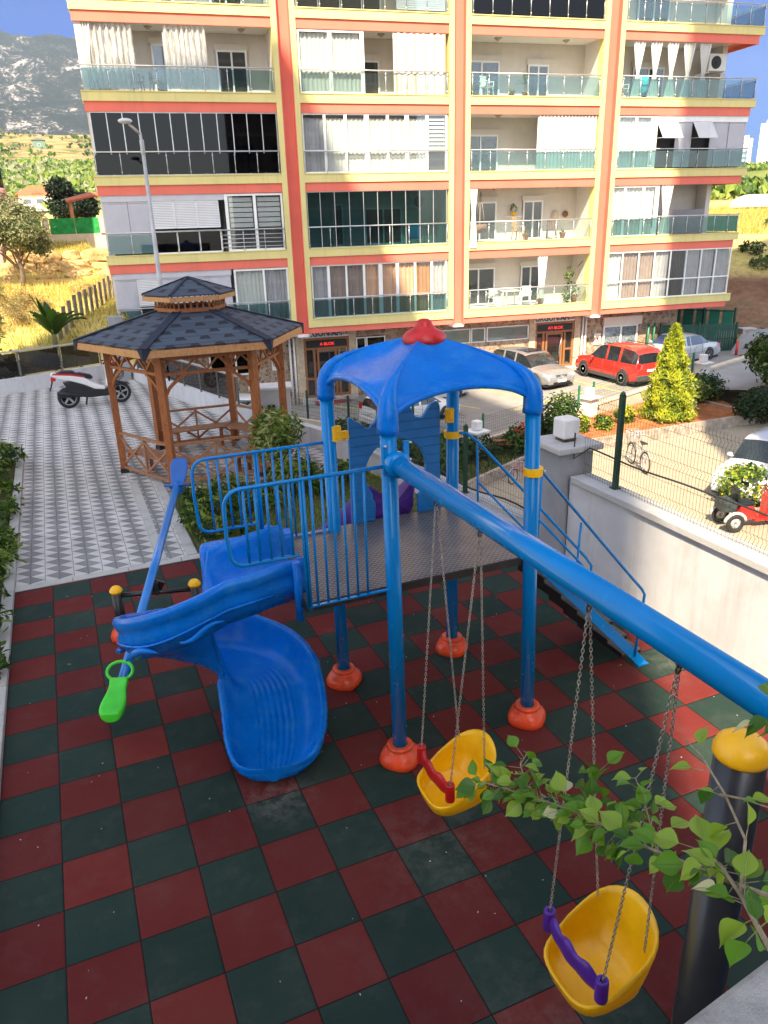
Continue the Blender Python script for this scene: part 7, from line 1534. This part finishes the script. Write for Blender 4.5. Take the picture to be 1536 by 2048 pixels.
# rock wall
M_rock=earth_mat('golden_rock',[(.3,(.28,.17,.07)),(.5,(.45,.30,.14)),(.7,(.54,.40,.22))],1.6,1.0,5)
rnd=random.Random(77)
rowname=['lowest','middle','top']
for j in range(3):
    x=-1.6+j*.4;kk=0
    while x<5.6:
        w_=rnd.uniform(.9,2.0);hgt=rnd.uniform(.6,.95);y=40.9+j*.8;z=1.95+.52*j
        mb=MB();rows=[];nn=12;m_=8
        for a in range(m_+1):
            row=[]
            for b in range(nn):
                th=PI*a/m_;ph=2*PI*b/nn;v=Vector((math.sin(th)*math.cos(ph),math.sin(th)*math.sin(ph),math.cos(th)));q=(abs(v.x)**4+abs(v.y)**4+abs(v.z)**4)**-.25
                v=v*q*.5*(1+.34*noise.noise(v*1.9+Vector((x*3,j,0))));row.append((x+w_/2+v.x*w_,y+v.y*.9,z+hgt/2+v.z*hgt))
            rows.append(row)
        mb.grid(rows,False,closev=True);tag(obj('boulder',mb,M_rock),'golden boulder, %s in the %s row of the stone bank'%(['leftmost','second from the left','third from the left','fourth from the left','fifth from the left','sixth from the left','seventh from the left','eighth from the left'][min(kk,7)],rowname[j]),'boulder','boulders of the stone bank');kk+=1;x+=w_*rnd.uniform(.98,1.06)
# banana plant
loc=(1.0,25.3,H(1.0,25.3)-.1);t=thing('banana_plant','broad-leaved banana plant behind the tinted glass railing','banana plant',loc);rnd=random.Random(4);mb=MB()
for i in range(15):
    az=i*2.399;el=R(rnd.uniform(40,82));L_=rnd.uniform(1.4,2.1);d=Vector((math.cos(az)*math.cos(el),math.sin(az)*math.cos(el),math.sin(el)));s=Vector((-d.y,d.x,0)).normalized();rows=[];st0=Vector(loc)+Vector((0,0,.5))
    for k in range(9):
        f=k/8;q=st0+d*L_*f-Vector((0,0,.55*L_*f**2.4*math.cos(el)));w_=.19*math.sin(PI*min(1,max(0,(f-.12)/.88))**.8)+.012
        rows.append([q-s*w_+Vector((0,0,.07)),q,q+s*w_+Vector((0,0,.07))])
    mb.grid(rows,True,mi=rnd.randrange(2))
obj('foliage',mb,[leafm('banana_leaf',(.06,.13,.02)),leafm('banana_leaf2',(.03,.08,.015))],t);mb=MB();mb.tube([loc,(loc[0],loc[1],loc[2]+.8)],[.12,.08],10);obj('trunk',mb,pm('banana_stem',(.20,.20,.08),.8,var=.2),t)
# slanting slat fence up the slope
t=thing('slat_fence','leaning fence of broad grey slats climbing the slope beside the block','fence',(1.9,29,0))
for i in range(13):
    f=i/12;x=1.25+2.9*f;y=26.2+7.5*f;z=H(x,y);mb=MB();mb.box((x,y,z+.45),(.36,.04,1.15),R(69),ry=.05);obj('slat',mb,pm('weathered_slat',(.20,.17,.13),.9,var=.25,vs=5),t)
mb=MB();mb.bar((1.2,26.1,H(1.25,26.2)+.8),(4.2,33.8,H(4.15,33.7)+.8),.04,.05);obj('rail',mb,M_pw,t)
# houses on the hill
def house(name,label,loc,w_,d_,h_,wallm,roofm,wins,rh=.9,dormer=False,seed=1):
    t=thing(name,label,'house',loc);x,y,z=loc
    mb=MB();mb.bx(x-w_/2,x+w_/2,y,y+d_,z-1,z+h_);obj('wall',mb,wallm,t)
    mb=MB();e=.35;zz=z+h_;mb.add([(x-w_/2-e,y-e,zz),(x+w_/2+e,y-e,zz),(x+w_/2+e,y+d_+e,zz),(x-w_/2-e,y+d_+e,zz),(x-w_*.2,y+d_/2,zz+rh),(x+w_*.2,y+d_/2,zz+rh)],[(0,1,5,4),(1,2,5),(2,3,4,5),(3,0,4),(0,3,2,1)])
    if dormer: mb.add([(x-.7,y-.2,zz+.1),(x+.7,y-.2,zz+.1),(x,y-.2,zz+.6),(x,y+d_*.4,zz+.7)],[(0,1,2),(1,3,2),(0,2,3)])
    obj('roof',mb,roofm,t)
    for (wx,wz,ww,wh) in wins:
        mb=MB();mb.bx(x+wx-ww/2-.06,x+wx+ww/2+.06,y-.06,y-.01,z+wz-.06,z+wz+wh+.06);wo=obj('window',mb,M_white,t);mb=MB();mb.bx(x+wx-ww/2,x+wx+ww/2,y-.08,y-.061,z+wz,z+wz+wh);obj('pane',mb,pm('far_window_glass',(.12,.14,.17),.2,var=.1),wo)
    return t
zc_=H(1,108)
M_hw=pm('white_house_wall',(.72,.68,.62),.8,var=.04)
ho=house('white_house','white two-storey house with orange tiled roof on the hillside','' or (1.6,107,6.0),4.6,7,3.3,M_hw,M_tileroof,[(-1.3,1.8,.9,1.0),(.2,1.8,.9,1.0),(1.5,1.8,.8,1.0),(-1.2,.2,1.1,1.2),(.5,.2,1.1,1.2),(1.7,.2,.8,1.2)],1.2,True)
mb=MB();mb.bx(-.4,2.6,106.2,107,7.35,7.5);mb.bx(-.4,2.6,106.2,106.25,7.5,8.2);obj('balcony',mb,M_hw,ho)
house('white_house','plain white house with thin orange roof edge left of the two-storey house','' or (-2.6,110,6.0),4.4,6,2.9,M_hw,M_tileroof,[(-.9,1.5,.7,.8)],.5)
house('hill_house','tiny white hut high on the dry hill','' or (-18,430,H(-18,430)+3),4,4,5,M_hw,M_hw,[(0,1,1.4,1.4)],.5)
house('hill_house','long low brown-roofed house near the hill crest at the left','' or (-45,425,H(-45,425)+3),12,7,4.5,pm('tan_wall',(.42,.30,.22),.8,var=.1),pm('brown_roof',(.25,.12,.08),.8,var=.1),[(-3,1,1.6,1.5),(2,1,1.6,1.5)],1.5)
house('hill_house','dark greenish hut in the scrub at the middle of the hill','' or (7,390,H(7,390)),5,5,3.4,pm('green_wall',(.12,.20,.15),.8,var=.1),pm('dark_roof',(.10,.10,.09),.8,var=.1),[(0,1,1,1)],1)
# telegraph pole on the hill
# neighbour block edge at the far left
t=thing('neighbour_block','rounded corner balcony of a pink neighbouring block at the left edge','building',(-2.2,43,2))
M_pink=pm('pink_render',(.50,.25,.26),.8,var=.05)
mb=MB();mb.bx(-8,-.95,42.5,50,1.0,7.0);obj('wall',mb,M_pink,t);mb=MB();mb.lathe([(1.25,6.45),(1.3,6.5),(1.3,7.0),(1.25,7.05)],(-1.45,43,0),24);mb.lathe([(1.5,5.75),(1.5,5.95)],(-1.45,43,0),24);obj('balcony_slab',mb,M_pink,t)
mb=MB();mb.lathe([(1.22,7.05),(1.22,8.0)],(-1.45,43,0),24);obj('balcony_glass',mb,M_gld,t);mb=MB();mb.bx(-8,-1.2,43.2,50,7,20);obj('wall',mb,M_hw,t)
# right-hand far things
mb=MB()
loc=(70,57.5,H(70,57.5));rows=[]
for k in range(12):
    a=PI*k/11;rows.append([(loc[0]-3.2*math.cos(a)*.0+q*1.0,loc[1]+2.6*math.cos(a),loc[2]+.2+1.25*math.sin(a)) for q in (0,12)])
mb.grid(rows,True);mb.add([(loc[0],loc[1]+2.6*math.cos(PI*k/11),loc[2]+.2+1.25*math.sin(PI*k/11)) for k in range(12)],[tuple(range(12))]);tag(obj('greenhouse',mb,pm('greenhouse_film',(.62,.64,.66),.5,var=.08)),'low white polytunnel among the green fields at the right','greenhouse')
for i,(x,y,h_,w_,lab) in enumerate([(505,470,56,12,'pale apartment tower on the far skyline, leftmost of the group'),(522,462,66,14,'tallest pale apartment tower on the far skyline at the right edge'),(498,500,50,10,'slim pale tower behind the skyline group'),(560,450,50,18,'wide pale tower at the far right of the skyline')]):
    t=thing('tower_block',lab,'building',(x,y,0));mb=MB();mb.box((x,y,h_/2),(w_,w_,h_),.7);obj('wall',mb,pm('far_tower_wall',(.58,.58,.58),.8,var=.05),t);mb=MB()
    for k in range(int(h_/3.4)): mb.box((x,y,2+k*3.4),(w_+.3,w_*.7,1.3),.7);mb.box((x,y,2+k*3.4),(w_*.7,w_+.3,1.3),.7)
    obj('window_bands',mb,pm('far_tower_glass',(.22,.25,.30),.3,var=.1),t);mb=MB();mb.box((x,y,h_+1.2),(w_*.5,w_*.5,2.4),.7);obj('roof_house',mb,MC['far_tower_wall'],t)
rnd=random.Random(31)
for i in range(9):
    x=rnd.uniform(40,66);y=rnd.uniform(30,52)
    if math.hypot(x-1.18,y+5.84)<50: continue
    shrub('bank_shrub',['%s green shrub on the brown bank beyond the road'%w_ for w_ in ('first','second','third','fourth','fifth','sixth','seventh','eighth','ninth')][i],'shrub',(x,y,H(x,y)-.2),.9,.9,.5,260,.3,.12,[LG[2],LO[0],LG[0]],seed=300+i,group='shrubs on the bank beyond the road',lobes=8)
# scrub, vineyards and field crops: uncountable ground cover
def cover(name,label,n,a0,a1,r0,r1,L_,mats,seed,clump=4,zoff=0,rows=None):
    mb=MB();rnd=random.Random(seed)
    for i in range(n):
        a=R(rnd.uniform(a0,a1));r_=math.sqrt(rnd.uniform(r0*r0,r1*r1))
        if rows: r_=round(r_/rows)*rows+rnd.gauss(0,rows*.12)
        x=1.18+r_*math.sin(a);y=-5.84+r_*math.cos(a)
        if noise.noise(Vector((x*.02,y*.02,seed)))<-.08 and not rows: continue
        z=H(x,y);mi=rnd.randrange(len(mats));s=L_*rnd.uniform(.5,1.4)
        for k in range(clump):
            leafcard(mb,Vector((x+rnd.gauss(0,s*.4),y+rnd.gauss(0,s*.4),z+rnd.uniform(0,.5)*s)),Vector((rnd.gauss(0,.6),-1,rnd.gauss(.6,.4))).normalized(),Vector((rnd.gauss(0,.6),0,1)).normalized(),s,s*.8,mi)
    o=obj(name,mb,mats);o['kind']='stuff';o['label']=label;o['category']='ground cover'
cover('scrub','dark green scrub dotted over the orange hill at the left',480,-8,6,265,520,1.5,[LG[2],LO[0],LG[0]],71)
cover('vineyard','rows of yellow-green vines on the slope above the white house',3600,-8,8,112,262,1.1,[LG[1],LG[0],LO[1]],72,3,rows=3.2)
cover('crop_field','dense green crop field beyond the block at the right',5200,40,58,86,250,1.2,[LG[0],LG[1],LG[2]],73,3)
# ---------------------------------------------------------------- unseen blocks added behind the camera, shaped to cast the shadow edges
def shade_block(label,x0,x1,y0,y1,h_):
    t=thing('tower_block',label,'building',((x0+x1)/2,(y0+y1)/2,-3.3));mb=MB();mb.bx(x0,x1,y0,y1,-3.3,h_);obj('wall',mb,pm('rear_block_wall',(.33,.30,.27),.8,var=.05),t);mb=MB()
    for k in range(int(h_/3)):
        z=k*3+.9
        n=int((x1-x0)/3)
        for i in range(n): mb.bx(x0+3*i+.6,x0+3*i+2.2,y1,y1+.04,z,z+1.4)
    obj('windows',mb,pm('rear_block_glass',(.08,.10,.13),.1,var=.1),t);mb=MB()
    for k in range(int(h_/3)): mb.bx(x0-.05,x1+.05,y1,y1+.25,k*3-.1,k*3+.15)
    obj('floor_bands',mb,pm('rear_block_band',(.62,.60,.58),.8,var=.05),t)
shade_block('unseen tall block added behind the camera at the left to shade the play area',-21,-11.0,-27.8,-7.0,55.8)
shade_block('unseen block added behind the camera at the right to shade the far corner',7.5,24,-30,-9.6,58)
# ---------------------------------------------------------------- leafy branch close to the camera
LN=[leafm('branch_leaf',(.10,.24,.018),.38,.15,.35),leafm('branch_leaf_light',(.24,.38,.045),.42,.15,.35),leafm('branch_leaf_dark',(.045,.13,.014),.35,.15,.35),leafm('branch_leaf_pale',(.55,.55,.32),.4,.1,.5)]
BR=thing('leafy_branch','leafy bougainvillea-like branch reaching in from the right in front of the swings','branch',(1.94,-5.35,3.88))
paths={'b1':[(1.94,-5.352,3.884),(1.991,-5.237,3.779),(2.008,-5.135,3.715),(2.014,-5.026,3.653),(2.025,-4.856,3.575),(2.003,-4.729,3.52),(1.955,-4.637,3.5),(1.928,-4.567,3.476)],
'b2':[(1.874,-5.396,3.875),(1.965,-5.276,3.805),(1.991,-5.215,3.793),(2.035,-5.139,3.735)],
'b3':[(1.965,-5.276,3.805),(2.033,-5.218,3.829),(2.069,-5.141,3.841),(2.095,-5.059,3.853),(2.085,-5.031,3.869)],
'b4':[(2.30,-5.22,4.03),(2.161,-5.176,4.004),(2.195,-5.104,3.926)],
'b5':[(2.064,-5.136,3.84),(2.057,-5.188,3.874),(2.021,-5.273,3.935)],
'b6':[(2.025,-4.856,3.575),(2.092,-4.8,3.598),(2.093,-4.78,3.617)],
'b7':[(2.035,-5.041,3.657),(2.102,-4.939,3.641),(2.106,-4.9,3.678)],
'b8':[(1.994,-4.702,3.508),(1.998,-4.651,3.56),(2.021,-4.645,3.583)]}
rad_={'b1':.0038,'b2':.004,'b3':.0028,'b4':.003,'b5':.0022,'b6':.002,'b7':.002,'b8':.002}
mbw=MB()
for k,p in paths.items(): mbw.tube(p,[rad_[k]*(1-.5*i/(len(p)-1)) for i in range(len(p))],8)
mb=MB();rnd=random.Random(19)
def bigleaf(mb,base,dirv,nrm,L_,W_,mi,curl=.25):
    d=dirv.normalized();n=(nrm-d*nrm.dot(d)).normalized();s=d.cross(n);rows=[];K=9
    prof=[0,.50,.88,1.0,.98,.86,.66,.40,.14,0.0]
    pet=.16
    for k in range(K+1):
        f=k/K;w_=W_*.5*prof[k];c=base+d*(L_*(pet+f))*(1-.08*f)-n*(curl*L_*f*f)+n*.0
        rows.append([c+s*w_+n*w_*.32,c+s*w_*.5+n*w_*.08,c-n*.0008,c-s*w_*.5+n*w_*.08,c-s*w_+n*w_*.32])
    mb.grid(rows,True,mi=mi);mb.tube([base,base+d*L_*pet],.0009,4,mi=mi)
    mb.tube([Vector(r_[2])+n*.0006 for r_ in rows],.00045,3,False,mi=3 if mi==1 else 1)
def spray(p,step,size,n0=0,dens=1,skip=0):
    P=[Vector(q) for q in p];i=0
    for a,b in zip(P,P[1:]):
        L_=(b-a).length;m=max(1,int(L_/step))
        for k in range(m):
            i+=1
            if i<=skip: continue
            c=a.lerp(b,(k+rnd.random())/m);t_=(b-a).normalized()
            for q in range(dens):
                az=i*2.4+q*2.1+rnd.gauss(0,.4);e=t_.orthogonal().normalized();e2=t_.cross(e);r_=e*math.cos(az)+e2*math.sin(az);d=(r_*.9+t_*.45+Vector((0,0,-.15))).normalized()
                tw=Vector((rnd.gauss(0,.35),rnd.gauss(0,.35),1)).normalized();sz=size*rnd.uniform(.6,1.25);r1=rnd.random();mi=0 if r1<.45 else 1 if r1<.75 else 2 if r1<.95 else 3
                b0=c+d*rnd.uniform(.0,.035);mbw.tube([c,b0],.0009,4)
                bigleaf(mb,b0,d,tw,sz,sz*.72,mi,rnd.uniform(.05,.4))
spray(paths['b1'][1:],.014,.046,dens=1,skip=6);spray(paths['b1'][3:],.013,.043,dens=2);spray(paths['b1'][4:],.02,.036,dens=1);spray(paths['b3'],.030,.038);spray(paths['b5'],.04,.04);spray(paths['b6'],.012,.044,dens=2);spray(paths['b7'],.014,.043,dens=2);spray(paths['b8'],.012,.036,dens=2);spray(paths['b4'],.02,.05,dens=2,skip=3);spray(paths['b2'],.022,.052,dens=2,skip=1)
obj('stem',mbw,pm('young_bark',(.26,.22,.15),.8,var=.2,vs=80),BR);obj('foliage',mb,LN,BR)
# ---------------------------------------------------------------- small litter on the rubber floor
mb=MB();mb.tube([(1.70,-2.62,.012),(1.72,-2.72,.014),(1.74,-2.80,.012),(1.745,-2.90,.012),(1.76,-2.98,.010)],.0035,5);rnd=random.Random(2)
for p in ((1.70,-2.62),(1.72,-2.72),(1.73,-2.78),(1.75,-2.9)):
    for k in range(3): bigleaf(mb,Vector((p[0],p[1],.012)),Vector((rnd.gauss(0,1),rnd.gauss(0,1),.15)),Vector((0,0,1)),.035,.014,0)
tag(obj('dry_twig',mb,pm('dry_twig',(.42,.32,.18),.9,var=.3,vs=40)),'dry twig with curled leaves lying on the rubber tiles','twig')
mb=MB()
for i in range(140):
    x=rnd.uniform(.1,7.1);y=rnd.uniform(-4.5,5);a=rnd.uniform(0,PI);s_=rnd.uniform(.003,.007);mb.box((x,y,.003),(s_*2.0,s_*.9,.004),a)
o=obj('litter',mb,pm('pale_crumbs',(.55,.52,.42),.9,var=.2));o['kind']='stuff';o['label']='scattered pale leaf crumbs on the rubber floor';o['category']='litter'

# ---------------------------------------------------------------- haze: pale summer air round the whole scene
mb=MB();mb.bx(-3200,3200,-400,2900,-9,640)
m=bpy.data.materials.new('haze_air');m.use_nodes=True;nt=m.node_tree;nt.nodes.clear();o=nt.nodes.new('ShaderNodeOutputMaterial');v=nt.nodes.new('ShaderNodeVolumePrincipled')
v.inputs['Color'].default_value=(.62,.78,1,1);v.inputs['Density'].default_value=.00010;v.inputs['Anisotropy'].default_value=.1;nt.links.new(v.outputs[0],o.inputs['Volume'])
hzo=obj('haze',mb,m);hzo['kind']='stuff'
